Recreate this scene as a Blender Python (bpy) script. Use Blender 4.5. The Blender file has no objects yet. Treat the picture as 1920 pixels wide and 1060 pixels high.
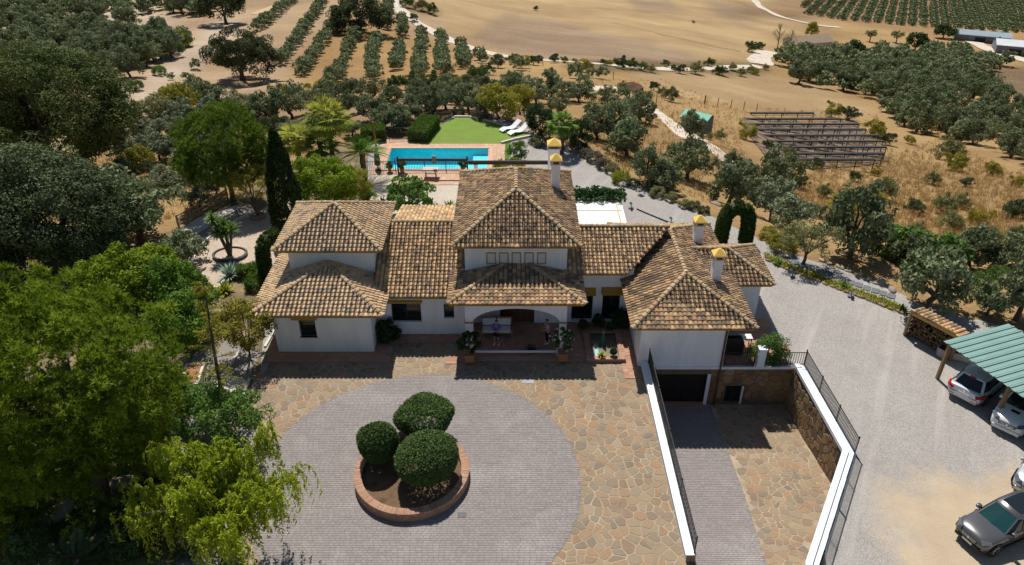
import bpy, bmesh, math, random
import numpy as np
from mathutils import Vector, Matrix
from mathutils.geometry import tessellate_polygon
R = math.radians
random.seed(7); rng = np.random.default_rng(11)
SC = bpy.context.scene
COL = SC.collection
# ------------------------------------------------------------------ camera, sky, sun, exposure
F, TH, CX, CY, H = 1430.0, R(32.25), 960.0, 530.0, 28.0
cam = bpy.data.cameras.new('camera'); cam.sensor_width = 36; cam.lens = 36*F/1920
cam.clip_start = 0.5; cam.clip_end = 4000
camo = bpy.data.objects.new('camera', cam); COL.objects.link(camo)
camo.location = (0, 0, H); camo.rotation_euler = (R(90)-TH, 0, 0)
SC.camera = camo
SUN_EL, SUN_DIR = R(59.2), Vector((-0.22, 0.9755))          # sun stands behind and a little left of the house
w = bpy.data.worlds.new('World'); SC.world = w; w.use_nodes = True
nt = w.node_tree; nt.nodes.clear()
sky = nt.nodes.new('ShaderNodeTexSky'); sky.sky_type = 'NISHITA'; sky.sun_disc = False
sky.sun_elevation = SUN_EL; sky.sun_rotation = math.atan2(SUN_DIR.x, SUN_DIR.y)
sky.air_density = 1.0; sky.dust_density = 0.6; sky.ozone_density = 1.0
bg = nt.nodes.new('ShaderNodeBackground'); bg.inputs[1].default_value = 0.063
wo = nt.nodes.new('ShaderNodeOutputWorld')
nt.links.new(sky.outputs[0], bg.inputs[0]); nt.links.new(bg.outputs[0], wo.inputs[0])
sl = bpy.data.lights.new('sun', 'SUN'); sl.energy = 5.0; sl.angle = R(0.53); sl.color = (1, 0.95, 0.86)
so = bpy.data.objects.new('sun', sl); COL.objects.link(so)
sd = Vector((SUN_DIR.x*math.cos(SUN_EL), SUN_DIR.y*math.cos(SUN_EL), math.sin(SUN_EL)))
so.rotation_euler = sd.to_track_quat('Z', 'Y').to_euler()
SC.view_settings.view_transform = 'Standard'; SC.view_settings.look = 'None'
SC.view_settings.exposure = 0.12; SC.view_settings.gamma = 1
SC.view_settings.use_curve_mapping = False
SC.render.resolution_x = 1024; SC.render.resolution_y = 565
# ------------------------------------------------------------------ survey helpers: where a sight line meets the ground
def ray(px, py):
    u = (px-CX)/F; v = (CY-py)/F
    return np.array([u, math.cos(TH)+v*math.sin(TH), -math.sin(TH)+v*math.cos(TH)])
def G(px, py, z=0.0):
    d = ray(px, py); t = (z-H)/d[2]
    return Vector((d[0]*t, d[1]*t, z))
def YP(px, py, Y):
    d = ray(px, py); t = Y/d[1]
    return Vector((d[0]*t, Y, H+d[2]*t))
def proj(x, y, z):
    z = z-H; zc = y*math.cos(TH)-z*math.sin(TH); yc = y*math.sin(TH)+z*math.cos(TH)
    return CX+F*x/zc, CY-F*yc/zc
def gp(pts, z=0.0): return [(G(a, b, z).x, G(a, b, z).y) for a, b in pts]
# ------------------------------------------------------------------ objects
def tag(o, label=None, cat=None, group=None, kind=None):
    if label: o['label'] = label
    if cat: o['category'] = cat
    if group: o['group'] = group
    if kind: o['kind'] = kind
    return o
def empty(name, loc=(0, 0, 0), rz=0.0, label=None, cat=None, group=None, parent=None):
    o = bpy.data.objects.new(name, None); COL.objects.link(o); o.location = loc; o.rotation_euler = (0, 0, rz)
    o.empty_display_size = 0.2
    if parent: o.parent = parent
    return tag(o, label, cat, group)
def link(name, me, parent=None, loc=None, rz=None):
    o = bpy.data.objects.new(name, me); COL.objects.link(o)
    if parent: o.parent = parent
    if loc is not None: o.location = loc
    if rz is not None: o.rotation_euler = (0, 0, rz)
    return o
def fmesh(name, V, Fc, mat, attr=None, smooth=False):
    """V (n,3); Fc (m,k) array with constant k"""
    V = np.asarray(V, dtype=np.float32); Fc = np.asarray(Fc, dtype=np.int32)
    me = bpy.data.meshes.new(name); m, k = Fc.shape
    me.vertices.add(len(V)); me.vertices.foreach_set('co', V.ravel())
    me.loops.add(m*k); me.loops.foreach_set('vertex_index', Fc.ravel())
    me.polygons.add(m); me.polygons.foreach_set('loop_start', np.arange(0, m*k, k, dtype=np.int32))
    me.polygons.foreach_set('loop_total', np.full(m, k, dtype=np.int32))
    if attr is not None:
        a = me.attributes.new('v', 'FLOAT', 'FACE'); a.data.foreach_set('value', np.asarray(attr, dtype=np.float32))
    if smooth: me.polygons.foreach_set('use_smooth', np.ones(m, dtype=bool))
    me.materials.append(mat); me.update(calc_edges=True)
    return me
class MB:
    """collects faces into one mesh"""
    def __init__(s): s.v = []; s.f = []; s.a = []
    def add(s, vs, fs, a=0.0):
        n = len(s.v); s.v += [tuple(p) for p in vs]
        for f in fs: s.f.append([i+n for i in f]); s.a.append(a)
        return s
    def box(s, x0, x1, y0, y1, z0, z1, a=0.0, M=None):
        vs = [Vector(p) for p in ((x0,y0,z0),(x1,y0,z0),(x1,y1,z0),(x0,y1,z0),(x0,y0,z1),(x1,y0,z1),(x1,y1,z1),(x0,y1,z1))]
        if M is not None: vs = [M @ p for p in vs]
        return s.add(vs, [(0,3,2,1),(4,5,6,7),(0,1,5,4),(1,2,6,5),(2,3,7,6),(3,0,4,7)], a)
    def bar(s, p, q, w=0.05, h=None, a=0.0, up=(0, 0, 1)):
        p = Vector(p); q = Vector(q); h = h or w; d = (q-p)
        if d.length < 1e-6: return s
        d.normalize(); u = Vector(up)
        if abs(d.dot(u)) > 0.98: u = Vector((0, 1, 0))
        x = d.cross(u).normalized()*w/2; y = x.cross(d).normalized()*h/2
        vs = [p-x-y, p+x-y, p+x+y, p-x+y, q-x-y, q+x-y, q+x+y, q-x+y]
        return s.add(vs, [(0,3,2,1),(4,5,6,7),(0,1,5,4),(1,2,6,5),(2,3,7,6),(3,0,4,7)], a)
    def tube(s, pts, rad, seg=6, a=0.0, cap=True):
        pts = [Vector(p) for p in pts]; n = len(pts); vs = []
        if not hasattr(rad, '__len__'): rad = [rad]*n
        ref = Vector((0.13, 0.97, 0.2))
        for i, p in enumerate(pts):
            d = (pts[min(i+1, n-1)]-pts[max(i-1, 0)]).normalized()
            r = ref if abs(d.dot(ref)) < 0.95 else Vector((1, 0, 0))
            x = d.cross(r).normalized(); y = d.cross(x)
            for k in range(seg):
                t = 2*math.pi*k/seg; vs.append(p+(x*math.cos(t)+y*math.sin(t))*rad[i])
        fs = [(i*seg+k, i*seg+(k+1) % seg, (i+1)*seg+(k+1) % seg, (i+1)*seg+k) for i in range(n-1) for k in range(seg)]
        if cap: fs += [tuple(range(seg))[::-1], tuple(range((n-1)*seg, n*seg))]
        return s.add(vs, fs, a)
    def lathe(s, prof, seg=16, c=(0, 0, 0), a=0.0):
        vs = []; n = len(prof)
        for r, z in prof:
            for k in range(seg):
                t = 2*math.pi*k/seg; vs.append((c[0]+r*math.cos(t), c[1]+r*math.sin(t), c[2]+z))
        fs = [(i*seg+k, i*seg+(k+1) % seg, (i+1)*seg+(k+1) % seg, (i+1)*seg+k) for i in range(n-1) for k in range(seg)]
        fs += [tuple(range(seg))[::-1], tuple(range((n-1)*seg, n*seg))]
        return s.add(vs, fs, a)
    def mesh(s, name, mat, smooth=False, bev=0):
        me = bpy.data.meshes.new(name); me.from_pydata(s.v, [], s.f); me.materials.append(mat)
        a = me.attributes.new('v', 'FLOAT', 'FACE'); a.data.foreach_set('value', np.asarray(s.a, dtype=np.float32))
        if bev:
            bm = bmesh.new(); bm.from_mesh(me)
            bmesh.ops.bevel(bm, geom=bm.edges[:], offset=bev, segments=2, affect='EDGES', profile=0.6); bm.to_mesh(me); bm.free()
        if smooth: me.polygons.foreach_set('use_smooth', np.ones(len(me.polygons), dtype=bool))
        me.update(); return me
    def build(s, name, mat, parent=None, smooth=False, bev=0, loc=None, rz=None):
        return link(name, s.mesh(name, mat, smooth, bev), parent, loc, rz)
def sheet(name, outer, mat, z=0.0, holes=(), kind='structure', parent=None, zf=None, skirt=0.0):
    loops = [[Vector((x, y, 0)) for x, y in outer]]+[[Vector((x, y, 0)) for x, y in h] for h in holes]
    tri = tessellate_polygon(loops); pts = [p for l in loops for p in l]
    vs = [(p.x, p.y, zf(p.x, p.y) if zf else z) for p in pts]; fs = []
    for t in tri:
        a, b, c = (pts[i] for i in t)
        fs.append(t if (b-a).cross(c-a).z > 0 else t[::-1])
    if skirt:
        n = len(outer); k = len(vs); vs += [(x, y, z-skirt) for x, y in outer]
        fs += [(i, (i+1) % n, k+(i+1) % n, k+i) for i in range(n)]
    me = bpy.data.meshes.new(name); me.from_pydata(vs, [], fs); me.materials.append(mat); me.update()
    o = link(name, me, parent)
    if kind and not parent: o['kind'] = kind
    return o
def inpoly(px, py, poly):
    """vectorised point in polygon"""
    px = np.asarray(px, float); py = np.asarray(py, float); r = np.zeros(px.shape, bool); n = len(poly)
    for i in range(n):
        x0, y0 = poly[i]; x1, y1 = poly[(i+1) % n]
        c = ((y0 > py) != (y1 > py))
        with np.errstate(divide='ignore', invalid='ignore'): r ^= c & (px < (x1-x0)*(py-y0)/((y1-y0) if y1 != y0 else 1e-9)+x0)
    return r
def polydist(x, y, poly):
    """distance to the outline, positive inside"""
    d = np.full(np.shape(x), 1e9); n = len(poly)
    for i in range(n):
        ax, ay = poly[i]; bx, by = poly[(i+1) % n]; L = (bx-ax)**2+(by-ay)**2+1e-12
        t = np.clip(((x-ax)*(bx-ax)+(y-ay)*(by-ay))/L, 0, 1)
        d = np.minimum(d, np.hypot(x-ax-t*(bx-ax), y-ay-t*(by-ay)))
    return np.where(inpoly(x, y, poly), d, -d)
# ------------------------------------------------------------------ materials
def newmat(name):
    m = bpy.data.materials.new(name); m.use_nodes = True; n = m.node_tree
    b = n.nodes['Principled BSDF']; return m, n, b
def ramp(n, fac, cols):
    r = n.nodes.new('ShaderNodeValToRGB'); e = r.color_ramp.elements
    k = len(cols)
    while len(e) < k: e.new(0.5)
    for i, c in enumerate(cols): e[i].position = i/max(k-1, 1); e[i].color = (*c, 1)
    n.links.new(fac, r.inputs[0]); return r.outputs[0]
def noise(n, scale, detail=4, co=None, rough=0.6, stretch=None):
    t = n.nodes.new('ShaderNodeTexNoise'); t.inputs['Scale'].default_value = scale
    t.inputs['Detail'].default_value = detail; t.inputs['Roughness'].default_value = rough
    if co is not None:
        if stretch:
            mp = n.nodes.new('ShaderNodeMapping'); mp.inputs['Scale'].default_value = stretch; n.links.new(co, mp.inputs[0]); co = mp.outputs[0]
        n.links.new(co, t.inputs['Vector'])
    return t.outputs['Fac']
def math_(n, op, a, b, clamp=False):
    m = n.nodes.new('ShaderNodeMath'); m.operation = op; m.use_clamp = clamp
    for i, x in enumerate((a, b)):
        if x is None: continue
        if isinstance(x, (int, float)): m.inputs[i].default_value = x
        else: n.links.new(x, m.inputs[i])
    return m.outputs[0]
def stretchf(n, x, lo, hi):
    m = n.nodes.new('ShaderNodeMapRange'); m.inputs[1].default_value = lo; m.inputs[2].default_value = hi; n.links.new(x, m.inputs[0]); return m.outputs[0]
def mixc(n, fac, a, b, mode='MIX'):
    m = n.nodes.new('ShaderNodeMixRGB'); m.blend_type = mode
    for i, x in enumerate((fac, a, b)):
        if isinstance(x, (int, float)): m.inputs[i].default_value = x
        elif isinstance(x, tuple): m.inputs[i].default_value = (*x, 1)
        else: n.links.new(x, m.inputs[i])
    return m.outputs[0]
def coords(n, kind):
    if kind == 'pos': return n.nodes.new('ShaderNodeNewGeometry').outputs['Position']
    return n.nodes.new('ShaderNodeTexCoord').outputs['Object']
def bumpn(n, b, h, strength, dist=0.02):
    k = n.nodes.new('ShaderNodeBump'); k.inputs['Strength'].default_value = strength; k.inputs['Distance'].default_value = dist
    n.links.new(h, k.inputs['Height']); n.links.new(k.outputs[0], b.inputs['Normal'])
def mat(name, cols, scale=2.0, rough=0.8, bump=0.0, bscale=None, co='pos', metal=0.0, spec=0.3, lo=0.3, hi=0.7, fine=0.0, fscale=40, dist=0.02, stretch=None):
    m, n, b = newmat(name)
    if isinstance(cols[0], (int, float)): cols = [cols]
    c = coords(n, co)
    if len(cols) > 1:
        f = stretchf(n, noise(n, scale, 5, c, 0.62, stretch), lo, hi); out = ramp(n, f, cols)
        if fine:
            g = stretchf(n, noise(n, fscale, 3, c, 0.7), 0.25, 0.75); v = n.nodes.new('ShaderNodeMapRange')
            v.inputs[3].default_value = 1-fine; v.inputs[4].default_value = 1+fine; n.links.new(g, v.inputs[0])
            cb = n.nodes.new('ShaderNodeCombineColor')
            for i in range(3): n.links.new(v.outputs[0], cb.inputs[i])
            out = mixc(n, 1.0, out, cb.outputs[0], 'MULTIPLY')
        n.links.new(out, b.inputs['Base Color'])
    else: b.inputs['Base Color'].default_value = (*cols[0], 1)
    b.inputs['Roughness'].default_value = rough; b.inputs['Metallic'].default_value = metal; b.inputs['Specular IOR Level'].default_value = spec
    if bump: bumpn(n, b, noise(n, bscale or scale*6, 4, c, 0.7), bump, dist)
    return m
def pieces(name, cols, rough=0.85, bump=0.3, bscale=30, dirt=(0.1, 0.09, 0.08), dirtamt=0.35, dscale=1.5, use_obj=True):
    """material of many alike pieces: each takes its own colour (face value or object random), with blotches on top"""
    m, n, b = newmat(name)
    at = n.nodes.new('ShaderNodeAttribute'); at.attribute_name = 'v'
    oi = n.nodes.new('ShaderNodeObjectInfo')
    f = math_(n, 'FRACT', math_(n, 'ADD', at.outputs['Fac'], oi.outputs['Random'] if use_obj else 0.0), None)
    c = coords(n, 'pos'); out = ramp(n, f, cols)
    d = stretchf(n, noise(n, dscale, 6, c, 0.7), 0.5, 0.72); d = math_(n, 'MULTIPLY', d, dirtamt)
    out = mixc(n, d, out, dirt)
    g = stretchf(n, noise(n, bscale, 3, c, 0.7), 0.3, 0.7)
    out = mixc(n, math_(n, 'MULTIPLY', g, 0.10), out, (0.5, 0.42, 0.32))
    n.links.new(out, b.inputs['Base Color']); b.inputs['Roughness'].default_value = rough; b.inputs['Specular IOR Level'].default_value = 0.2
    if bump: bumpn(n, b, noise(n, bscale*1.3, 4, c, 0.7), bump, 0.015)
    return m
def foliage(name, cols, trans=0.28, rough=0.6, var=0.16):
    m, n, b = newmat(name)
    at = n.nodes.new('ShaderNodeAttribute'); at.attribute_name = 'v'
    oi = n.nodes.new('ShaderNodeObjectInfo')
    out = ramp(n, at.outputs['Fac'], cols)
    hs = n.nodes.new('ShaderNodeHueSaturation'); n.links.new(out, hs.inputs['Color'])
    v = n.nodes.new('ShaderNodeMapRange'); v.inputs[3].default_value = 1-var; v.inputs[4].default_value = 1+var
    n.links.new(oi.outputs['Random'], v.inputs[0]); n.links.new(v.outputs[0], hs.inputs['Value'])
    n.links.new(hs.outputs[0], b.inputs['Base Color']); b.inputs['Roughness'].default_value = max(rough, .7); b.inputs['Specular IOR Level'].default_value = 0.12
    tr = n.nodes.new('ShaderNodeBsdfTranslucent'); n.links.new(hs.outputs[0], tr.inputs[0])
    mx = n.nodes.new('ShaderNodeMixShader'); mx.inputs[0].default_value = trans
    n.links.new(b.outputs[0], mx.inputs[1]); n.links.new(tr.outputs[0], mx.inputs[2])
    n.links.new(mx.outputs[0], n.nodes['Material Output'].inputs[0])
    return m
def gravel(name, cols, scale=0.25, stone=22, extra=None, rough=0.95):
    """small stones too fine to tell apart: colour cells and relief over broad patches"""
    m, n, b = newmat(name); c = coords(n, 'pos')
    f = stretchf(n, noise(n, scale, 6, c, 0.65), 0.3, 0.7); out = ramp(n, f, cols)
    vo = n.nodes.new('ShaderNodeTexVoronoi'); vo.inputs['Scale'].default_value = stone; n.links.new(c, vo.inputs['Vector'])
    sp = n.nodes.new('ShaderNodeSeparateColor'); n.links.new(vo.outputs['Color'], sp.inputs[0])
    v = n.nodes.new('ShaderNodeMapRange'); v.inputs[3].default_value = 0.74; v.inputs[4].default_value = 1.2; n.links.new(sp.outputs[0], v.inputs[0])
    cb = n.nodes.new('ShaderNodeCombineColor')
    for i in range(3): n.links.new(v.outputs[0], cb.inputs[i])
    out = mixc(n, 1.0, out, cb.outputs[0], 'MULTIPLY')
    if extra: out = extra(n, c, out)
    n.links.new(out, b.inputs['Base Color']); b.inputs['Roughness'].default_value = rough; b.inputs['Specular IOR Level'].default_value = 0.15
    bumpn(n, b, math_(n, 'ADD', vo.outputs['Distance'], noise(n, 3, 4, c)), 0.5, 0.03)
    return m
# ================================================================== terrain
PAD = ([(-50, 5), (-50, 41)]+gp([(250,470),(330,430),(430,376),(560,316),(660,268),(690,238),(770,223),(850,216),(950,227),(1003,247),(1080,281),(1145,314),(1205,348),(1260,378),(1340,408),(1430,452),(1510,484),(1610,524),(1700,562),(1800,592),(1925,622)])+[(50, 36), (50, 5)])
CP = []
def cp(px, py, Y): p = YP(px, py, Y); CP.append((p.x, p.y, p.z))
for a in ((620,160,124),(800,110,160),(650,50,188),(650,0,225),(450,0,232),(400,60,180),(100,0,240),(100,100,158),(-100,0,235),(-100,150,125),
          (250,200,108),(100,300,80),(300,330,76),(500,200,104),(700,195,92),(900,190,94),(1000,150,122),(1100,130,150),(960,108,172),(1200,125,172),(1200,60,235),(1200,0,340),
          (800,0,235),(1000,50,235),(1000,0,310),(1480,100,245),(1420,125,205),(1880,90,320),(1700,20,420),(1900,0,480),(1450,10,390),(1850,130,280),(1700,150,225),(1500,160,188),
          (1300,150,166),(1350,190,138),(1510,260,104),(1510,300,92),(1650,320,88),(1850,300,108),(1900,200,165),(1750,260,135),(1900,420,67),(1750,440,59),(1250,230,90),(1200,180,112),
          (1330,280,76),(1150,240,86),(1080,215,90),(1600,420,62),(1450,380,68),(2100,100,330),(2100,300,110),(2200,0,500),(-300,0,260),(1000,-60,430),(1700,-80,620),(300,-80,330)): cp(*a)
for i in range(len(PAD)):
    a, b = PAD[i], PAD[(i+1) % len(PAD)]; L = math.dist(a, b); k = max(1, int(L/9))
    for j in range(k): CP.append((a[0]+(b[0]-a[0])*j/k, a[1]+(b[1]-a[1])*j/k, -0.03))
CP += [(-200, 60, -18), (-120, 45, -8), (-90, 20, -3), (120, 30, -6), (220, 60, -22), (-250, 500, -50), (-400, 300, -40), (600, 400, -90), (300, 1000, -120), (-300, 1000, -80), (700, 900, -130), (0, 800, -85)]
CPa = np.array(CP); Cxy = CPa[:, :2]/100
def tps(r2): return np.where(r2 > 0, 0.5*r2*np.log(np.maximum(r2, 1e-12)), 0)
n_ = len(CPa); K = np.zeros((n_+3, n_+3)); dd = ((Cxy[:, None]-Cxy[None])**2).sum(-1)
K[:n_, :n_] = tps(dd)+np.eye(n_)*1e-4; K[:n_, n_] = 1; K[:n_, n_+1:] = Cxy; K[n_, :n_] = 1; K[n_+1:, :n_] = Cxy.T
WT = np.linalg.solve(K, np.concatenate([CPa[:, 2], np.zeros(3)]))
def natural(x, y):
    sh = x.shape; X = x.ravel()/100; Y = y.ravel()/100; out = np.zeros(X.size)
    for s in range(0, X.size, 8000):
        a, b = X[s:s+8000], Y[s:s+8000]
        r2 = (a[:, None]-Cxy[None, :, 0])**2+(b[:, None]-Cxy[None, :, 1])**2
        out[s:s+8000] = tps(r2) @ WT[:n_]+WT[n_]+WT[n_+1]*a+WT[n_+2]*b
    return out.reshape(sh)
def lines(a, b, c, d0, g):
    """1D grid lines: even step d0 from a to b, growing by g out to c"""
    l = list(np.arange(a, b, d0)); s = d0
    while l[-1] < c: s *= g; l.append(l[-1]+s)
    return l
ys = np.array(lines(4, 112, 1050, 1.0, 1.022)); xh = lines(0, 62, 760, 1.2, 1.045); xs = np.array([-v for v in xh[:0:-1]]+xh)
GX, GY = np.meshgrid(xs, ys)
def fnoise(x, y, s, seed, oct=4):
    r = np.random.default_rng(seed); o = 0; amp = 1
    for k in range(oct):
        for j in range(3):
            a = r.uniform(0, 6.28); p = r.uniform(0, 6.28); f = 6.28/s*(2**k)*r.uniform(0.7, 1.3)
            o = o+amp*np.sin((x*math.cos(a)+y*math.sin(a))*f+p)/3
        amp *= 0.55
    return o
SDp = polydist(GX, GY, PAD)
out_d = np.clip(-SDp/7, 0, 1); sm = out_d*out_d*(3-2*out_d)
ZT = -0.03+natural(GX, GY)*sm+sm*(fnoise(GX, GY, 30, 3)*0.25+fnoise(GX, GY, 6, 5)*0.07)
GZ = np.where(SDp > 0.8, -0.03-np.clip((SDp-0.8)/1.6, 0, 1)*5, ZT)          # hollow below the built pad; sheets close it
def tz(x, y):
    x = np.asarray(x, float); y = np.asarray(y, float)
    i = np.clip(np.searchsorted(xs, x)-1, 0, len(xs)-2); j = np.clip(np.searchsorted(ys, y)-1, 0, len(ys)-2)
    u = np.clip((x-xs[i])/(xs[i+1]-xs[i]), 0, 1); v = np.clip((y-ys[j])/(ys[j+1]-ys[j]), 0, 1)
    return (ZT[j, i]*(1-u)+ZT[j, i+1]*u)*(1-v)+(ZT[j+1, i]*(1-u)+ZT[j+1, i+1]*u)*v
_Y = np.concatenate([np.arange(8, 130, 0.5), np.geomspace(130, 1000, 400)])
def hit(px, py):
    """where the sight line through a photo pixel meets the ground"""
    d = ray(px, py); t = _Y/d[1]; X = d[0]*t; Z = H+d[2]*t; g = tz(X, _Y)
    k = np.nonzero(Z < g)[0]
    if len(k) == 0: return None
    k = k[0]
    if k == 0: return Vector((X[0], _Y[0], g[0]))
    a, b = Z[k-1]-g[k-1], g[k]-Z[k]; s = a/(a+b+1e-9); Y = _Y[k-1]+(_Y[k]-_Y[k-1])*s; x = d[0]*Y/d[1]
    return Vector((x, Y, float(tz(x, Y))))
# ground colours by land use (what grows or lies there)
zz = np.where(SDp > 0, 0, ZT); PXg, PYg = proj(GX, GY, zz)
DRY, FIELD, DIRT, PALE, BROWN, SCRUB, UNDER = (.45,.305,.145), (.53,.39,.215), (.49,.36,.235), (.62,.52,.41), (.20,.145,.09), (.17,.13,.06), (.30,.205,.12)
colr = np.zeros(GX.shape+(3,)); colr[:] = DRY
def land(poly, c, soft=0):
    m = inpoly(PXg+fnoise(GX, GY, 14, 9, 2)*soft, PYg+fnoise(GX, GY, 14, 10, 2)*soft*0.6, poly) & (SDp < 1); colr[m] = c
land([(-400,-200),(780,-200),(740,20),(600,170),(420,220),(200,260),(-400,400)], DIRT, 4)
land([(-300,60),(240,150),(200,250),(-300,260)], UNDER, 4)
land([(215,205),(270,150),(330,95),(400,40),(480,30),(430,90),(330,150),(260,215)], PALE, 5)
land([(130,12),(300,8),(330,60),(250,75),(140,45)], PALE, 5)
land([(480,-90),(745,-30),(830,40),(900,95),(930,120),(900,150),(560,170),(430,130),(440,60)], DIRT, 4)
land([(640,30),(760,60),(900,100),(900,160),(560,170),(540,120)], (.42,.27,.125), 5)
land([(750,-60),(2000,-60),(1450,70),(1440,110),(1420,128),(1200,128),(950,108),(840,60)], FIELD, 2)
land([(950,22),(1010,34),(1090,52),(1180,72),(1290,100),(1330,122),(1200,120),(1060,112),(950,98),(880,70)], (.385,.29,.20), 6)
land([(1325,0),(1400,8),(1450,30),(1400,44),(1340,30)], (.33,.25,.17), 4)
land([(1160,-20),(1250,-10),(1280,20),(1200,25)], (.40,.30,.20), 6)
land([(1430,-60),(1800,-60),(1950,-20),(1950,60),(1700,45),(1520,38),(1440,20)], (.34,.23,.135), 2)
land([(1395,2),(1450,25),(1500,20),(1520,40),(1460,36),(1380,30)], (.26,.18,.10), 3)
land([(700,10),(735,0),(830,20),(800,30)], SCRUB, 3)
land([(1060,112),(1440,118),(1440,142),(1200,140),(1060,128)], SCRUB, 4)
land([(1190,135),(1440,140),(1560,170),(1650,215),(1560,215),(1380,195),(1240,175)], FIELD, 3)
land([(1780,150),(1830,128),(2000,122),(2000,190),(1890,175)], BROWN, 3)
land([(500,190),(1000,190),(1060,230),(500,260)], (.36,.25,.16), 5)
for _ in range(3):
    pc = np.pad(colr, ((1, 1), (1, 1), (0, 0)), 'edge'); colr = (pc[1:-1, 1:-1]*2+pc[:-2, 1:-1]+pc[2:, 1:-1]+pc[1:-1, :-2]+pc[1:-1, 2:])/6
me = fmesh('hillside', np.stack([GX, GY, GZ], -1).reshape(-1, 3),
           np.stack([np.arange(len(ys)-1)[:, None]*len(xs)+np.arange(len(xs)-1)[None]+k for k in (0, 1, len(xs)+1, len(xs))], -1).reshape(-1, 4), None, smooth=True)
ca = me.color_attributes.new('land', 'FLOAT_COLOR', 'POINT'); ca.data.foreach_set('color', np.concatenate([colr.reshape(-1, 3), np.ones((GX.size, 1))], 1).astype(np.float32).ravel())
m, n, b = newmat('dry_ground'); c = coords(n, 'pos')
at = n.nodes.new('ShaderNodeAttribute'); at.attribute_name = 'land'
f1 = stretchf(n, noise(n, 0.05, 7, c, 0.6, (1, 2.2, 1)), 0.3, 0.7); f2 = stretchf(n, noise(n, 0.55, 6, c, 0.7), 0.28, 0.72)
o = mixc(n, math_(n, 'MULTIPLY', f1, 0.55), at.outputs['Color'], mixc(n, 1.0, at.outputs['Color'], (.62, .55, .50), 'MULTIPLY'))
f3 = stretchf(n, noise(n, 0.022, 4, c, 0.5, (1, 1.6, 1)), 0.42, 0.6)
o = mixc(n, math_(n, 'MULTIPLY', f3, 0.75), o, mixc(n, 1.0, o, (.72, .68, .70), 'MULTIPLY'))
wv = n.nodes.new('ShaderNodeTexWave'); wv.inputs['Scale'].default_value = 0.22; wv.inputs['Distortion'].default_value = 6; wv.inputs['Detail'].default_value = 3; wv.inputs['Detail Scale'].default_value = 0.6
mp = n.nodes.new('ShaderNodeMapping'); mp.inputs['Rotation'].default_value = (0, 0, R(62)); n.links.new(c, mp.inputs[0]); n.links.new(mp.outputs[0], wv.inputs[0])
o = mixc(n, math_(n, 'MULTIPLY', wv.outputs['Fac'], 0.28), o, (.27, .19, .11))
f4 = stretchf(n, noise(n, 2.5, 6, c, 0.75), 0.35, 0.65)
o = mixc(n, math_(n, 'MULTIPLY', f4, 0.4), o, mixc(n, 1.0, o, (.55, .52, .46), 'MULTIPLY'))
o = mixc(n, math_(n, 'MULTIPLY', stretchf(n, noise(n, 0.9, 5, c, 0.7), 0.56, 0.7), 0.35), o, (.5, .40, .28))
n.links.new(o, b.inputs['Base Color']); b.inputs['Roughness'].default_value = 1; b.inputs['Specular IOR Level'].default_value = 0.05
bumpn(n, b, math_(n, 'ADD', f2, f4), 0.6, 0.15)
me.materials[0] = m
tag(link('hillside', me), kind='structure')
M_TRACK = mat('track_dust', [(.48,.41,.33), (.57,.50,.42), (.42,.35,.28)], 0.4, 0.95, 0.3, 3, fine=0.2, fscale=5)
def track(name, pts, w, lift=0.12, m=None):
    P = [hit(*p) for p in pts]; P = [p for p in P if p]
    D = []
    for a, b in zip(P, P[1:]):
        k = max(2, int((b-a).length/3))
        D += [a.lerp(b, i/k) for i in range(k)]
    D.append(P[-1]); vs = []; n = len(D)
    sm_ = [sum((D[max(0, min(n-1, i+j))] for j in range(-2, 3)), Vector())/5 for i in range(n)]
    for i, p in enumerate(sm_):
        d = sm_[min(i+1, n-1)]-sm_[max(i-1, 0)]; d.z = 0; d.normalize(); q = Vector((-d.y, d.x, 0))
        ww = w*(1+0.14*math.sin(i*0.9)+random.uniform(-.08, .08))
        for s in (-1, -.33, .33, 1):
            v = p+q*ww/2*s; vs.append((v.x, v.y, float(tz(v.x, v.y))+lift-(0.1 if abs(s) == 1 else 0)))
    fs = [(4*i+k, 4*i+4+k, 4*i+5+k, 4*i+1+k) for i in range(n-1) for k in range(3)]
    fs = [f[::-1] for f in fs]
    me = bpy.data.meshes.new(name); me.from_pydata(vs, [], fs); me.materials.append(m or M_TRACK); me.update()
    return tag(link(name, me), kind='structure')
track('country_road', [(728,-8),(742,12),(770,36),(800,54),(850,79),(900,97),(940,106),(1000,112),(1080,118),(1160,125),(1240,131),(1330,129),(1400,127),(1428,124)], 3.6, 0.2)
track('country_road', [(1428,124),(1422,112),(1430,103),(1455,98)], 6.5, 0.2)
track('country_road', [(1414,0),(1425,14),(1460,32),(1520,47),(1580,52)], 3.5, 0.3)
track('farm_road', [(1810,72),(1850,92),(1900,108),(1960,125)], 7, 0.3)
track('country_road', [(1890,-5),(1930,18)], 4, 0.3)
track('dirt_track', [(1118,161),(1150,166),(1180,176)], 9.0)
track('dirt_track', [(1180,176),(1205,194),(1235,215),(1275,243),(1310,266),(1340,283),(1365,300),(1395,330),(1425,352),(1480,372)], 2.9)
track('dirt_track', [(1000,152),(1022,155)], 3.0)
track('dirt_track', [(470,30),(520,10),(560,-8)], 3.0, 0.08, mat('field_track', [(.44,.30,.17), (.5,.36,.22)], 0.5, 0.95))
track('field_margin', [(1143,42),(1190,52),(1250,69),(1320,83),(1400,99)], 3.2, .1, mat('dry_margin', [(.22,.14,.06), (.30,.19,.09), (.16,.11,.05)], .5, .95, .5, 3))
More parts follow.
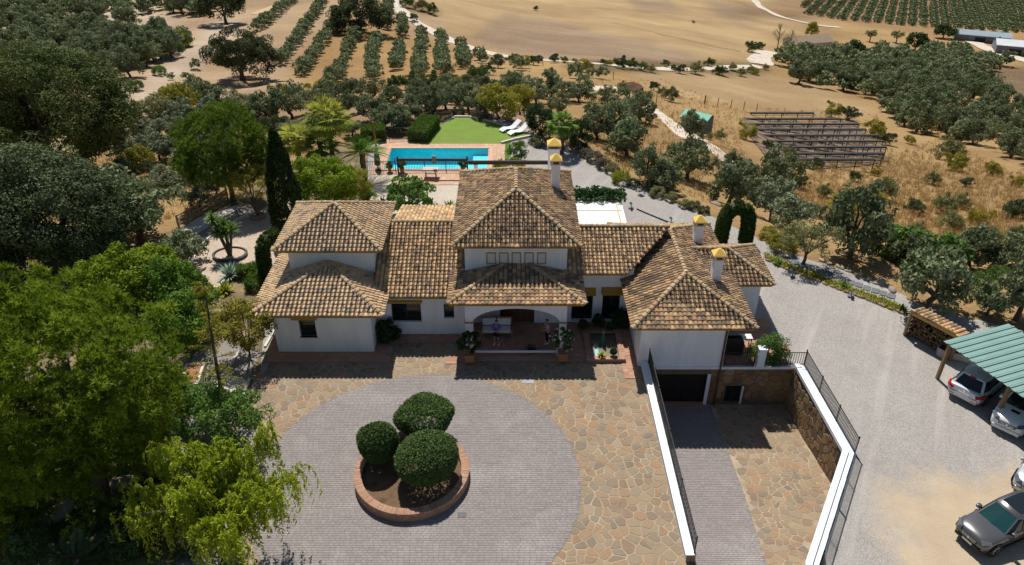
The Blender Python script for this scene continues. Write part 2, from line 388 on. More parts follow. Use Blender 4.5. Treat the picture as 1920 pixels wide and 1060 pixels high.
# ================================================================== the built pad: yard, drives, lawn, pool
def circle(cx, cy, r, n=96): return [(cx+r*math.cos(2*math.pi*i/n), cy+r*math.sin(2*math.pi*i/n)) for i in range(n)]
GY_W = 35.15                                                   # garage front wall
RAMP = [(7.95, 6.0), (7.95, GY_W), (16.55, GY_W), (16.80, 28.15), (12.72, 21.4), (9.6+1.6, 15), (11.2, 6.0)]
def zramp(x, y): return -2.9 if y > 33.2 else min(-0.0, -2.9+(33.2-y)*0.115)
pA, pB, pC, pD = G(715,279), G(915,279), G(912,320), G(700,318)
PX0, PX1, PY0, PY1 = -11.55, -2.08, G(800,318).y, G(800,279).y
def sand(n, c, out):
    g = n.nodes.new('ShaderNodeVectorMath'); g.operation = 'DISTANCE'; n.links.new(c, g.inputs[0]); g.inputs[1].default_value = (22.5, 20.5, 0)
    d = math_(n, 'ADD', g.outputs['Value'], math_(n, 'ADD', math_(n, 'MULTIPLY', noise(n, 0.25, 6, c, .7), 7.0), math_(n, 'MULTIPLY', noise(n, 2.0, 5, c, .7), 1.5)))
    k = n.nodes.new('ShaderNodeMapRange'); k.inputs[1].default_value = 9.6; k.inputs[2].default_value = 11.6; k.inputs[3].default_value = 0.9; k.inputs[4].default_value = 0; n.links.new(d, k.inputs[0])
    mp_ = n.nodes.new('ShaderNodeMapping'); mp_.inputs['Rotation'].default_value = (0, 0, R(-62)); n.links.new(c, mp_.inputs[0])
    ruts = stretchf(n, noise(n, .9, 4, mp_.outputs[0], .6, (.06, 1, 1)), .52, .7); out = mixc(n, math_(n, 'MULTIPLY', ruts, .5), out, (.47, .44, .41))
    damp = stretchf(n, noise(n, .35, 5, c, .7), .56, .72); out = mixc(n, math_(n, 'MULTIPLY', damp, .45), out, (.26, .235, .215))
    return mixc(n, k.outputs[0], out, mixc(n, stretchf(n, noise(n, 0.6, 5, c), .3, .7), (.50,.40,.28), (.42,.32,.22)))
M_GRAVEL = gravel('grey_gravel', [(.305,.284,.268), (.35,.327,.306), (.32,.297,.28), (.36,.336,.315)], 0.16, 24, sand)
M_PATH = gravel('path_gravel', [(.22,.195,.18), (.28,.25,.235)], 0.4, 26)
M_WHITEG = gravel('white_gravel', [(.52,.48,.43), (.62,.58,.53)], 0.5, 24)
M_PINKG = gravel('pink_gravel', [(.42,.33,.26), (.50,.40,.32), (.38,.30,.24)], 0.5, 24)
M_SOIL = mat('garden_soil', [(.10,.07,.045), (.17,.12,.075), (.13,.095,.055)], 0.8, 0.95, 0.5, 6, fine=0.3, fscale=12)
poolhole = [(PX0, PY0), (PX1, PY0), (PX1, PY1), (PX0, PY1)]
sheet('gravel_yard', PAD, M_GRAVEL, 0.0, [RAMP, poolhole])
M_GROUND = mat('dry_garden_ground', [(.30,.20,.11), (.20,.15,.08), (.12,.10,.05), (.34,.26,.17)], 0.35, 0.95, 0.5, 4, fine=0.35, fscale=8)
sheet('garden_ground', [(-51, 4.5), (-51, 41.5)]+gp([(249,468),(329,428.5),(429,374.5),(559,314),(659,266),(688,236),(768,221.5),(850,215),(829,236),(772,268),(768,262),(694,262),(690,300),(690,345),(720,400),(560,470),(500,560),(488,700),(462,748),(440,830),(452,1060),(450,1200)]), M_GROUND, 0.004)
# lawns
M_LAWN = mat('lawn_turf', [(.12,.215,.026), (.155,.25,.034), (.15,.205,.036), (.175,.27,.04)], 0.6, 0.9, 0.5, 25, fine=0.25, fscale=30)
LAWN = gp([(769,270),(800,256),(826,236),(852,221),(880,221),(915,229),(950,238),(985,248),(1000,256),(985,260),(962,264),(942,270)])
sheet('lawn', LAWN, M_LAWN, 0.012)
M_TURF2 = mat('artificial_turf', [(.055,.13,.012), (.07,.155,.018)], 3, 0.9, 0.4, 30)
sheet('turf_strip', gp([(941,270.5),(957,266),(958,293),(950,301),(938,301)]), M_TURF2, 0.016)
sheet('front_lawn', gp([(40,1000),(75,980),(200,930),(250,960),(300,1040),(260,1200),(-100,1200),(-60,1060)]), mat('rough_lawn', [(.10,.155,.03), (.13,.14,.04), (.16,.14,.06)], 0.5, 0.95, 0.5, 20), 0.010)
# garden paths on the left
PATH = gp([(335,455),(372,432),(440,392),(470,385),(480,402),(446,412),(420,424),(392,446),(374,462),(362,490),(360,530),(320,560),(322,505)])
sheet('white_gravel_strip', gp([(330,436),(372,408),(440,386),(450,388),(440,396),(378,432),(340,455)]), M_WHITEG, 0.008)
sheet('gravel_path', PATH, M_PATH, 0.012)
sheet('pink_gravel_bed', gp([(480,402),(446,412),(420,424),(392,446),(374,462),(362,490),(366,535),(410,540),(430,505),(480,500),(530,520),(600,470),(600,385),(560,370),(510,380)]), M_PINKG, 0.016)
sheet('gravel_path', gp([(352,690),(372,650),(420,640),(455,650),(490,660),(470,700),(460,745),(432,800),(428,870),(440,1060),(330,1060),(345,900),(320,860),(322,770)]), M_PATH, 0.008)
sheet('white_gravel_strip', gp([(395,720),(420,700),(466,715),(452,750),(430,772),(405,768)]), M_WHITEG, 0.014)
sheet('pool_gravel', gp([(690,345),(690,322),(760,322),(735,348),(862,348),(880,400),(700,420)]), gravel('beige_gravel', [(.46,.40,.33), (.53,.47,.39)], 0.5, 24), 0.008)
def kerb(name, pts, wd=0.14, h=0.12, m=None, z0=0.0, label='pale stone kerb edging the gravel', par=None):
    P = [G(*p) for p in pts]; mb = MB()
    o = empty(name, P[0], 0, label, 'kerb'); k = 0
    for a, b in zip(P, P[1:]):
        nseg = max(1, int((b-a).length/0.9))
        for i in range(nseg):
            p = a.lerp(b, i/nseg)-P[0]; q = a.lerp(b, (i+0.97)/nseg)-P[0]; hh = h*random.uniform(.9, 1.1)
            MB().bar((p.x, p.y, z0+hh/2), (q.x, q.y, z0+hh/2), wd, hh).build('kerb_stone', m or M_KERB, o)
    return o
M_KERB = mat('kerb_stone', [(.55,.51,.46), (.66,.62,.57)], 2, 0.9, 0.3, 30)
kerb('path_kerb', [(366,534),(361,505),(363,488),(374,463),(392,447),(420,425),(446,413),(480,403)], label='pale curved kerb between grey path and pink gravel bed')
kerb('path_kerb', [(340,456),(378,433),(440,397),(452,389)], label='pale kerb between grey path and white gravel strip')
kerb('garden_kerb', [(366,536),(410,541),(432,512),(480,502),(530,503)], label='pale kerb in front of the spiky agave bed')
kerb('garden_kerb', [(452,752),(461,730),(468,712)], label='short pale kerb at the left edge of the stone paving')
kerb('garden_kerb', [(398,770),(408,740),(420,702),(450,660)], label='pale kerb beside the slim leaning conifer')
kerb('garden_kerb', [(497,652),(520,612)], label='white kerb beside the left patio')
# ================================================================== paving
def clip(poly, nx, ny, d):
    out = []; n = len(poly)
    for i in range(n):
        a, b = poly[i], poly[(i+1) % n]; da = a[0]*nx+a[1]*ny-d; db = b[0]*nx+b[1]*ny-d
        if da <= 0: out.append(a)
        if (da < 0) != (db < 0):
            t = da/(da-db); out.append((a[0]+(b[0]-a[0])*t, a[1]+(b[1]-a[1])*t))
    return out
def cells(x0, x1, y0, y1, size, gap, seed, uneven=0.5):
    """irregular convex stones: cells of scattered seeds, shrunk by the joint"""
    r = np.random.default_rng(seed); S = []
    n = int((x1-x0+2*size)*(y1-y0+2*size)/size**2)
    for _ in range(n*4):
        p = (r.uniform(x0-size, x1+size), r.uniform(y0-size, y1+size)); m = size*(0.42+min(uneven, .62)*r.random())
        if all((p[0]-q[0])**2+(p[1]-q[1])**2 > m*m for q in S[-4000:]): S.append(p)
        if len(S) >= n: break
    S = np.array(S); out = []
    for i, p in enumerate(S):
        if not (x0-.2 < p[0] < x1+.2 and y0-.2 < p[1] < y1+.2): continue
        d2 = ((S-p)**2).sum(1); idx = np.argsort(d2)[1:18]; w = size*1.6
        poly = [(p[0]-w, p[1]-w), (p[0]+w, p[1]-w), (p[0]+w, p[1]+w), (p[0]-w, p[1]+w)]
        for j in idx:
            q = S[j]; L = math.sqrt(d2[j]); nx, ny = (q-p)/L
            poly = clip(poly, nx, ny, (p[0]+q[0])/2*nx+(p[1]+q[1])/2*ny-gap*r.uniform(.3, .7))
            if len(poly) < 3: break
        if len(poly) >= 3:
            ch = []; k = len(poly)
            for a in range(k):
                P, Q = poly[a], poly[(a+1) % k]
                if math.dist(P, Q) < size*0.12: ch.append(((P[0]+Q[0])/2, (P[1]+Q[1])/2)); continue
                ch += [(P[0]*.86+Q[0]*.14, P[1]*.86+Q[1]*.14), (P[0]*.14+Q[0]*.86, P[1]*.14+Q[1]*.86)]
            if len(ch) >= 4: out.append(ch)
    return out
def parea(p): return abs(sum(p[i][0]*p[(i+1) % len(p)][1]-p[(i+1) % len(p)][0]*p[i][1] for i in range(len(p))))/2
def stone_geo(poly, to3, t, a, cham=0.03):
    """verts/faces of one stone: slightly domed top, chamfer, sides; to3(u,v,h) places it"""
    n = len(poly); cx = sum(p[0] for p in poly)/n; cy = sum(p[1] for p in poly)/n
    s = max(0.6, 1-cham/max(0.05, math.sqrt(parea(poly))/2))
    vs = [to3(u, v, 0) for u, v in poly]+[to3(u, v, t*0.72) for u, v in poly]+[to3(cx+(u-cx)*s, cy+(v-cy)*s, t) for u, v in poly]
    fs = [tuple(range(2*n, 3*n))]
    for i in range(n):
        j = (i+1) % n; fs += [(i, j, n+j, n+i), (n+i, n+j, 2*n+j, 2*n+i)]
    return vs, fs
def lay_stones(parent, polys, to3, thick, mat_, limit, restname, key):
    polys = sorted(polys, key=key); rest = MB()
    for i, p in enumerate(polys):
        if sum(p[k][0]*p[(k+1) % len(p)][1]-p[(k+1) % len(p)][0]*p[k][1] for k in range(len(p))) < 0: p = p[::-1]
        vs, fs = stone_geo(p, to3, thick*random.uniform(.7, 1.2), 0)
        if i < limit: MB().add(vs, fs, 0.0).build('stone', mat_, parent)
        else: rest.add(vs, fs, random.random())
    if rest.v: tag(rest.build(restname, mat_, parent), kind='stuff')
CC, CR = (-4.6, 26.4), 7.95
M_FLAG = pieces('sandstone_flags', [(0.241,0.181,0.118), (0.288,0.218,0.143), (0.211,0.160,0.113), (0.305,0.231,0.155), (0.267,0.168,0.101), (0.181,0.147,0.118), (0.271,0.210,0.143), (0.301,0.181,0.101), (0.249,0.193,0.134)], 0.85, 0.5, 14, (.13,.10,.075), 0.65, 0.45)
M_GROUT = mat('paving_mortar', [(.43,.345,.25), (.34,.265,.185), (.24,.18,.125)], 0.7, 0.95, 0.4, 14, fine=0.2)
COURT = gp([(480,706),(498,684)])+[(-14.8, 36.2), (-7, 38.0), (8.0, 38.0), (8.0, 6.0), (-14.0, 6.0)]+gp([(470,1000),(478,900),(500,836),(470,780),(458,752)])
court = sheet('stone_courtyard', COURT, M_GROUT, 0.008)
st = [p for p in cells(-16, 8.0, 12, 38, 0.47, 0.058, 5, 0.8)
      if inpoly(np.array([sum(q[0] for q in p)/len(p)]), np.array([sum(q[1] for q in p)/len(p)]), COURT)[0]
      and any((q[0]-CC[0])**2+(q[1]-CC[1])**2 > CR**2 for q in p)]
def near_key(p): return (0 if inpoly(np.array([proj(p[0][0], p[0][1], 0)[0]]), np.array([proj(p[0][0], p[0][1], 0)[1]]), [(0,0),(1920,0),(1920,1060),(0,1060)])[0] else 1, -parea(p))
lay_stones(court, st, lambda u, v, h: (u, v, 0.009+h), 0.014, M_FLAG, 300, 'paving_stones', near_key)
# stamped circular drive: courses of small setts
M_SETT = pieces('stamped_setts', [(0.225,0.198,0.196), (0.252,0.223,0.221), (0.203,0.181,0.180), (0.266,0.236,0.234), (0.230,0.203,0.200)], 0.7, 0.4, 20, (.40,.37,.36), 0.6, 0.35)
M_JOINT = mat('sett_joint', [(.17,.15,.147), (.22,.195,.19)], 3, 0.95)
def setts(polyfn, x0, x1, y0, y1, zf, parent, sx=0.25, sy=0.13):
    mb = MB(); j = 0; y = y0
    while y < y1:
        x = x0-(sx/2 if j % 2 else 0)+random.uniform(0, .1)
        while x < x1:
            w_ = sx*random.uniform(.82, 1.18); cx = x+w_/2
            if polyfn(cx, y+sy/2):
                g = 0.009; a, b, c, d = x+g, x+w_-g, y+g, y+sy-g; h = random.uniform(.007, .011)
                z = [zf(a, c), zf(b, c), zf(b, d), zf(a, d)]; i = 0.008
                vs = [(a, c, z[0]), (b, c, z[1]), (b, d, z[2]), (a, d, z[3]), (a+i, c+i, z[0]+h), (b-i, c+i, z[1]+h), (b-i, d-i, z[2]+h), (a+i, d-i, z[3]+h)]
                mb.add(vs, [(4,5,6,7),(0,1,5,4),(1,2,6,5),(2,3,7,6),(3,0,4,7)], random.random())
            x += w_
        y += sy; j += 1
    return tag(mb.build('setts', M_SETT, parent), kind='stuff')
drive = sheet('circular_drive', circle(CC[0], CC[1], CR), M_JOINT, 0.030, skirt=0.03)
setts(lambda x, y: (x-CC[0])**2+(y-CC[1])**2 < (CR-0.06)**2, -13, 4, 18, 35, lambda x, y: 0.031, drive)
MB().box(-0.2, 0.2, -0.16, 0.16, 0.042, 0.052).build('drain_cover', mat('grey_iron', [(.10,.11,.12), (.14,.15,.16)], 8, 0.8), drive, loc=(G(866,967).x, G(866,967).y, 0))
tag(sheet('courtyard_step_slab', [(0.55, 33.6), (1.25, 33.6), (1.25, 33.95), (0.55, 33.95)], mat('pale_slab', [(.36,.36,.38), (.30,.30,.32)], 2, .9), 0.03, kind=None), 'small pale slab set in the paving before the porch', 'slab')
# ---- ramp to the garage
def strip(name, L, Rr, zf, m, n=24):
    vs = []
    for i in range(n+1):
        t = i/n; y = 6+(GY_W-6)*t; a, b = L(y), Rr(y); vs += [(a, y, zf(a, y)), (b, y, zf(b, y))]
    me = bpy.data.meshes.new(name); me.from_pydata(vs, [], [(2*i, 2*i+1, 2*i+3, 2*i+2) for i in range(n)]); me.materials.append(m); me.update()
    return tag(link(name, me), kind='structure')
bl = [G(1440,1060,-1.55), G(1400,940,-2.15), G(1362,838,-2.7), G(1342,790,-2.9)]
def bx(y): return float(np.interp(y, [b.y for b in bl], [b.x for b in bl]))
def rx(y):
    ys_ = [6, 15, 21.4, 28.15, 35.15]; return float(np.interp(y, ys_, [11.2, 11.2, 12.72, 16.80, 16.55]))
ramp_d = strip('garage_ramp', lambda y: 7.9, bx, zramp, M_JOINT, 60)
setts(lambda x, y: 7.95 < x < bx(y)-0.05, 7.9, 15, 14, 35.1, lambda x, y: zramp(x, y)+0.002, ramp_d)
ramp_s = strip('ramp_stone_paving', bx, lambda y: rx(y)+0.05, lambda x, y: zramp(x, y)-0.003, M_GROUT, 60)
st = [p for p in cells(9, 17, 16, 35.2, 0.44, 0.055, 8, 0.8) if all(bx(q[1])-0.1 < q[0] < rx(q[1])+.1 for q in p) and max(q[1] for q in p) < 35.2]
lay_stones(ramp_s, st, lambda u, v, h: (u, v, zramp(u, v)-.002+h), 0.014, M_FLAG, 200, 'paving_stones', lambda p: -parea(p))
# ================================================================== the villa
VR = Vector((0, 40, 0))
villa = empty('villa', VR, 0, 'white Spanish villa with several hipped clay tile roofs and yellow chimney caps', 'house')
PI0 = Matrix.Translation(-VR)
def vp(o):
    o.parent = villa; o.matrix_parent_inverse = PI0; return o
M_WHITE = mat('lime_render', [(.80,.83,.87), (.75,.78,.815), (.83,.855,.89), (.77,.795,.83)], 1.1, 0.9, 0.25, 25, fine=0.05, fscale=6, stretch=(1, 1, .22))
M_OCHRE = mat('ochre_paint', [(.36,.20,.035), (.43,.25,.05), (.30,.165,.03)], 3, 0.8, 0.2, 30)
M_YELLOW = mat('yellow_paint', [(.72,.47,.10), (.78,.54,.14)], 4, 0.75, 0.2, 40)
M_TERRA = pieces('terracotta', [(.36,.19,.125), (.42,.235,.16), (.33,.17,.11), (.46,.27,.19)], 0.8, 0.2, 20, (.25,.13,.09), 0.3, 1.2)
M_DARKW = mat('dark_window_frame', [(.018,.022,.02), (.03,.035,.03)], 5, 0.5)
m, n, b = newmat('window_glass'); b.inputs['Base Color'].default_value = (.012, .016, .018, 1); b.inputs['Roughness'].default_value = .06; b.inputs['Specular IOR Level'].default_value = .6; M_GLASS = m
M_WOOD = mat('brown_door_wood', [(.075,.035,.018), (.12,.06,.03), (.06,.028,.014)], 3, 0.6, 0.2, 20, stretch=(6, 6, .6))
M_IRON = mat('black_iron', [(.012,.013,.015), (.022,.024,.027)], 10, 0.5, metal=.3)
T_LEFT = pieces('roof_tile_pale', [(0.630,0.440,0.256), (0.704,0.506,0.304), (0.461,0.330,0.215), (0.727,0.517,0.304), (0.594,0.374,0.223), (0.667,0.457,0.256), (0.266,0.215,0.172), (0.630,0.462,0.285), (0.521,0.363,0.215)], 0.9, 0.4, 22, (.12,.095,.075), 0.4, 1.1)
T_MID = pieces('roof_tile_dark', [(0.125,0.091,0.064), (0.529,0.341,0.178), (0.195,0.138,0.094), (0.391,0.248,0.133), (0.592,0.396,0.209), (0.151,0.110,0.080), (0.454,0.259,0.147), (0.107,0.081,0.059), (0.290,0.187,0.111), (0.629,0.418,0.209)], 0.9, 0.4, 22, (.055,.045,.038), 0.62, 0.7)
T_TAN = pieces('roof_tile_tan', [(0.580,0.363,0.178), (0.680,0.451,0.231), (0.239,0.171,0.117), (0.479,0.303,0.161), (0.717,0.473,0.240), (0.164,0.121,0.085), (0.617,0.391,0.196), (0.353,0.226,0.133)], 0.9, 0.4, 22, (.085,.07,.06), 0.55, 1.0)
M_PAN = mat('roof_channel_tile', [(.42,.25,.17), (.32,.19,.13), (.48,.29,.20)], 2.5, 0.9, 0.3, 20)
M_RIDGE = pieces('ridge_tile', [(.44,.33,.20), (.36,.26,.16), (.48,.37,.24), (.40,.25,.11), (.29,.22,.15)], 0.9, 0.3, 25, (.13,.10,.08), 0.5, 1.5)
TW, TL = 0.262, 0.285
def tile_template(r0=0.126, r1=0.105, L=0.40, seg=6):
    vs = []
    for (r, v, h) in ((r0, 0.0, 0.045), (r1, L, 0.0)):
        for k in range(seg+1):
            t = math.pi*k/seg; vs.append((-r*math.cos(t), v, h-0.02+r*0.92*math.sin(t)))
    s = seg+1; fs = [(k, k+1, s+k+1, s+k) for k in range(seg)]+[tuple(range(seg, -1, -1))]
    return vs, fs
TV, TF = tile_template(); tmb = MB(); tmb.add(TV, TF)
TILES = []                                                    # (distance, matrix, roof)
class Roof: pass
def roof(name, faces, ridges, tm, over=0.0):
    """faces: polygons whose first edge is the eave; ridges: 3D lines capped with ridge tiles"""
    dk = MB(); R_ = Roof(); R_.mats = []
    for poly in faces:
        P = [Vector(p) for p in poly]; u = (P[1]-P[0]).normalized(); nrm = None
        for k in range(2, len(P)):
            c = u.cross(P[k]-P[0])
            if c.length > 1e-3: nrm = c.normalized(); break
        if nrm.z < 0: nrm = -nrm
        v = nrm.cross(u); v = v if v.z > 0 else -v
        if u.cross(v).dot(nrm) < 0: u = -u; o = P[1]
        else: o = P[0]
        n = len(P); lo = [p-nrm*0.09 for p in P]
        top = tuple(range(n)); a = P[0]; fl = (P[1]-P[0]).cross(P[2]-P[1]).dot(nrm) > 0
        dk.add(P+lo, [top if fl else top[::-1], tuple(range(n, 2*n))[::-1] if fl else tuple(range(n, 2*n))]+[(i, (i+1) % n, n+(i+1) % n, n+i) for i in range(n)])
        Q = [((p-o).dot(u), (p-o).dot(v)) for p in P]; us = [q[0] for q in Q]; vmax = max(q[1] for q in Q)
        L = (P[1]-P[0]).length; nc = int(round((max(us)-min(us))/TW)); w0 = min(us)
        cu, cv = [], []
        for i in range(nc):
            cj = 0
            while cj*TL < vmax: cu.append(w0+(i+.5)*TW); cv.append(cj*TL-0.07); cj += 1
        cu = np.array(cu); cv = np.array(cv); ok = inpoly(cu, cv+0.15, Q)
        rr = np.random.default_rng(len(TILES)+3)
        for a_, b_ in zip(cu[ok], cv[ok]):
            p = o+u*(a_+rr.normal(0, .006))+v*(b_+rr.normal(0, .008))+nrm*0.0
            s = 1+rr.normal(0, .03); an = rr.normal(0, .02)
            uu = u*math.cos(an)+v*math.sin(an); vv = nrm.cross(uu)
            M = Matrix(((uu.x*s, vv.x, nrm.x*s, p.x), (uu.y*s, vv.y, nrm.y*s, p.y), (uu.z*s, vv.z, nrm.z*s, p.z), (0, 0, 0, 1)))
            R_.mats.append(M)
    R_.obj = vp(dk.build('roof', M_PAN)); R_.tm = tm; R_.ridges = ridges
    for M in R_.mats: TILES.append(((M.translation-camo.location).length, M, R_))
    return R_
ZA, ZB, ZC, ZD, ZE, ZF_, ZG, ZH = 3.05, 5.3, 6.0, 3.7, 3.05, 3.9, 3.1, 2.9
def hip(x0, x1, y0, y1, z, pitch, front=True, back=True, ys0=None):
    """hipped roof with its ridge running along y"""
    h = (x1-x0)/2; xc = (x0+x1)/2; zr = z+h*pitch
    ya, yb = y0+h if front else y0, y1-h if back else y1
    a, b = (xc, ya, zr), (xc, max(ya, yb), zr)
    f = [[(x0, y1, z), (x0, y0, z), a, b], [(x1, y0, z), (x1, y1, z), b, a]]; r = []
    if front: f.append([(x0, y0, z), (x1, y0, z), a]); r += [((x0, y0, z), a), ((x1, y0, z), a)]
    if back: f.append([(x1, y1, z), (x0, y1, z), b]); r += [((x0, y1, z), b), ((x1, y1, z), b)]
    if yb > ya+.1: r.append((a, b))
    return f, r
ROOFS = []
f, r = hip(-15.05, -7.42, 35.95, 45.0, ZA, 0.325, True, False); r = r[:2]
ROOFS.append(roof('A', f, r, T_LEFT))
f, r = hip(-14.25, -7.85, 39.5, 45.8, ZB, 0.49); ROOFS.append(roof('B', f, r, T_LEFT))
f, r = hip(-3.5, 4.0, 38.8, 49.3, ZC, 0.51); ROOFS.append(roof('C', f, r, T_MID))
# porch roof, leaning on the upper wall
WC = 39.38; DY = 36.2; hp = WC-DY; zp = ZD+hp*0.235
ROOFS.append(roof('D', [[(-3.66, DY, ZD), (4.2, DY, ZD), (4.2-hp, WC, zp), (-3.66+hp, WC, zp)],
    [(-3.66, WC+.4, ZD), (-3.66, DY, ZD), (-3.66+hp, WC, zp), (-3.66+hp, WC+.4, zp)], [(4.2, DY, ZD), (4.2, WC+.4, ZD), (4.2-hp, WC+.4, zp), (4.2-hp, WC, zp)]],
    [((-3.66, DY, ZD), (-3.66+hp, WC, zp)), ((4.2, DY, ZD), (4.2-hp, WC, zp))], T_MID))
# linking roofs left and right of the tall block
ROOFS.append(roof('E', [[(-8.3, 37.93, ZE), (-3.0, 37.93, ZE), (-3.0, 43.5, 5.1), (-8.3, 43.5, 5.1)], [(-3.0, 47.8, 4.1), (-7.75, 47.8, 4.1), (-7.75, 43.62, 5.1), (-3.0, 43.62, 5.1)]],
    [((-7.75, 43.56, 5.1), (-3.5, 43.56, 5.1))], T_TAN))
ROOFS.append(roof('F', [[(2.6, 39.2, ZF_), (7.0, 39.2, ZF_), (9.9, 42.65, 5.2), (2.6, 42.65, 5.2)], [(10.0, 46.6, 2.9), (3.4, 46.6, 2.9), (3.4, 42.77, 5.2), (10.0, 42.77, 5.2)]],
    [((4.0, 42.7, 5.24), (9.9, 42.7, 5.2))], T_TAN))
f, r = hip(6.75, 13.65, 34.65, 47.0, ZG, 0.435)
f[0] = [(6.75, 47.0, ZG), (6.75, 34.65, ZG), (10.2, 38.1, 4.60), (10.2, 43.55, 4.60)]
ROOFS.append(roof('G', f, r, T_MID))
zh = ZH+2.45*.47
ROOFS.append(roof('H', [[(11.0, 39.5, ZH), (16.1, 39.5, ZH), (13.65, 41.95, zh), (11.0, 41.95, zh)], [(16.1, 44.4, ZH), (11.0, 44.4, ZH), (11.0, 41.95, zh), (13.65, 41.95, zh)], [(16.1, 39.5, ZH), (16.1, 44.4, ZH), (13.65, 41.95, zh)]],
    [((11.4, 41.95, zh), (13.65, 41.95, zh)), ((16.1, 39.5, ZH), (13.65, 41.95, zh)), ((16.1, 44.4, ZH), (13.65, 41.95, zh))], T_MID))
TILES.sort(key=lambda t: t[0])
tile_me = {}
for k, (d, M, R_) in enumerate(TILES[:300]):
    if R_.tm.name not in tile_me: tile_me[R_.tm.name] = tmb.mesh('tile', R_.tm)
    o = link('tile', tile_me[R_.tm.name], R_.obj); o.matrix_local = M
tva = np.array(TV); tfa = TF
for R_ in ROOFS:
    ms = [M for d, M, q in TILES[300:] if q is R_]
    if not ms: continue
    A = np.array([[list(r_) for r_ in M] for M in ms]); V = np.einsum('nij,kj->nki', A[:, :3, :3], tva)+A[:, None, :3, 3]
    nt_ = len(ms); k = len(TV); off = np.arange(nt_)*k
    q = np.array(tfa[:-1]); FQ = (q[None]+off[:, None, None]).reshape(-1, 4)
    cap = tfa[-1]; c4 = np.array([[cap[0], cap[1], cap[5], cap[6]], [cap[1], cap[2], cap[4], cap[5]], [cap[2], cap[3], cap[4], cap[2]]])
    c4 = c4[:2]; FC = (c4[None]+off[:, None, None]).reshape(-1, 4)
    rv = np.random.default_rng(nt_).random(nt_)
    tag(link('roof_tiles', fmesh('roof_tiles', V.reshape(-1, 3), np.concatenate([FQ, FC]), R_.tm, np.concatenate([np.repeat(rv, len(q)), np.repeat(rv, 2)])), R_.obj), kind='stuff')
rv_, rf_ = tile_template(0.145, 0.125, 0.44, 6); ridge_me = MB().add(rv_, rf_).mesh('ridge_tile', M_RIDGE)
for R_ in ROOFS:
    for a, b in R_.ridges:
        a = Vector(a); b = Vector(b)
        if b.z < a.z: a, b = b, a
        d = (b-a); L = d.length; d.normalize(); k = int(L/0.36); x = d.cross(Vector((0, 0, 1))).normalized(); nz = x.cross(d)
        for i in range(k+1):
            p = a+d*(i*L/(k+1)-0.08)+nz*(0.055+random.uniform(-.006, .01)); s = random.uniform(.96, 1.06)
            o = link('ridge_tile', ridge_me, R_.obj)
            o.matrix_local = Matrix(((x.x*s, d.x, nz.x, p.x), (x.y*s, d.y, nz.y, p.y), (x.z*s, d.z, nz.z, p.z), (0, 0, 0, 1)))
# ---- walls
def wall(x0, x1, y, z0, z1, opens=(), depth=0.22, m=None, name='wall'):
    """wall face at y looking to -y, with real openings; an opening is a list of (x,z)"""
    m = m or M_WHITE
    loops = [[Vector((x0, z0, 0)), Vector((x1, z0, 0)), Vector((x1, z1, 0)), Vector((x0, z1, 0))]]+[[Vector((a, b, 0)) for a, b in o] for o in opens]
    pts = [p for l in loops for p in l]; tri = tessellate_polygon(loops); vs = [(p.x, y, p.y) for p in pts]; fs = []
    for t in tri:
        a, b, c = (pts[i] for i in t); fs.append(t if (b-a).cross(c-a).z > 0 else t[::-1])
    mb = MB().add(vs, fs)
    for o in opens:
        k = len(o); mb.add([(a, y, c) for a, c in o]+[(a, y+depth, c) for a, c in o], [(i, (i+1) % k, k+(i+1) % k, k+i) for i in range(k)])
    return vp(mb.build(name, m))
def rect(a, b, c, d): return [(a, c), (b, c), (b, d), (a, d)]
def window(a, b, c, d, y, door=False, glass=None, bars=1):
    """leaf set back in an opening: frame, pane(s)"""
    f = MB(); t = 0.06
    f.box(a, b, y, y+.06, c, c+t); f.box(a, b, y, y+.06, d-t, d); f.box(a, a+t, y, y+.06, c+t, d-t); f.box(b-t, b, y, y+.06, c+t, d-t)
    for i in range(1, bars+1):
        x = a+(b-a)*i/(bars+1); f.box(x-.035, x+.035, y-.004, y+.058, c+t, d-t)
    fo = vp(f.build('french_door' if door else 'window', M_DARKW))
    for i in range(bars+1):
        xa = a+t+(b-a-2*t)*i/(bars+1); xb = a+t+(b-a-2*t)*(i+1)/(bars+1)
        MB().box(xa, xb, y+.02, y+.045, c+t, d-t).build('pane', glass or M_GLASS, fo)
        mt = MB()
        for j in range(1, 4): mt.box(xa, xb, y+.006, y+.019, c+(d-c)*j/4-.012, c+(d-c)*j/4+.012)
        mt.build('glazing_bar', M_DARKW, fo)
    return fo
def blockwalls(x0, x1, y0, y1, z0, z1, m=None):
    """side and rear walls of a block (front is a wall() face)"""
    mb = MB(); mb.add([(x0,y0,z0),(x0,y1,z0),(x0,y1,z1),(x0,y0,z1)], [(0,3,2,1)]); mb.add([(x1,y0,z0),(x1,y1,z0),(x1,y1,z1),(x1,y0,z1)], [(0,1,2,3)])
    mb.add([(x0,y1,z0),(x1,y1,z0),(x1,y1,z1),(x0,y1,z1)], [(0,3,2,1)]); mb.add([(x0,y0,z1),(x1,y0,z1),(x1,y1,z1),(x0,y1,z1)], [(0,1,2,3)])
    return vp(mb.build('wall', m or M_WHITE))
def fwin(px0, py0, px1, py1, Y):
    a = YP(px0, max(py0, py1), Y); b = YP(px1, min(py0, py1), Y); return a.x, b.x, a.z, b.z
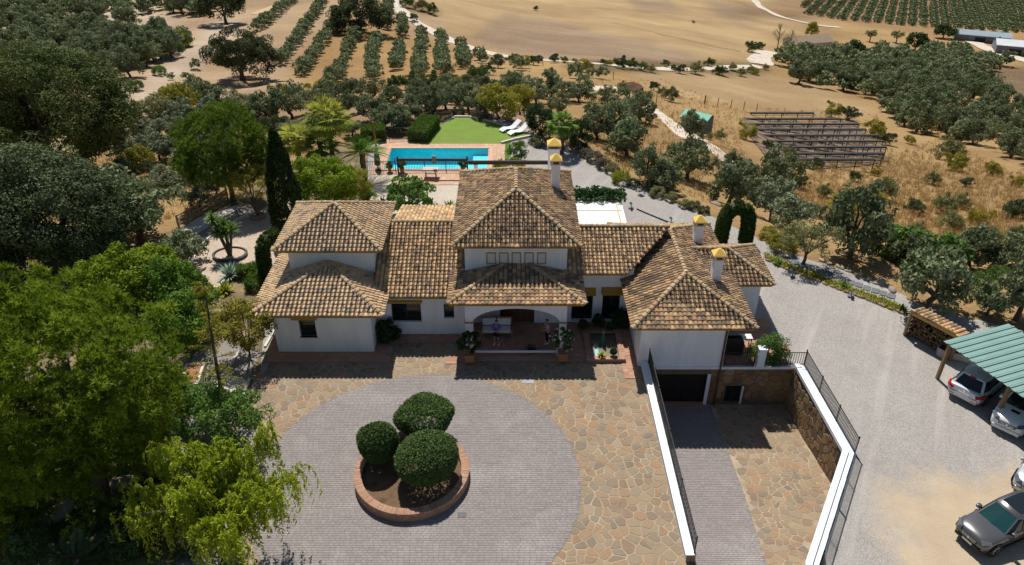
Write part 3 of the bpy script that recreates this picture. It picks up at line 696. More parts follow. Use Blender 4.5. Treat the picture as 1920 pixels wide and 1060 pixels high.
# left wing
wa = fwin(564, 632, 590, 603, 36.5); wa = (wa[0], wa[1], wa[2], 2.35)
wall(-14.0, -8.27, 36.5, 0, 3.2, [rect(*wa)]); blockwalls(-14.0, -8.27, 36.5, 40.1, 0, 3.2); window(*wa, 36.68, bars=0)
vp(MB().box(wa[0]-.35, wa[1]+.15, 36.38, 36.505, wa[3]+.08, wa[3]+.32).build('lintel', M_OCHRE))
vp(MB().box(wa[0]-.05, wa[1]+.05, 36.45, 36.66, wa[2]-.05, wa[2]).build('window_sill', M_TERRA))
# left tower
wall(-13.6, -8.4, 40.08, 0, 5.35); blockwalls(-13.6, -8.4, 40.08, 45.3, 0, 5.35)
# link block, left
we = fwin(736, 604, 788, 566, 38.3); we = (we[0], we[1], we[2], we[3]-.1)
wall(-8.3, -2.6, 38.3, 0, 3.15, [rect(*we), rect(*((lambda q: (q[0], q[1], q[2], 2.3))(fwin(833, 597, 850, 560, 38.3))))])
window(*we, 38.46, bars=1); window(*((lambda q: (q[0], q[1], q[2], 2.3))(fwin(833, 597, 850, 560, 38.3))), 38.46, bars=0)
vp(MB().box(we[0]-.2, we[1]+.1, 38.18, 38.305, we[3]+.03, we[3]+.2).build('lintel', M_OCHRE))
blockwalls(-8.3, -2.6, 38.3, 47.2, 0, 3.15)
# tall block: ground floor behind the porch, upper floor with five framed panels
pd = rect(-0.75, 1.4, 0.15, 2.35); pw = rect(-2.0, -0.35-.5, 0.9, 2.3); pw2 = rect(1.75, 2.75, 0.15, 2.2)
pw = rect(-2.35, -1.2, 0.95, 2.3)
wall(-2.83, 3.3, WC, 0, 6.1, [pd, pw]); blockwalls(-2.83, 3.3, WC, 48.7, 0, 6.1)
window(pw[0][0], pw[1][0], pw[0][1], pw[2][1], WC+.15, bars=1)
dr = MB().box(-0.75, 1.4, WC+.12, WC+.18, .15, 2.35); dro = vp(dr.build('front_door', M_WOOD))
for s in (0, 1):
    for j in range(3):
        xa = -0.68+s*1.08; MB().box(xa, xa+.93, WC+.085, WC+.119, .25+j*.7, .85+j*.7).build('door_panel', M_WOOD, dro, bev=.015)
MB().box(.27, .38, WC+.06, WC+.118, 1.1, 1.3).build('handle', M_IRON, dro)
for i in range(5):
    q = fwin(914+i*23.7, 493.5, 928+i*23.7, 475, WC); a, b, c, d = q; f = MB(); t = .06
    for bxx in ((a-t, b+t, c-t, c), (a-t, b+t, d, d+t), (a-t, a, c, d), (b, b+t, c, d)): f.box(bxx[0], bxx[1], WC-.035, WC+.01, bxx[2], bxx[3])
    fo = vp(f.build('framed_panel', M_OCHRE)); MB().box(a, b, WC-.012, WC+.01, c, d).build('panel_field', mat('panel_white', [(.68, .67, .65)], co='obj') if i == 0 else bpy.data.materials['panel_white'], fo)
for i in range(8):
    x = -2.7+i*5.8/7; vp(MB().bar((x, 38.95, 5.83), (x, WC, 5.83), .12, .12).build('rafter', M_WOOD))
# porch: arched front on two piers
arch = [(-2.3, .15)]+[(-2.3, 2.05)]+[(.25-2.55*math.cos(t), 2.05+1.0*math.sin(t)) for t in [math.pi*k/18 for k in range(1, 18)]]+[(2.8, 2.05), (2.8, .15)]
wall(-2.75, 3.22, 36.7, .15, 3.68, [arch], .38); vp(MB().box(-2.75, 3.22, 37.085, 37.11, 3.07, 3.68).build('wall', M_WHITE))
for x0, x1 in ((-2.75, -2.3), (2.8, 3.22)):
    vp(MB().box(x0-.05, x1+.05, 36.64, 37.11, 2.02, 2.10).build('pier_capital', M_OCHRE)); vp(MB().box(x0+.004, x1-.004, 36.704, 37.08, .15, 2.02).build('pier', M_WHITE))
for i in range(9):
    x = -3.3+i*7.2/8; vp(MB().bar((x, 36.3, 3.55), (x, 36.69, 3.55), .1, .1).build('rafter', M_WOOD))
# right link block with two french doors under yellow awnings
w1 = fwin(1095, 600, 1110, 546, 39.75); w1 = (3.75, w1[1]+.1, 0.12, w1[3]-.1); w2 = fwin(1127, 599, 1164, 545, 39.75); w2 = (w2[0], w2[1], .12, w2[3]-.1)
wall(3.3, 7.45, 39.75, 0, 3.98, [rect(*w1), rect(*w2)]); window(*w1, 39.9, True); window(*w2, 39.9, True)
blockwalls(3.3, 7.45, 39.75, 46.0, 0, 3.1)
for q in (w1, w2):
    vp(MB().add([(q[0]-.12, 39.73, q[3]+.36), (q[1]+.12, 39.73, q[3]+.36), (q[1]+.12, 39.3, q[3]+.02), (q[0]-.12, 39.3, q[3]+.02), (q[0]-.12, 39.73, q[3]-.02), (q[1]+.12, 39.73, q[3]-.02)],
                [(0,3,2,1),(3,4,5,2),(0,4,3),(1,2,5)]).build('awning', M_OCHRE))
vp(MB().box(3.31, 7.34, 39.58, 39.748, 0, .12).build('threshold', M_WHITE))
# right wing over the garage
WG = GY_W
gw = YP(1366, 622, WG).x
gd = rect(8.35, 11.55, -2.88, -0.62); gwn = fwin(1356, 757, 1392, 725, WG); gwn = rect(*gwn)
wall(7.35, gw, WG, 0.0, 3.2); blockwalls(7.35, gw, WG, 46.5, 0.0, 3.2)
M_RUBBLE = pieces('rubble_stone', [(.27,.165,.075), (.20,.13,.07), (.33,.21,.10), (.15,.11,.075), (.24,.15,.07), (.36,.24,.12), (.22,.16,.11)], 0.9, 0.8, 12, (.09,.07,.05), 0.6, 1.2)
M_RMORT = mat('rubble_mortar', [(.20,.145,.09), (.13,.095,.06)], 2, 0.95, 0.5, 12)
gwall = wall(7.6, 16.75, WG+.06, -3.0, -0.16, [gd, gwn], .28, M_RMORT)
st = [p for p in cells(7.9, 16.6, -2.95, -.2, 0.5, 0.03, 21, .55) if not any(inpoly(np.array([q[0] for q in p]), np.array([q[1] for q in p]), o).any() for o in (rect(8.25, 11.75, -3, -.5), rect(gwn[0][0]-.08, gwn[1][0]+.12, gwn[0][1]-.06, gwn[2][1]+.06))) and max(q[1] for q in p) < -.12 and min(q[1] for q in p) > -3.05]
lay_stones(gwall, st, lambda u, v, h: (u, WG+.058-h, v), 0.03, M_RUBBLE, 100, 'rubble_stones', lambda p: -parea(p))
# closed interior behind the garage front so no light leaks in
vp(MB().box(7.7, 12.2, WG+.9, WG+6, -3.0, -.17).build('garage_interior', M_RMORT))
gdo = vp(MB().box(8.35, 11.55, WG+.26, WG+.32, -2.88, -.62).build('garage_door', mat('garage_door_paint', [(.012,.013,.012), (.02,.02,.018)], 6, .6)))
for i in range(16): MB().box(8.36+i*.2, 8.545+i*.2, WG+.235, WG+.259, -2.86, -.64).build('door_board', bpy.data.materials['garage_door_paint'], gdo)
vp(MB().box(11.55, 11.75, WG-.02, WG+.30, -2.9, -.58).build('door_jamb', M_WHITE)); vp(MB().box(8.35, 11.6, WG-.35, WG+.2, -2.9, -2.86).build('threshold', M_TERRA))
window(gwn[0][0], gwn[1][0], gwn[0][1], gwn[2][1], WG+.25, bars=1); vp(MB().box(gwn[1][0]+.002, gwn[1][0]+.1, WG-.02, WG+.3, gwn[0][1], gwn[2][1]).build('window_jamb', M_WHITE))
vp(MB().box(7.6, 16.7, WG-.06, WG+.3, -.16, -.003).build('floor_band', M_WHITE))
dp = MB().tube([(gw-.1, WG-.06, 3.0), (gw-.1, WG-.06, -2.9)], .06, 8); vp(dp.build('downpipe', mat('brown_pipe', [(.16,.07,.045)], co='obj'), smooth=True))
# far right wing
wall(12.6, 15.5, 40.0, 0, 3.0); blockwalls(12.6, 15.5, 40.0, 43.9, 0, 3.0)
vp(MB().bar((13.35, 35.5, 0), (13.35, 35.5, 3.05), .14).build('terrace_post', M_WHITE)) if False else None
# eaves bands and soffits in ochre
eb = [((-14.95, 36.0, ZA), (-7.5, 36.0, ZA)), ((-14.15, 39.56, ZB), (-7.95, 39.56, ZB)), ((-3.4, 38.86, ZC), (3.9, 38.86, ZC)), ((-3.6, 36.26, ZD), (4.12, 36.26, ZD)), ((-7.3, 37.99, ZE), (-3.7, 37.99, ZE)), ((4.0, 39.26, ZF_), (6.9, 39.26, ZF_)), ((6.85, 34.71, ZG), (13.55, 34.71, ZG)), ((13.5, 39.56, ZH), (16.0, 39.56, ZH))]
for a, b in eb: vp(MB().bar((a[0], a[1]-.02, a[2]-.10), (b[0], b[1]-.02, b[2]-.10), .10, .075).build('eave_band', M_OCHRE))
for (x0, x1, y0, y1, z) in ((-14.95, -7.5, 36.02, 36.5, ZA), (-14.15, -7.95, 39.6, 45.7, ZB), (-3.4, 3.9, 38.9, 49.2, ZC), (6.85, 13.55, 34.75, 46.9, ZG), (12.9, 16.0, 39.6, 44.3, ZH)):
    vp(MB().add([(x0, y0, z-.1), (x1, y0, z-.1), (x1, y1, z-.1), (x0, y1, z-.1)], [(0, 3, 2, 1)]).build('soffit', M_WHITE))
# chimneys
def chimney(p, h, w=0.55, lean=0):
    x, y, z = p; c = MB().box(x-w/2, x+w/2, y-w/2, y+w/2, z-.6, z+h); co = vp(c.build('chimney', M_WHITE))
    e = w/2+.07
    MB().box(x-e, x+e, y-e, y+e, z+h, z+h+.07).build('chimney_collar', M_KERB, co)
    s = w/2-.02; mb = MB()
    for a in (-1, 1):
        for b in (-1, 1): mb.box(x+a*s-.06, x+a*s+.06, y+b*s-.06, y+b*s+.06, z+h+.07, z+h+.25)
    mb.build('chimney_pillar', M_KERB, co); MB().box(x-s+.08, x+s-.08, y-s+.08, y+s-.08, z+h+.07, z+h+.25).build('flue', M_IRON, co)
    e = w/2+.11; t = z+h+.25
    MB().add([(x-e,y-e,t),(x+e,y-e,t),(x+e,y+e,t),(x-e,y+e,t),(x-e,y-e,t+.09),(x+e,y-e,t+.09),(x+e,y+e,t+.09),(x-e,y+e,t+.09),(x-.05,y-.05,t+.42),(x+.05,y-.05,t+.42),(x+.05,y+.05,t+.42),(x-.05,y+.05,t+.42)],
        [(0,3,2,1),(0,1,5,4),(1,2,6,5),(2,3,7,6),(3,0,4,7),(4,5,9,8),(5,6,10,9),(6,7,11,10),(7,4,8,11),(8,9,10,11)]).build('chimney_cap', M_YELLOW, co)
chimney(G(1041, 348, 6.7), 1.55); chimney(G(1306, 456, 3.8), 1.35); chimney(G(1340, 525, 3.7), 1.5)
bq = YP(1038, 285, 54.0)
# ================================================================== yard, terrace, pool side
def floor_tiles(parent, poly, z, s=0.3):
    mb = MB(); xs_ = [p[0] for p in poly]; ys_ = [p[1] for p in poly]; x = min(xs_)
    while x < max(xs_):
        y = min(ys_)
        while y < max(ys_):
            if inpoly(np.array([x+s/2]), np.array([y+s/2]), poly)[0]:
                a, b, c, d = x+.008, x+s-.008, y+.008, y+s-.008
                mb.add([(a,c,z),(b,c,z),(b,d,z),(a,d,z),(a,c,z+.006),(b,c,z+.006),(b,d,z+.006),(a,d,z+.006)], [(4,5,6,7),(0,1,5,4),(1,2,6,5),(2,3,7,6),(3,0,4,7)], random.random())
            y += s
        x += s
    return tag(mb.build('floor_tiles', M_TERRA, parent), kind='stuff')
M_TGROUT = mat('tile_grout', [(.30,.19,.14), (.36,.24,.18)], 3, 0.95)
def patio(name, poly, z, s=0.3):
    o = sheet(name, poly, M_TGROUT, z, skirt=z+.05); floor_tiles(o, poly, z, s); return o
patio('left_patio', [(-14.75, 35.5), (-7.2, 35.5), (-7.2, 37.5), (-8.2, 38.25), (-14.0, 38.25), (-14.75, 38.25)], 0.06)
patio('front_strip', [(-7.2, 37.45), (-3.17, 37.45), (-3.17, 38.28), (-7.2, 38.28)], 0.06)
patio('porch_floor', [(-3.15, 35.6), (4.95, 35.6), (4.95, 37.3), (3.36, 37.3), (3.36, 39.36), (-2.86, 39.36), (-2.86, 38.28), (-3.15, 38.28)], 0.15)
patio('porch_front_strip', [(-3.9, 35.35), (-3.17, 35.35), (-3.17, 36.1), (-3.9, 36.1)], 0.05)
patio('right_courtyard', [(3.38, 37.32), (5.2, 37.32), (5.2, 36.1), (7.33, 36.1), (7.33, 39.56), (3.38, 39.56)], 0.07)
patio('side_strip', [(6.45, 34.0), (7.33, 34.0), (7.33, 36.08), (6.45, 36.08)], 0.05)
patio('bbq_terrace', [(12.35, 35.5), (16.3, 35.5), (16.3, 39.95), (12.35, 39.95)], 0.03)
patio('corner_step', gp([(1447,645),(1478,647),(1480,664),(1462,662),(1445,656)]), 0.03)
# porch rail and furniture
o = empty('porch_rail', (0.2, 36.05, .15), 0, 'low white painted rail along the front edge of the porch', 'rail')
MB().box(-2.55, 2.55, -.05, .05, .22, .32).build('top_rail', M_WHITE, o)
for x in (-2.5, 2.5): MB().box(x-.05, x+.05, -.06, .06, 0, .5).build('post', M_WHITE, o)
M_CUSH = mat('white_cushion', [(.70,.70,.72), (.62,.62,.65)], 3, 0.95, .2, 10, co='obj')
M_TEAK = mat('teak', [(.25,.14,.055), (.32,.19,.08)], 4, .7, .2, 20, co='obj', stretch=(1, 8, 8))
o = empty('garden_sofa', (-0.95, 38.2, .158), 0, 'wooden sofa with white cushions standing in the porch', 'sofa')
MB().box(-.95, .95, -.38, .4, .26, .32).build('seat_frame', M_TEAK, o)
for sx in (-1, 1):
    MB().box(sx*.95-.05, sx*.95+.05, -.38, .42, .45, .52).build('armrest', M_TEAK, o)
    for sy in (-.36, .38): MB().box(sx*.95-.04, sx*.95+.04, sy-.04, sy+.04, 0, .45).build('leg', M_TEAK, o)
    MB().box(sx*.45-.42, sx*.45+.42, -.40, .22, .33, .48).build('seat_cushion', M_CUSH, o, True, .05)
    MB().box(sx*.45-.42, sx*.45+.42, .2, .38, .49, .98).build('back_cushion', M_CUSH, o, True, .06)
MB().box(-.95, .95, .39, .44, .32, 1.0).build('backrest', M_TEAK, o)
M_POT = mat('terracotta_pot', [(.33,.15,.075), (.40,.19,.10)], 3, .85, .2, 20, co='obj')
# fountain basin
fo = empty('fountain_basin', (5.35, 36.95, 0), 0, 'square tiled basin with pale blue water beside the porch', 'fountain')
FX0, FX1, FY0, FY1 = -.62, 1.0, -1.1, 1.25
for nm, q in (('rim', (FX0-.35, FX1+.35, FY0-.35, FY0, 0, .24)), ('rim', (FX0-.35, FX1+.35, FY1, FY1+.35, 0, .24)), ('rim', (FX0-.35, FX0, FY0, FY1, 0, .24)), ('rim', (FX1, FX1+.35, FY0, FY1, 0, .24))):
    mb = MB(); mb.box(*q); ro = mb.build(nm, M_TGROUT, fo)
    horiz = (q[1]-q[0]) > (q[3]-q[2]); L = (q[1]-q[0]) if horiz else (q[3]-q[2]); k = int(L/.11)
    tb = MB()
    for i in range(k):
        a = i*L/k+.006; b = (i+1)*L/k-.006
        if horiz: tb.box(q[0]+a, q[0]+b, q[2], q[3], .24, .275, random.random())
        else: tb.box(q[0], q[1], q[2]+a, q[2]+b, .24, .275, random.random())
    tag(tb.build('rim_bricks', M_TERRA, ro), kind='stuff')
MB().box(FX0, FX1, FY0, FY1, .02, .05).build('basin_floor', mat('basin_tile', [(.55,.62,.62), (.62,.68,.67)], 6, .4, co='obj'), fo)
m, n, b = newmat('clear_water'); tr = n.nodes.new('ShaderNodeBsdfTransparent'); tr.inputs[0].default_value = (.72, .93, .96, 1)
gl = n.nodes.new('ShaderNodeBsdfGlossy'); gl.inputs['Roughness'].default_value = .04; fr = n.nodes.new('ShaderNodeFresnel'); fr.inputs[0].default_value = 1.33
bp = n.nodes.new('ShaderNodeBump'); bp.inputs['Strength'].default_value = .25; bp.inputs['Distance'].default_value = .05
n.links.new(noise(n, 2.2, 3, coords(n, 'pos')), bp.inputs['Height']); n.links.new(bp.outputs[0], gl.inputs['Normal']); n.links.new(bp.outputs[0], fr.inputs['Normal'])
mx = n.nodes.new('ShaderNodeMixShader'); n.links.new(fr.outputs[0], mx.inputs[0]); n.links.new(tr.outputs[0], mx.inputs[1]); n.links.new(gl.outputs[0], mx.inputs[2]); n.links.new(mx.outputs[0], n.nodes['Material Output'].inputs[0]); M_WATER = m
MB().add([(FX0, FY0, .19), (FX1, FY0, .19), (FX1, FY1, .19), (FX0, FY1, .19)], [(0, 1, 2, 3)]).build('water', M_WATER, fo)
M_TEAL = mat('teal_glaze', [(.01,.10,.07), (.015,.14,.10)], 5, .35, co='obj')
MB().lathe([(.16,.05),(.12,.2),(.05,.28),(.06,.45),(.12,.55),(.1,.75),(.06,.85),(.07,.95),(.03,1.08)], 12).build('spout_figure', M_TEAL, fo, True, loc=(.15, .15, 0))
# ---- brick planter ring
ring = empty('brick_planter', (-4.87, 26.5, .04), 0, 'round brick planter in the middle of the circular drive', 'planter')
M_BRICK = pieces('planter_brick', [(.36,.20,.13), (.42,.25,.17), (.30,.165,.11), (.46,.29,.20)], .9, .3, 25, (.2,.12,.09), .4, 1.2)
M_EARTH = mat('planter_earth', [(.09,.055,.035), (.16,.10,.06), (.11,.07,.045)], 2, .98, .6, 10, fine=.3)
mb = MB(); mb.lathe([(2.76,0),(2.76,.4),(2.42,.4),(2.42,.1)], 72); mb.build('ring_wall', M_TGROUT, ring)
NB = 216; bm_ = MB().box(-.19, .19, -.034, .034, 0, .11).mesh('brick', M_BRICK)
for i in range(NB):
    t = 2*math.pi*i/NB; o = link('brick', bm_, ring, (2.6*math.cos(t), 2.6*math.sin(t), .4+random.uniform(-.004, .004)), t+random.uniform(-.01, .01))
cr = MB()
for j in range(5):
    for i in range(72):
        t = 2*math.pi*(i+.5*(j % 2))/72; Mx = Matrix.Rotation(t, 4, 'Z'); cr.box(2.72, 2.785, -.112, .112, .005+j*.082, .077+j*.082, random.random(), Mx)
tag(cr.build('wall_bricks', M_BRICK, ring), kind='stuff')
MB().lathe([(0.02, .30), (1.2, .33), (2.45, .27)][::-1], 48).build('earth', M_EARTH, ring)
# ---- railings
def railing(name, pts, h, label, post_every=2.2, bar_every=0.13, r=.012, m=None, lattice=False):
    m = m or M_IRON; P = [Vector(p) for p in pts]; o = empty(name, P[0], 0, label, 'railing')
    bars = MB(); tot = 0; up = Vector((0, 0, 1))
    for a, b in zip(P, P[1:]):
        a = a-P[0]; b = b-P[0]; L = (b-a).length
        for z in (h, .1): MB().bar(a+up*z, b+up*z, .04, .03).build('rail', m, o)
        k = max(1, round(L/post_every))
        for i in range(k+1): p = a.lerp(b, i/k); MB().bar(p, p+up*(h+.12), .05, .05).build('post', m, o)
        nb = int(L/bar_every)
        for i in range(1, nb):
            p = a.lerp(b, i/nb); bars.bar(p+up*.1, p+up*h, r*2, r*2)
            if lattice and i % 2: bars.bar(p+up*.1, a.lerp(b, min(1, (i+2)/nb))+up*h, r*1.4, r*1.4)
    tag(bars.build('balusters', m, o), kind='stuff'); return o
# ramp wall on the left: white, with coping
o = empty('ramp_wall', (7.75, 21.6, 0), 0, 'low white wall with coping along the left side of the garage ramp', 'wall')
MB().box(-.2, .19, 0, 13.5, -3.0, .40).build('wall_body', M_WHITE, o); MB().box(-.24, .23, -.02, 13.45, .402, .46).build('coping', M_WHITE, o)
mb = MB()
for j in range(16):
    for i in range(2): mb.box(-.2+i*.2+.005, -.01+i*.2, -.05, -.002, -1.2+j*.1, -1.11+j*.1, random.random())
tag(mb.build('end_bricks', M_BRICK, o), kind='stuff')
railing('ramp_railing', [(7.9, 34.9, .46), (7.9, 21.7, .46)], .95, 'black iron railing on the white wall left of the garage ramp', 3.1, .12, .011, None, True)
# right retaining wall
rw = empty('retaining_wall', (16.6, 35, 0), 0, 'stone retaining wall with white coping on the right of the garage ramp', 'wall')
RP = [Vector((16.55, 35.15, 0)), Vector((16.80, 28.15, 0)), Vector((12.72, 21.4, 0)), Vector((11.2, 15.0, 0)), Vector((11.2, 8, 0))]
body = MB(); cop = MB(); led = MB()
for i, (a, b) in enumerate(zip(RP, RP[1:])):
    d = (b-a).normalized(); q = Vector((-d.y, d.x, 0)); q = q if q.x > 0 else -q
    body.add([a+Vector((0,0,-3.1)), b+Vector((0,0,-3.1)), b, a, a+q*.3+Vector((0,0,-3.1)), b+q*.3+Vector((0,0,-3.1)), b+q*.3, a+q*.3], [(0,1,2,3),(3,2,6,7),(4,7,6,5)])
def off(i, k):
    ns = []
    for a, b in zip(RP, RP[1:]):
        d = (b-a).normalized(); q = Vector((-d.y, d.x, 0)); ns.append(q if q.x > 0 else -q)
    n0 = ns[max(0, i-1)]; n1 = ns[min(i, len(ns)-1)]; m_ = (n0+n1).normalized(); return RP[i]+m_*k/max(.4, m_.dot(n0))
def band(mb, k0, k1, z0, z1):
    n = len(RP); vs = []
    for i in range(n):
        a, b = off(i, k0), off(i, k1); vs += [(a.x, a.y, z0), (b.x, b.y, z0), (b.x, b.y, z1), (a.x, a.y, z1)]
    fs = []
    for i in range(n-1):
        for k in range(4): fs.append((4*i+k, 4*i+4+k, 4*i+4+(k+1) % 4, 4*i+(k+1) % 4))
    fs += [(0, 1, 2, 3), (4*n-1, 4*n-2, 4*n-3, 4*n-4)]; mb.add(vs, fs)
W0 = -rw.location
def shift(mb): mb.v = [(x+W0.x, y+W0.y, z+W0.z) for x, y, z in mb.v]; return mb
band(cop, -.05, .24, .004, .22); band(led, .242, .60, .004, .10)
wb = shift(body).build('wall_body', M_RMORT, rw); shift(cop).build('coping', M_WHITE, rw); shift(led).build('ledge', M_WHITE, rw)
a, b = RP[0], RP[1]; dv = (b-a).normalized(); L = (b-a).length; qv = Vector((dv.y, -dv.x, 0)); qv = qv if qv.x < 0 else -qv
st = [p for p in cells(0, L, -2.95, 0, .46, .03, 33, .6) if min(q[1] for q in p) > zramp(0, 35.15-sum(q[0] for q in p)/len(p))-.25 and max(q[1] for q in p) < .02 and max(q[0] for q in p) < L+.03]
lay_stones(wb, [[(u, v) for u, v in p] for p in st], lambda u, v, h: tuple(a+dv*u+Vector((0, 0, v))+qv*(h-.002)+W0), .05, M_RUBBLE, 150, 'rubble_stones', lambda p: -parea(p))
railing('yard_railing', [off(0, .52)+Vector((0, 0, .12)), off(1, .52)+Vector((0, 0, .12)), off(2, .52)+Vector((0, 0, .12)), off(3, .52)+Vector((0, 0, .12))], 1.0, 'black iron railing along the bent edge of the gravel yard', 2.2, .125, .013)
railing('terrace_railing', [(12.45, 35.22, .03), (14.15, 35.22, .03)], .95, 'short black railing at the barbecue terrace beside the garage wall', 1.7, .12)
railing('terrace_railing', [(15.3, 35.22, .03), (17.1, 35.22, .03)], .95, 'black railing between the terrace bush and the yard corner', 1.8, .13)
o = empty('gate_pillar', (14.5, 35.25, 0), 0, 'square white pillar beside the bush on the barbecue terrace', 'pillar'); MB().box(-.22, .22, -.2, .2, 0, 1.25).build('shaft', M_WHITE, o, bev=.02); MB().box(-.25, .25, -.23, .23, 1.252, 1.32).build('pillar_cap', M_WHITE, o, bev=.02)
# barbecue
M_BLACK = mat('black_cover', [(.010,.011,.011), (.018,.019,.019)], 4, .6, co='obj')
o = empty('barbecue', (13.2, 36.6, .035), 0, 'black barbecue with an open grill lid on the shaded terrace', 'barbecue')
MB().box(-.65, .55, -.4, .35, .0, .95).build('cabinet', M_BLACK, o, bev=.04); MB().box(-.5, .4, .1, .62, 1.0, 1.06).build('lid', M_BLACK, o)
g = MB()
for i in range(4): g.box(-.44+i*.22, -.26+i*.22, .14, .34, 1.062, 1.075); g.box(-.44+i*.22, -.26+i*.22, .38, .58, 1.062, 1.075)
g.build('grill_grate', mat('grill_steel', [(.20,.20,.19)], rough=.5, co='obj'), o)
o = empty('side_table', (14.1, 37.1, .035), 0, 'small white side table next to the black barbecue', 'table'); MB().box(-.35, .35, -.25, .25, .68, .73).build('table_top', M_CUSH, o)
for x in (-.3, .3):
    for y in (-.2, .2): MB().box(x-.02, x+.02, y-.02, y+.02, 0, .68).build('leg', M_IRON, o)
# ---- carport and woodshed
M_ROOFG = mat('green_sheet_metal', [(.185,.315,.285), (.225,.36,.33)], .8, .45, metal=.15)
M_TIMB = mat('weathered_timber', [(.20,.12,.055), (.28,.18,.09), (.15,.09,.045)], 3, .85, .3, 20, stretch=(1, 1, 8))
zc = 2.55; A_ = G(1769, 640, zc); B_ = G(1891, 607, zc+.25); C_ = G(1960, 775, zc-.02)
da = (B_-A_); dc = (C_-A_); dc = dc.normalized()*13
cpo = empty('carport', (A_.x, A_.y, 0), 0, 'timber carport with a pale green ribbed metal roof', 'carport')
L1 = da.length; Lc = dc.length; e1 = da.normalized(); e2 = dc.normalized(); nn = e1.cross(e2).normalized(); nn = nn if nn.z > 0 else -nn
bA = Vector((0, 0, A_.z)); rs = int(Lc/.42); per = Lc/rs
prof = [(0, .0), (.62, .0), (.70, .055), (.90, .055), (.98, 0)]
vs = []; fs = []
for i in range(rs):
    for u, h in prof: p = bA+e2*((i+u)*per)+nn*h; vs += [p, p+e1*L1]
p = bA+e2*Lc; vs += [p, p+e1*L1]
for i in range(len(vs)//2-1): fs.append((2*i, 2*i+1, 2*i+3, 2*i+2))
ro = MB().add(vs, fs).build('metal_roof', M_ROOFG, cpo)
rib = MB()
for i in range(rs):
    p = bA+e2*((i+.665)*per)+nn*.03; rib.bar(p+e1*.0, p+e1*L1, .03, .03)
rib.build('rib_shade_strip', mat('rib_shade_green', [(.05,.10,.09)], co='obj'), ro)  # darker roof green strips standing in for the shade beside each rib
MB().bar(bA-nn*.10+e1*.25, bA+e2*Lc-nn*.10+e1*.25, .12, .16).build('beam', M_TIMB, cpo); MB().bar(bA-nn*.10+e1*(L1-.3), bA+e2*Lc-nn*.10+e1*(L1-.3), .12, .16).build('beam', M_TIMB, cpo)
for k, (t, e) in enumerate(((.25, .25), (4.1, .25), (8.2, .25), (12.3, .25), (.25, L1-.3), (8.2, L1-.3))):
    p = bA+e2*t+e1*e-nn*.12; q = Vector((p.x, p.y, 0)); MB().bar(q, p, .17, .17).build('post', M_TIMB, cpo)
P0, P1 = G(1709, 584, 1.75), G(1800, 632, 1.75); d = (P1-P0); L = d.length; d.normalize(); q = Vector((-d.y, d.x, 0)); q = q if q.y > 0 else -q
ws = empty('woodshed', (P0.x, P0.y, 0), 0, 'low open log store with an ochre beam and tiled top', 'shed'); Z = Vector((0, 0, 1))
MB().bar(Z*1.7, Z*1.7+d*L, .16, .24).build('front_beam', mat('ochre_beam', [(.42,.27,.07), (.50,.34,.10), (.34,.2,.06)], 3, .8, .3, 15), ws)
rf = MB().add([Z*1.82-q*.15, Z*1.82+d*L-q*.15, Z*1.62+d*L+q*1.1, Z*1.62+q*1.1], [(0, 1, 2, 3)]).build('roof', M_PAN, ws)
for i in range(int(L/.26)):
    p = Z*1.8+d*(.13+i*.26)-q*.18
    for j in range(4):
        pp = p+q*(j*.3)-Z*(j*.05)+Z*.03; o = link('tile', tile_me.get('roof_tile_tan') or tmb.mesh('tile', T_TAN), rf); tile_me['roof_tile_tan'] = o.data
        o.matrix_local = Matrix(((d.x, q.x, 0, pp.x), (d.y, q.y, 0, pp.y), (0, -.16, 1, pp.z), (0, 0, 0, 1)))
MB().add([Z*0-q*0, q*1.0, q*1.0+Z*1.6, Z*1.6], [(0,1,2,3),(3,2,1,0)]).build('side_wall', M_KERB, ws)
for t in (0.06, L-.06): MB().bar(d*t-q*.02, d*t-q*.02+Z*1.6, .14, .16).build('post', M_TIMB, ws)
MB().bar(q*1.05+Z*.8, q*1.05+d*L+Z*.8, .06, 1.6).build('back_wall', M_RMORT, ws)
M_LOG = pieces('firewood', [(.06,.033,.016), (.13,.075,.035), (.04,.024,.013), (.20,.12,.05), (.08,.045,.023)], .9, .4, 15)
lg = MB().tube([(0, 0, 0), (0, .8, 0)], .085, 7).mesh('log', M_LOG); k = 0
for j in range(9):
    for i in range(int(L/.17)-1):
        if random.random() < .1+.05*(j > 6)*j/2: continue
        o = link('log', lg, ws); o.location = d*(.15+i*.172+.08*(j % 2))+q*random.uniform(.08, .22)+Z*(.1+j*.152); s = random.uniform(.8, 1.1)
        o.rotation_euler = (0, random.uniform(0, 3), math.atan2(q.y, q.x)-math.pi/2); o.scale = (s, 1, s)
M_LILAC = mat('lilac_bin', [(.30,.24,.28)], rough=.6, co='obj')
p = G(1766, 668); MB().lathe([(.30,0),(.36,.1),(.40,.62),(.42,.66),(.36,.66),(.33,.15)], 18).build('garden_tub', M_LILAC, None, True, loc=p); tag(bpy.data.objects['garden_tub'], 'round lilac plastic tub beside the carport post', 'tub')
p = G(1799, 672); o = empty('stone_trough', p, R(-28), 'pale rectangular stone trough under the carport edge', 'trough'); MB().box(-.6, .6, -.3, .3, 0, .42).build('trough_body', M_KERB, o, bev=.03); MB().box(-.5, .5, -.2, .2, .423, .43).build('trough_soil', M_EARTH, o)
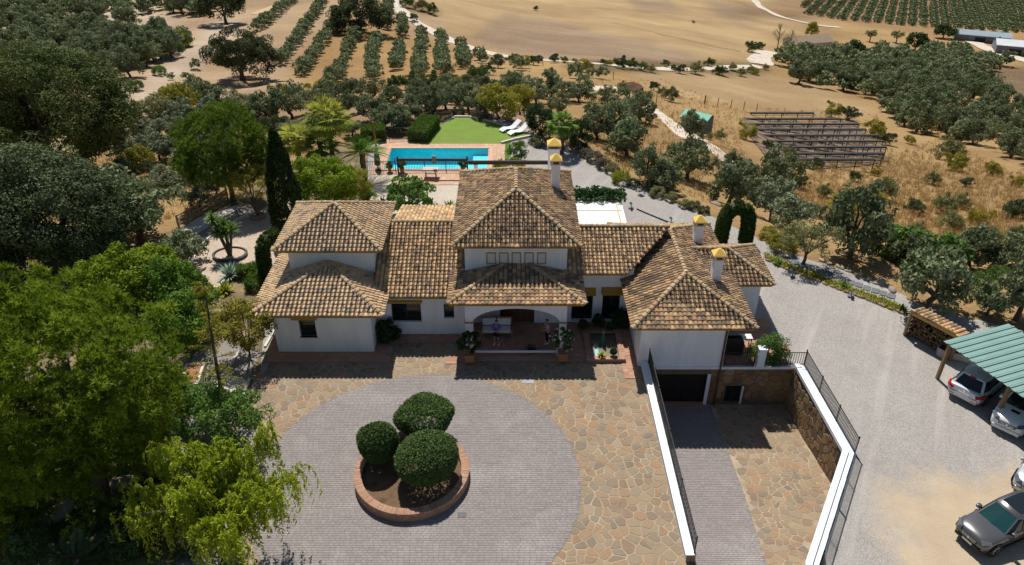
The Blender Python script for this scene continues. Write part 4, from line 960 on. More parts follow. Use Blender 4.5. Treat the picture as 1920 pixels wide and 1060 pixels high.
# ---- pergola with white sheeting behind the right link
zr = 2.5; q4 = [G(1078, 376, zr), G(1155, 374, zr), G(1173, 419, zr), G(1085, 421, zr)]
aw = empty('white_pergola', (q4[2].x, q4[2].y, 0), 0, 'flat white corrugated pergola roof behind the right link building', 'pergola'); o0 = Vector((q4[2].x, q4[2].y, 0))
XL, XR, YB, YF = 4.4, q4[2].x, q4[0].y, q4[3].y-1.5
m, n, b = newmat('white_polycarbonate'); b.inputs['Base Color'].default_value = (.82, .82, .80, 1); b.inputs['Roughness'].default_value = .35; M_POLY = m
nr = 34; vs = []; fs = []
for i in range(nr*2+1):
    x = XL+(XR-XL)*i/(nr*2); vs += [(x-o0.x, YF-o0.y, zr+.02*(i % 2)), (x-o0.x, YB-o0.y, zr+.1+.02*(i % 2))]
for i in range(nr*2): fs.append((2*i, 2*i+2, 2*i+3, 2*i+1))
MB().add(vs, fs).build('roof_sheet', M_POLY, aw)
M_PINE = mat('pine_timber', [(.55,.38,.22), (.62,.45,.28)], 3, .8, co='obj')
MB().bar((XR-.35-o0.x, YF-o0.y, zr+.05), (XR-.35-o0.x, YB-o0.y, zr+.15), .09, .05).build('batten', M_PINE, aw)
MB().bar((XL-o0.x, (YF+YB)/2+.8-o0.y, zr+.1), (XR-o0.x, (YF+YB)/2+.8-o0.y, zr+.1), .06, .03).build('seam', M_KERB, aw)
MB().bar((XR+.03-o0.x, YF-o0.y, zr-.04), (XR+.03-o0.x, YB-o0.y, zr+.06), .08, .18).build('edge_beam', M_WHITE, aw); MB().bar((XL-o0.x, YB-o0.y, zr-.02), (XR-o0.x, YB-o0.y, zr-.02), .1, .16).build('edge_beam', M_WHITE, aw)
for x, y in ((XL+.1, YB-.1), (XR-.1, YB-.1), (XR-.1, YF+.2)): MB().box(x-.07-o0.x, x+.07-o0.x, y-.07-o0.y, y+.07-o0.y, 0, zr-.03).build('post', M_WHITE, aw)
# ---- garden spotlights, hose
M_LAMPG = mat('lamp_grey', [(.12,.13,.14), (.2,.21,.22)], 6, .5, metal=.4, co='obj')
for (px, py, lb) in ((1485, 519, 'upper grey spotlight at the edge of the green bed'), (1595, 557, 'lower grey spotlight at the edge of the green bed'), (1183, 391, 'grey spotlight on the gravel near the white pergola'), (1258, 419, 'grey spotlight by the hose near the rear chimney'), (1409, 570, 'small grey spotlight by the corner of the far right wing')):
    p = G(px, py); o = empty('garden_spotlight', p, random.uniform(0, 3), lb, 'spotlight', 'garden spotlights')
    MB().box(-.2, .2, -.16, .16, 0, .12).build('base', M_LAMPG, o, bev=.01); MB().bar((0, 0, .1), (0, 0, .38), .06).build('stem', M_LAMPG, o); MB().tube([(-.02, -.06, .36), (.06, .16, .55)], [.07, .11], 10).build('lamp_head', M_LAMPG, o)
P = [G(1194, 393), G(1210, 400), G(1232, 409), G(1256, 419)]; tag(MB().tube([p+Z*.05 for p in P], .05, 6).build('garden_hose', M_BLACK, None, True), 'dark straight pipe lying on the gravel behind the pergola', 'pipe')
# ---- stepping slabs and bed edging
M_SLAB = mat('grey_slab', [(.115,.125,.145), (.16,.17,.19)], 2, .85, .2, 20, co='obj')
M_EDGE = pieces('edging_stone', [(.36,.24,.12), (.28,.19,.11), (.42,.30,.17), (.24,.19,.14)], .9, .6, 12)
def boulder(s, seed, sq=(1, .75, .6)):
    bm = bmesh.new(); bmesh.ops.create_icosphere(bm, subdivisions=2, radius=1); r = np.random.default_rng(seed); f = r.normal(0, 1, (6, 3)); ph = r.uniform(0, 6, 6)
    for v in bm.verts:
        k = 1+sum(.09*math.sin(Vector(f[i]).dot(v.co)*1.6+ph[i]) for i in range(6)); v.co = Vector((v.co.x*k*sq[0]*s, v.co.y*k*sq[1]*s, max(-.25, v.co.z*k*sq[2])*s))
    me = bpy.data.meshes.new('boulder'); bm.to_mesh(me); bm.free(); return me
BED = [(1435,487),(1470,503),(1500,515),(1540,530),(1580,546),(1620,560),(1660,576),(1697,590)]
BEDT = [(1697,578),(1660,562),(1600,541),(1550,522),(1500,503),(1460,487),(1432,474)]
sheet('planting_bed', gp(BED+BEDT), M_SOIL, .02)
sheet('upper_path', gp([(1440,470),(1500,494),(1560,516),(1640,545),(1700,568),(1700,556),(1640,528),(1560,500),(1500,482),(1440,460)]), M_GRAVEL, .006)
eb_ = empty('bed_edging', G(*BED[0]), 0, 'row of brown stones edging the green bed along the gravel yard', 'edging'); e0 = G(*BED[0]); ES = [boulder(1, i, (1, .6, .55)) for i in range(4)]
for me_ in ES: me_.materials.append(M_EDGE)
for a, b in zip(BED, BED[1:]):
    a = G(*a); b = G(*b); k = max(1, int((b-a).length/.42))
    for i in range(k):
        o = link('edging_stone', random.choice(ES), eb_, a.lerp(b, (i+.5)/k)-e0+Z*.03); o.scale = (.22*random.uniform(.8, 1.2), .2, .22); o.rotation_euler = (0, 0, math.atan2((b-a).y, (b-a).x)+random.uniform(-.2, .2))
SLABS = [(1478,488),(1492,493),(1506,498),(1521,502),(1537,508),(1552,513),(1566,518),(1595,530),(1610,535),(1625,541),(1641,546),(1656,551),(1671,556)]
for i, (px, py) in enumerate(SLABS):
    p = G(px, py); o = MB().box(-.24, .24, -.3, .3, 0, .06).build('stepping_slab', M_SLAB, None, False, .012, p, R(-25)+random.uniform(-.1, .1)); tag(o, 'grey rectangular stepping slab set in the gravel path above the green bed', 'stepping slab', 'stepping slabs of the upper path')
M_ROCK = pieces('pale_rock', [(.33,.28,.225), (.26,.22,.18), (.40,.345,.285), (.21,.18,.145)], .95, .8, 6)
BMS = [boulder(1, 40+i) for i in range(5)]
for me_ in BMS: me_.materials.append(M_ROCK)
BROW = ((1575,502,.6),(1592,509,.5),(1612,516,.62),(1630,524,.5),(1645,531,.75),(1672,545,.7),(1655,536,.4),(1555,494,.5),(1540,488,.45),(1475,458,.5),(1480,470,.4),(1465,448,.6))
for i, (px, py, s) in enumerate(BROW):
    p = G(px, py); o = link('boulder', BMS[i % 5], None, p, random.uniform(0, 6)); s *= .62; o.scale = (s, s*.8, s*.8); tag(o, 'weathered pale boulder, number '+'one two three four five six seven eight nine ten eleven twelve'.split()[sorted(q[0] for q in BROW).index(px)]+' from the left above the stepping slabs', 'boulder', 'boulders above the stepping slabs')
for (px, py, s, lb) in ((1197,352,.9,'largest pale boulder at the gravel edge near the bright green groundcover'), (1341,383,.55,'small flat pale boulder left of the cypress arch'), (1262,351,.4,'small boulder below the leaning olive on the dry slope'), (1490,373,.8,'pale rock lying beside the dirt track'), (1625,352,.5,'small pale rock on the dry grass slope'), (1890,518,.7,'brown rock among the olives on the far right')):
    p = hit(px, py); o = link('boulder', random.choice(BMS), None, p, random.uniform(0, 6)); o.scale = (s, s*.7, s*.7); tag(o, lb, 'boulder')
# ---- pool
M_DECK = M_TERRA
deck = patio('pool_deck', gp([(690,262),(769,262),(769,271),(940,271),(938,322),(917,322),(917,326),(700,326),(686,322),(688,300)]), .0+.02, .33) if False else None
dx0, dx1, dy0, dy1 = PX0-1.1, PX1+1.25, PY0-1.2, G(800, 270).y
pdk = sheet('pool_deck', [(dx0, dy0), (dx1, dy0), (dx1, dy1), (dx0, dy1)], M_TGROUT, .020, [poolhole])
mb = MB(); x = dx0
while x < dx1-.1:
    y = dy0
    while y < dy1-.1:
        if not (PX0-.02 < x+.2 < PX1+.02 and PY0-.02 < y+.2 < PY1+.02): mb.box(x+.01, x+.39, y+.01, y+.39, .021, .03, random.random())
        y += .4
    x += .4
tag(mb.build('deck_tiles', pieces('pool_terracotta', [(.50,.31,.21), (.56,.36,.25), (.46,.28,.19), (.60,.40,.29)], .85, .2, 20, (.4,.25,.18), .2, 1), pdk), kind='stuff')
patio('dining_terrace', gp([(758,322),(868,322),(868,347),(738,347)]), .02, .4); bpy.data.objects['dining_terrace'].children[0].data.materials[0] = bpy.data.materials['pool_terracotta']
patio('deck_side', gp([(700,262),(768,262),(768,271),(694,271)]), .015, .4); bpy.data.objects['deck_side'].children[0].data.materials[0] = bpy.data.materials['pool_terracotta']
pool = empty('swimming_pool', ((PX0+PX1)/2, PY0, 0), 0, 'rectangular turquoise swimming pool behind the villa', 'pool'); pw_ = Vector(((PX0+PX1)/2, PY0, 0)); w2, dpt = (PX1-PX0)/2, PY1-PY0
M_POOL = mat('pool_tile', [(.06,.66,.76), (.08,.74,.83), (.06,.62,.72)], 1.2, .5, co='obj')
mb = MB(); zb = -1.3
mb.add([(-w2,0,zb),(w2,0,zb),(w2,dpt,zb),(-w2,dpt,zb),(-w2,0,.02),(w2,0,.02),(w2,dpt,.02),(-w2,dpt,.02)], [(0,1,2,3),(4,5,1,0)[::-1],(5,6,2,1)[::-1],(6,7,3,2)[::-1],(7,4,0,3)[::-1]]); mb.build('basin', M_POOL, pool)
MB().lathe([(1.9, -1.25), (1.9, -.45), (1.5, -.44)], 28, (w2-1.9, .2, 0)).build('steps', mat('pool_step', [(.20,.68,.74), (.25,.72,.77)], 2, .5, co='obj'), pool); MB().box(w2-1.6, w2-.01, .02, dpt-.02, -1.25, -.6).build('shallow_end', bpy.data.materials['pool_step'], pool)
mb = MB(); mb.add([(-w2, 0, -.12), (w2, 0, -.12), (w2, dpt, -.12), (-w2, dpt, -.12)], [(0, 1, 2, 3)]); mb.build('water', M_WATER, pool)
tb = MB()
for (a, b, c, d_) in ((-w2-.28, w2+.28, -.28, .03), (-w2-.28, w2+.28, dpt-.03, dpt+.28), (-w2-.28, -w2+.03, .03, dpt-.03), (w2-.03, w2+.28, .03, dpt-.03)): tb.box(a, b, c, d_, .031, .07, random.random())
tb.build('coping', bpy.data.materials['pool_terracotta'], pool)
def railpx(name, pts, h, label, **k): return railing(name, [tuple(G(*p)) for p in pts], h, label, **k)
railpx('pool_railing', [(757,321),(876,321)], 1.05, 'black railing in front of the pool between two potted shrubs', post_every=2, bar_every=.14)
railpx('pool_railing', [(683,323),(742,322),(742,318)], 1.0, 'black railing at the left front corner of the pool', post_every=1.6, bar_every=.16)
railpx('pool_railing', [(928,319),(938,319)], .9, 'short black railing right of the pool steps', post_every=.8)
railpx('garden_gate', [(730,263),(768,261)], 1.2, 'black iron gate between the two clipped hedges by the pool', post_every=2.0, bar_every=.16)
M_DKBEAM = mat('dark_beam', [(.035,.022,.018), (.06,.038,.03)], 3, .7, .2, 20)
b0, b1 = YP(879, 304.5, 57), YP(1031, 305, 57)
pg = empty('timber_pergola', (b0.x, 57, 0), 0, 'long dark timber beam on pale posts behind the tall roof', 'pergola')
MB().bar((0, 0, b0.z-.02), (b1.x-b0.x, 0, b0.z-.02), .16, .30).build('beam', M_DKBEAM, pg); MB().bar((-.12, 0, b0.z), (0, 0, b0.z+.02), .14, .18).build('beam_end', M_DKBEAM, pg)
for px in (892, 1030): x = YP(px, 310, 57).x-b0.x; MB().box(x-.16, x+.16, -.15, .15, 0, b0.z-.18).build('post', M_WHITE, pg)
b0, b1 = YP(745, 299.5, 61.9), YP(876, 302, 61.9)
pg = empty('timber_beam', (b0.x, 61.9, 0), 0, 'dark timber beam crossing in front of the pool above the railing', 'beam'); MB().bar((0, 0, b0.z), (b1.x-b0.x, 0, b0.z-.02), .14, .2).build('beam', M_DKBEAM, pg)
for x in (0, b1.x-b0.x): MB().box(x-.06, x+.06, -.06, .06, 0, b0.z+.3).build('post', M_IRON, pg)
x = YP(814, 300, 61.9).x-b0.x; MB().box(x-.16, x+.16, -.09, .09, b0.z-.35, b0.z+.35).build('bracket', M_LAMPG, pg)
# second chimney with the barbecue house behind the tall roof
bh = empty('barbecue_house', (YP(1038, 300, 54).x, 54, 0), 0, 'white chimney stack with yellow cap rising behind the tall roof', 'chimney')
zt = YP(1038, 278, 54).z; MB().box(-.42, .42, -.3, .3, 0, zt).build('stack', M_WHITE, bh); MB().box(-.5, .5, -.38, .38, zt, zt+.07).build('chimney_collar', M_KERB, bh); MB().box(-.3, .3, -.22, .22, zt+.07, zt+.3).build('flue', M_IRON, bh)
t = zt+.3; e = .52
MB().add([(-e,-e,t),(e,-e,t),(e,e,t),(-e,e,t),(-e,-e,t+.1),(e,-e,t+.1),(e,e,t+.1),(-e,e,t+.1),(-.05,-.05,t+.5),(.05,-.05,t+.5),(.05,.05,t+.5),(-.05,.05,t+.5)],
    [(0,3,2,1),(0,1,5,4),(1,2,6,5),(2,3,7,6),(3,0,4,7),(4,5,9,8),(5,6,10,9),(6,7,11,10),(7,4,8,11),(8,9,10,11)]).build('chimney_cap', M_YELLOW, bh)
# table, parasol, shower, loungers
p = G(808, 333); tb = empty('garden_table', p, R(-4), 'pale wooden garden table on the terracotta terrace before the pool', 'table'); M_TT = mat('bleached_teak', [(.52,.43,.33), (.60,.50,.39)], 4, .8, co='obj')
for i in range(6): MB().box(-.68, .68, -.5+i*.167, -.35+i*.167, .74, .78).build('table_slat', M_TT, tb)
for s in (-.45, .45):
    for y in ((-.4, .4), (.4, -.4)): MB().bar((s+.02*y[0], y[0], 0), (s+.02*y[0], y[1], .74), .06, .05).build('leg', M_TEAK, tb)
MB().bar((-.45, 0, .36), (.45, 0, .36), .05).build('stretcher', M_TEAK, tb)
p = G(709, 318); pr = empty('parasol', p, 0, 'folded grey parasol at the left end of the pool', 'parasol'); MB().lathe([(.32,0),(.32,.08),(.06,.1),(.04,.6)], 14).build('base', M_LAMPG, pr); MB().lathe([(.24,.45),(.30,.6),(.22,1.5),(.05,2.3)], 12).build('canopy', mat('grey_canvas', [(.16,.15,.145), (.22,.205,.2)], 6, .95, co='obj', stretch=(6, 6, .5)), pr)
p = G(705, 272); sh = empty('garden_shower', p, 0, 'tall brown wooden shower post by the left hedge of the pool', 'shower'); MB().bar((0, 0, 0), (-.1, .05, 2.3), .18, .14).build('post', mat('shower_wood', [(.24,.11,.035), (.32,.16,.055)], 4, .6, co='obj'), sh); MB().tube([(-.1, 0, 2.2), (.1, -.1, 2.35), (.25, -.15, 2.3)], .03, 6).build('shower_arm', M_LAMPG, sh); MB().box(-.2, .2, -.2, .2, 0, .06).build('base', M_KERB, sh)
M_LOUNGE = mat('white_sling', [(.74,.76,.78)], rough=.6, co='obj')
for (px, py, lb) in ((957, 244, 'white lounger on the lawn, the one farther from the pool'), (972, 250, 'white lounger on the lawn, the one nearer the pool')):
    p = G(px, py); lo = empty('sun_lounger', p+Z*.012, R(33), lb, 'lounger', 'sun loungers on the lawn')
    pr_ = [(-1.15, .16), (-.95, .26), (-.6, .36), (-.2, .26), (.15, .24), (.45, .36), (.8, .62), (1.1, .86)]; vs = []; fs = []
    for x, z in pr_: vs += [(x, -.34, z), (x, .34, z), (x, .34, z-.05), (x, -.34, z-.05)]
    for i in range(len(pr_)-1):
        for k in range(4): fs.append((4*i+k, 4*i+(k+1) % 4, 4*i+4+(k+1) % 4, 4*i+4+k))
    MB().add(vs, fs).build('sling', M_LOUNGE, lo)
    for s in (-.36, .36):
        MB().tube([(x, s, z-.02) for x, z in pr_], .03, 6).build('side_rail', M_LOUNGE, lo)
        for x in (-.8, .55): MB().bar((x, s, 0), (x, s, .32), .05).build('leg', M_LOUNGE, lo)
# lawn edging kerb
kerb('lawn_kerb', [(940,270),(965,263),(990,258),(1003,253)], .2, .2, label='curved pale kerb where the lawn meets the grey gravel'); kerb('lawn_kerb', [(852,220),(880,220),(915,228),(950,237)], .2, .15, label='pale kerb along the far edge of the lawn')
# ---- timber fence on the left, far posts, stone trough
fp = [(336, 428), (352, 420), (375, 407), (398, 394), (428, 378)]
fe = empty('timber_fence', G(*fp[0]), 0, 'weathered post and rail fence beside the curved gravel path', 'fence'); f0 = G(*fp[0])
M_GREYW = mat('grey_timber', [(.22,.15,.09), (.30,.22,.14)], 4, .9, .3, 15, stretch=(1, 1, 5))
for q in fp: p = G(*q)-f0; MB().tube([p, p+Z*1.15], .08, 7).build('post', M_GREYW, fe)
for a, b in zip(fp, fp[1:]):
    for z in (.35, .7, 1.05): MB().tube([G(*a)-f0+Z*z, G(*b)-f0+Z*(z+random.uniform(-.03, .03))], .055, 6).build('rail', M_GREYW, fe)
FPX = [(1230,196),(1320,196),(1345,200),(1370,203),(1394,206),(1418,209),(1322,195),(1150,150),(1104,140),(1018,124),(1000,122)]
for i, (px, py) in enumerate(FPX):
    p = hit(px, py)
    if p: tag(MB().tube([(0, 0, -.2), (random.uniform(-.08, .08), 0, 1.5)], .07, 5).build('fence_post', M_GREYW, None, False, 0, p), 'thin dark fence post at the dry field edge, number '+'one two three four five six seven eight nine ten eleven'.split()[sorted(FPX).index((px, py))]+' from the left', 'fence post', 'field fence posts')
p = G(363, 712); o = empty('stone_planter', p, R(8), 'rectangular stone planter with reddish soil beside the big pine', 'planter'); MB().box(-.55, .55, -1.0, 1.0, 0, .45).build('planter_wall', M_KERB, o, bev=.04); MB().box(-.4, .4, -.85, .85, .452, .47).build('planter_soil', mat('red_soil', [(.35,.17,.08), (.25,.12,.06)], 3, .95), o)
p = G(432, 480); MB().lathe([(1.12, 0), (1.15, .22), (1.0, .26), (.98, .12)], 28).build('tree_ring', mat('dark_ring_stone', [(.05,.05,.05), (.12,.115,.11)], 4, .9, .5, 15, co='obj'), None, loc=p); o = bpy.data.objects['tree_ring']; o.scale = (1.1, .9, 1); tag(o, 'dark stone ring around the tall yucca in the pink gravel', 'planter')
MB().lathe([(.97, .15), (.01, .17)], 20).build('ring_soil', M_PINKG, o)
p = G(483, 407); MB().lathe([(.65, 0), (.68, .15), (.55, .17), (.52, .08)], 20).build('tree_ring', mat('tan_ring_stone', [(.3,.22,.15)], co='obj'), None, loc=p); tag([x for x in bpy.data.objects if x.name.startswith('tree_ring')][-1], 'small stone ring at the foot of the mimosa tree', 'planter')
p = G(378, 532); o = empty('garden_lantern', p, 0, 'small brown lantern post on the kerb of the pink gravel bed', 'lantern'); MB().lathe([(.12,0),(.09,.1),(.06,.4),(.12,.42),(.16,.5),(.13,.72),(.18,.76),(.02,.95)], 10).build('lantern_body', mat('rust_lantern', [(.30,.14,.055)], co='obj'), o)
p = G(268, 905); o = empty('garden_lamp', p, 0, 'thin grey lamp pole standing at the foot of the big pine', 'lamp post'); MB().tube([(0, 0, 0), (-.1, 0, 2.2)], .045, 8).build('pole', M_LAMPG, o); MB().lathe([(.05, 2.2), (.12, 2.25), (.1, 2.45), (.02, 2.5)], 10, (-.1, 0, 0)).build('lamp_head', M_LAMPG, o)
for (px, py, s, lb) in ((105, 965, 1.1, 'large grey boulder on the lawn below the big pine'), (235, 905, .9, 'grey boulder at the foot of the big pine trunk'), (75, 990, .6, 'smaller grey boulder at the left lawn edge')):
    o = link('boulder', BMS[2], None, G(px, py), random.uniform(0, 5)); o.scale = (s, s*.8, s*.7); tag(o, lb, 'boulder')
# ================================================================== far structures
M_STEEL = mat('dull_steel', [(.035,.034,.035), (.06,.057,.057), (.025,.024,.024)], 2, .9, co='obj')
rows = [(1407,1526,212),(1372,1577,223),(1357,1610,233),(1360,1624,243),(1362,1647,254),(1388,1656,265),(1430,1662,276),(1442,1656,288),(1470,1640,299)]
hs = hit(1515, 300); fr_ = empty('steel_frame', hs, 0, 'derelict steel shelter frame of long parallel beams on the dry slope', 'frame')
for i, (x0, x1, y) in enumerate(rows):
    g0 = hit((x0+x1)/2, y+15); Yr = g0.y; a, b = YP(x0, y, Yr), YP(x1, y, Yr)
    MB().bar(a-hs, b-hs, .5, .2).build('beam', M_STEEL, fr_); k = max(3, int((b-a).length/2.2)); lg_ = MB()
    MB().bar(a-hs-Z*.45+Vector((0, .2, 0)), b-hs-Z*.45+Vector((0, .2, 0)), .08, .06).build('lower_rail', M_STEEL, fr_)
    for j in range(k+1):
        p = a.lerp(b, j/k); gz = float(tz(p.x, p.y)); MB().bar(p-hs, Vector((p.x, p.y, gz-.2))-hs, .09).build('post', M_STEEL, fr_)
        lg_.bar(p-hs, p-hs+Vector((.5, .35, -.6)), .05); lg_.bar(p-hs, p-hs+Vector((-.25, .9, -.25)), .06)
    lg_.build('braces', M_STEEL, fr_)
c0 = [hit(1385, 222), hit(1600, 222), hit(1668, 303), hit(1450, 310)]
vs = []; N_ = 10
for j in range(N_+1):
    for i in range(N_+1):
        p = c0[3].lerp(c0[2], i/N_).lerp(c0[0].lerp(c0[1], i/N_), j/N_); vs.append((p.x, p.y, float(tz(p.x, p.y))+.12))
me = bpy.data.meshes.new('frame_ground'); me.from_pydata(vs, [], [(j*(N_+1)+i, j*(N_+1)+i+1, (j+1)*(N_+1)+i+1, (j+1)*(N_+1)+i) for j in range(N_) for i in range(N_)])
me.materials.append(mat('brown_bed', [(.13,.085,.06), (.085,.06,.04), (.24,.165,.12), (.10,.08,.045)], .7, .95, .4, 5)); tag(link('frame_ground', me), kind='structure')
def gable(name, px, py, w_, d_, h, rise, rz, label, cat, mw, mr, doors=(), asym=0, sink=1.0):
    p = hit(px, py); o = empty(name, p, rz, label, cat); x, y = w_/2, d_/2
    MB().add([(-x,-y,-sink),(x,-y,-sink),(x,y,-sink),(-x,y,-sink),(-x,-y,h),(x,-y,h),(x,y,h+asym),(-x,y,h+asym),(-x,0,h+rise),(x,0,h+rise)], [(0,1,5,4),(2,3,7,6),(1,2,6,9,5),(3,0,4,8,7)]).build('wall', mw, o)
    e = .3
    MB().add([(-x-e,-y-e,h-.1),(x+e,-y-e,h-.1),(x+e,0,h+rise+.05),(-x-e,0,h+rise+.05),(x+e,y+e,h+asym-.1),(-x-e,y+e,h+asym-.1)], [(0,1,2,3),(3,2,4,5)]).build('roof', mr, o)
    for (a, b, c, t) in doors: MB().box(a, b, -y-.06, -y-.01, c, t).build('door' if c <= 0 else 'window', M_BLACK, o)
    return o
M_SHEETW = mat('pale_roof_sheet', [(.50,.53,.56), (.58,.60,.62)], .3, .6); M_SHEETB = mat('blue_grey_sheet', [(.22,.28,.33), (.27,.33,.38)], .3, .6); M_OLDT = mat('old_brown_tiles', [(.24,.17,.115), (.31,.23,.16), (.19,.14,.10)], 1.2, .9, .4, 5)
M_GREYWALL = mat('grey_block_wall', [(.14,.15,.16), (.20,.21,.22)], .5, .9)
gable('farm_barn', 1838, 77, 21, 9, 3.2, 1.0, R(-22), 'long farm barn with blue grey sheet roof, farther of the two', 'barn', M_GREYWALL, M_SHEETB, ((-3, 1, -.5, 2.4), (4, 8, -.5, 2.4)), 0, 3)
gable('farm_barn', 1903, 99, 16, 11, 3.8, 1.2, R(-22), 'wide farm barn with white sheet roof at the right edge', 'barn', M_GREYWALL, M_SHEETW, ((-3.5, 1, -.5, 2.6),), 0, 3)
gable('farm_annex', 1812, 72, 6, 5, 2.4, .8, R(-22), 'small cream annex at the left end of the far barn', 'barn', M_WHITE, M_OLDT, ((-1, 0, -.5, 1.6),), 0, 2)
tk = hit(1871, 78); tag(MB().lathe([(1.2,0),(1.2,2.6),(.9,3.0),(.1,3.2)], 14).build('water_tank', M_SHEETB, None, True, loc=tk+Z*1.5), 'round metal tank between the two farm barns', 'tank')
tk = hit(1869, 88); tag(MB().lathe([(.9,0),(.9,3.6),(.2,4.2)], 12).build('feed_silo', mat('silo_green', [(.03,.09,.07)], co='obj'), None, True, loc=tk), 'small dark green feed silo between the farm barns', 'silo')
gable('ruined_farmhouse', 1512, 93, 15, 7, 3.2, 1.6, R(14), 'old farmhouse with brown tiled roof among the far trees', 'house', mat('old_white_wall', [(.52,.49,.45), (.40,.36,.31)], .8, .95), M_OLDT, ((1.5, 2.5, .8, 1.8), (3.5, 4.5, .8, 1.8), (5.2, 6, .8, 1.8)), 0, 3)
gable('farm_annex', 1552, 108, 8, 5, 2.6, .3, R(-20), 'low white walled annex in front of the old farmhouse', 'house', bpy.data.materials['lime_render'], M_OLDT, ((2, 3, -.5, 1.8),), 0, 3)
gable('farm_shelter', 1676, 97, 9, 7, 1.6, 1.0, R(5), 'low hut with a brown hipped roof inside the far olive grove', 'hut', M_OLDT, M_OLDT, (), 0, 2)
o = gable('pump_shed', 1306, 242, 3.0, 2.6, 1.7, .45, R(-38), 'small shed with a bright green roof beside the dirt track', 'shed', M_GREYWALL, mat('green_roof_sheet', [(.10,.36,.27), (.13,.42,.32)], 1, .6), ((-.4, .4, -.2, 1.3),), 0, .6)
p = hit(1326, 245); tag(MB().lathe([(.42,0),(.45,.1),(.45,.75),(.3,.9),(.15,.95)], 14).build('water_drum', mat('blue_plastic', [(.005,.07,.42)], rough=.4, co='obj'), None, True, loc=p), 'bright blue plastic drum next to the green roofed shed', 'drum')
p = hit(1183, 172); mb_ = boulder(1.6, 77, (1.2, .9, .8)); mb_.materials.append(mat('rust_heap', [(.09,.045,.03), (.14,.07,.045)], 3, .95)); tag(link('rusty_bale', mb_, None, p), 'dark rusty brown heap at the end of the pale track', 'heap')
# ================================================================== plants
def unit(v): return v/np.maximum(np.linalg.norm(v, axis=-1, keepdims=True), 1e-9)
def leaves(C, Rr, per, L, W, r, squash=0.8, outward=0.8, up=0.25, fill=0.5, hang=0.0, vr=None, jit=0.42):
    """leaf-shaped faces around clump centres; returns verts, quads, per-leaf value"""
    C = np.asarray(C, float); n = len(C); Rr = np.broadcast_to(np.asarray(Rr, float), (n,)); N = n*per
    c = np.repeat(C, per, 0); rad = np.repeat(Rr, per)
    d = unit(r.normal(size=(N, 3))+np.array([0, 0, up]))
    p = c+d*(rad*(fill+(1-fill)*r.random(N)**.6))[:, None]*np.array([1, 1, squash])
    nn = unit(d*outward+r.normal(size=(N, 3))*jit); t = unit(np.cross(nn, r.normal(size=(N, 3)))+np.array([0, 0, -hang])); bb = unit(np.cross(nn, t))
    l = (L*r.uniform(.65, 1.35, N))[:, None]/2; w_ = (W*r.uniform(.7, 1.3, N))[:, None]/2
    V = np.stack([p-t*l, p+bb*w_, p+t*l, p-bb*w_], 1).reshape(-1, 3); Fq = np.arange(N*4).reshape(-1, 4)
    base = vr if vr is not None else r.random(n); v = np.clip(np.repeat(base, per)*.65+r.random(N)*.35, 0, 1)
    return V, Fq, v
def join(parts):
    V, Q, A = [], [], []; o = 0
    for v, q, a in parts: V.append(v); Q.append(q+o); A.append(a); o += len(v)
    return np.concatenate(V), np.concatenate(Q), np.concatenate(A)
def dome(n, rx, ry, rz, r, inner=.45, low=-.35, lump=.18):
    """clump centres spread through an uneven ellipsoid crown"""
    d = unit(r.normal(size=(n*3, 3))); d = d[d[:, 2] > low][:n]; k = len(d)
    ph = r.uniform(0, 6.28, 5); f = r.normal(size=(5, 3))*2.2; w_ = 1+lump*np.sin(d @ f.T+ph).sum(1)/2
    rad = (inner+(1-inner)*r.random(k)**.5)*w_; return d*rad[:, None]*np.array([rx, ry, rz])
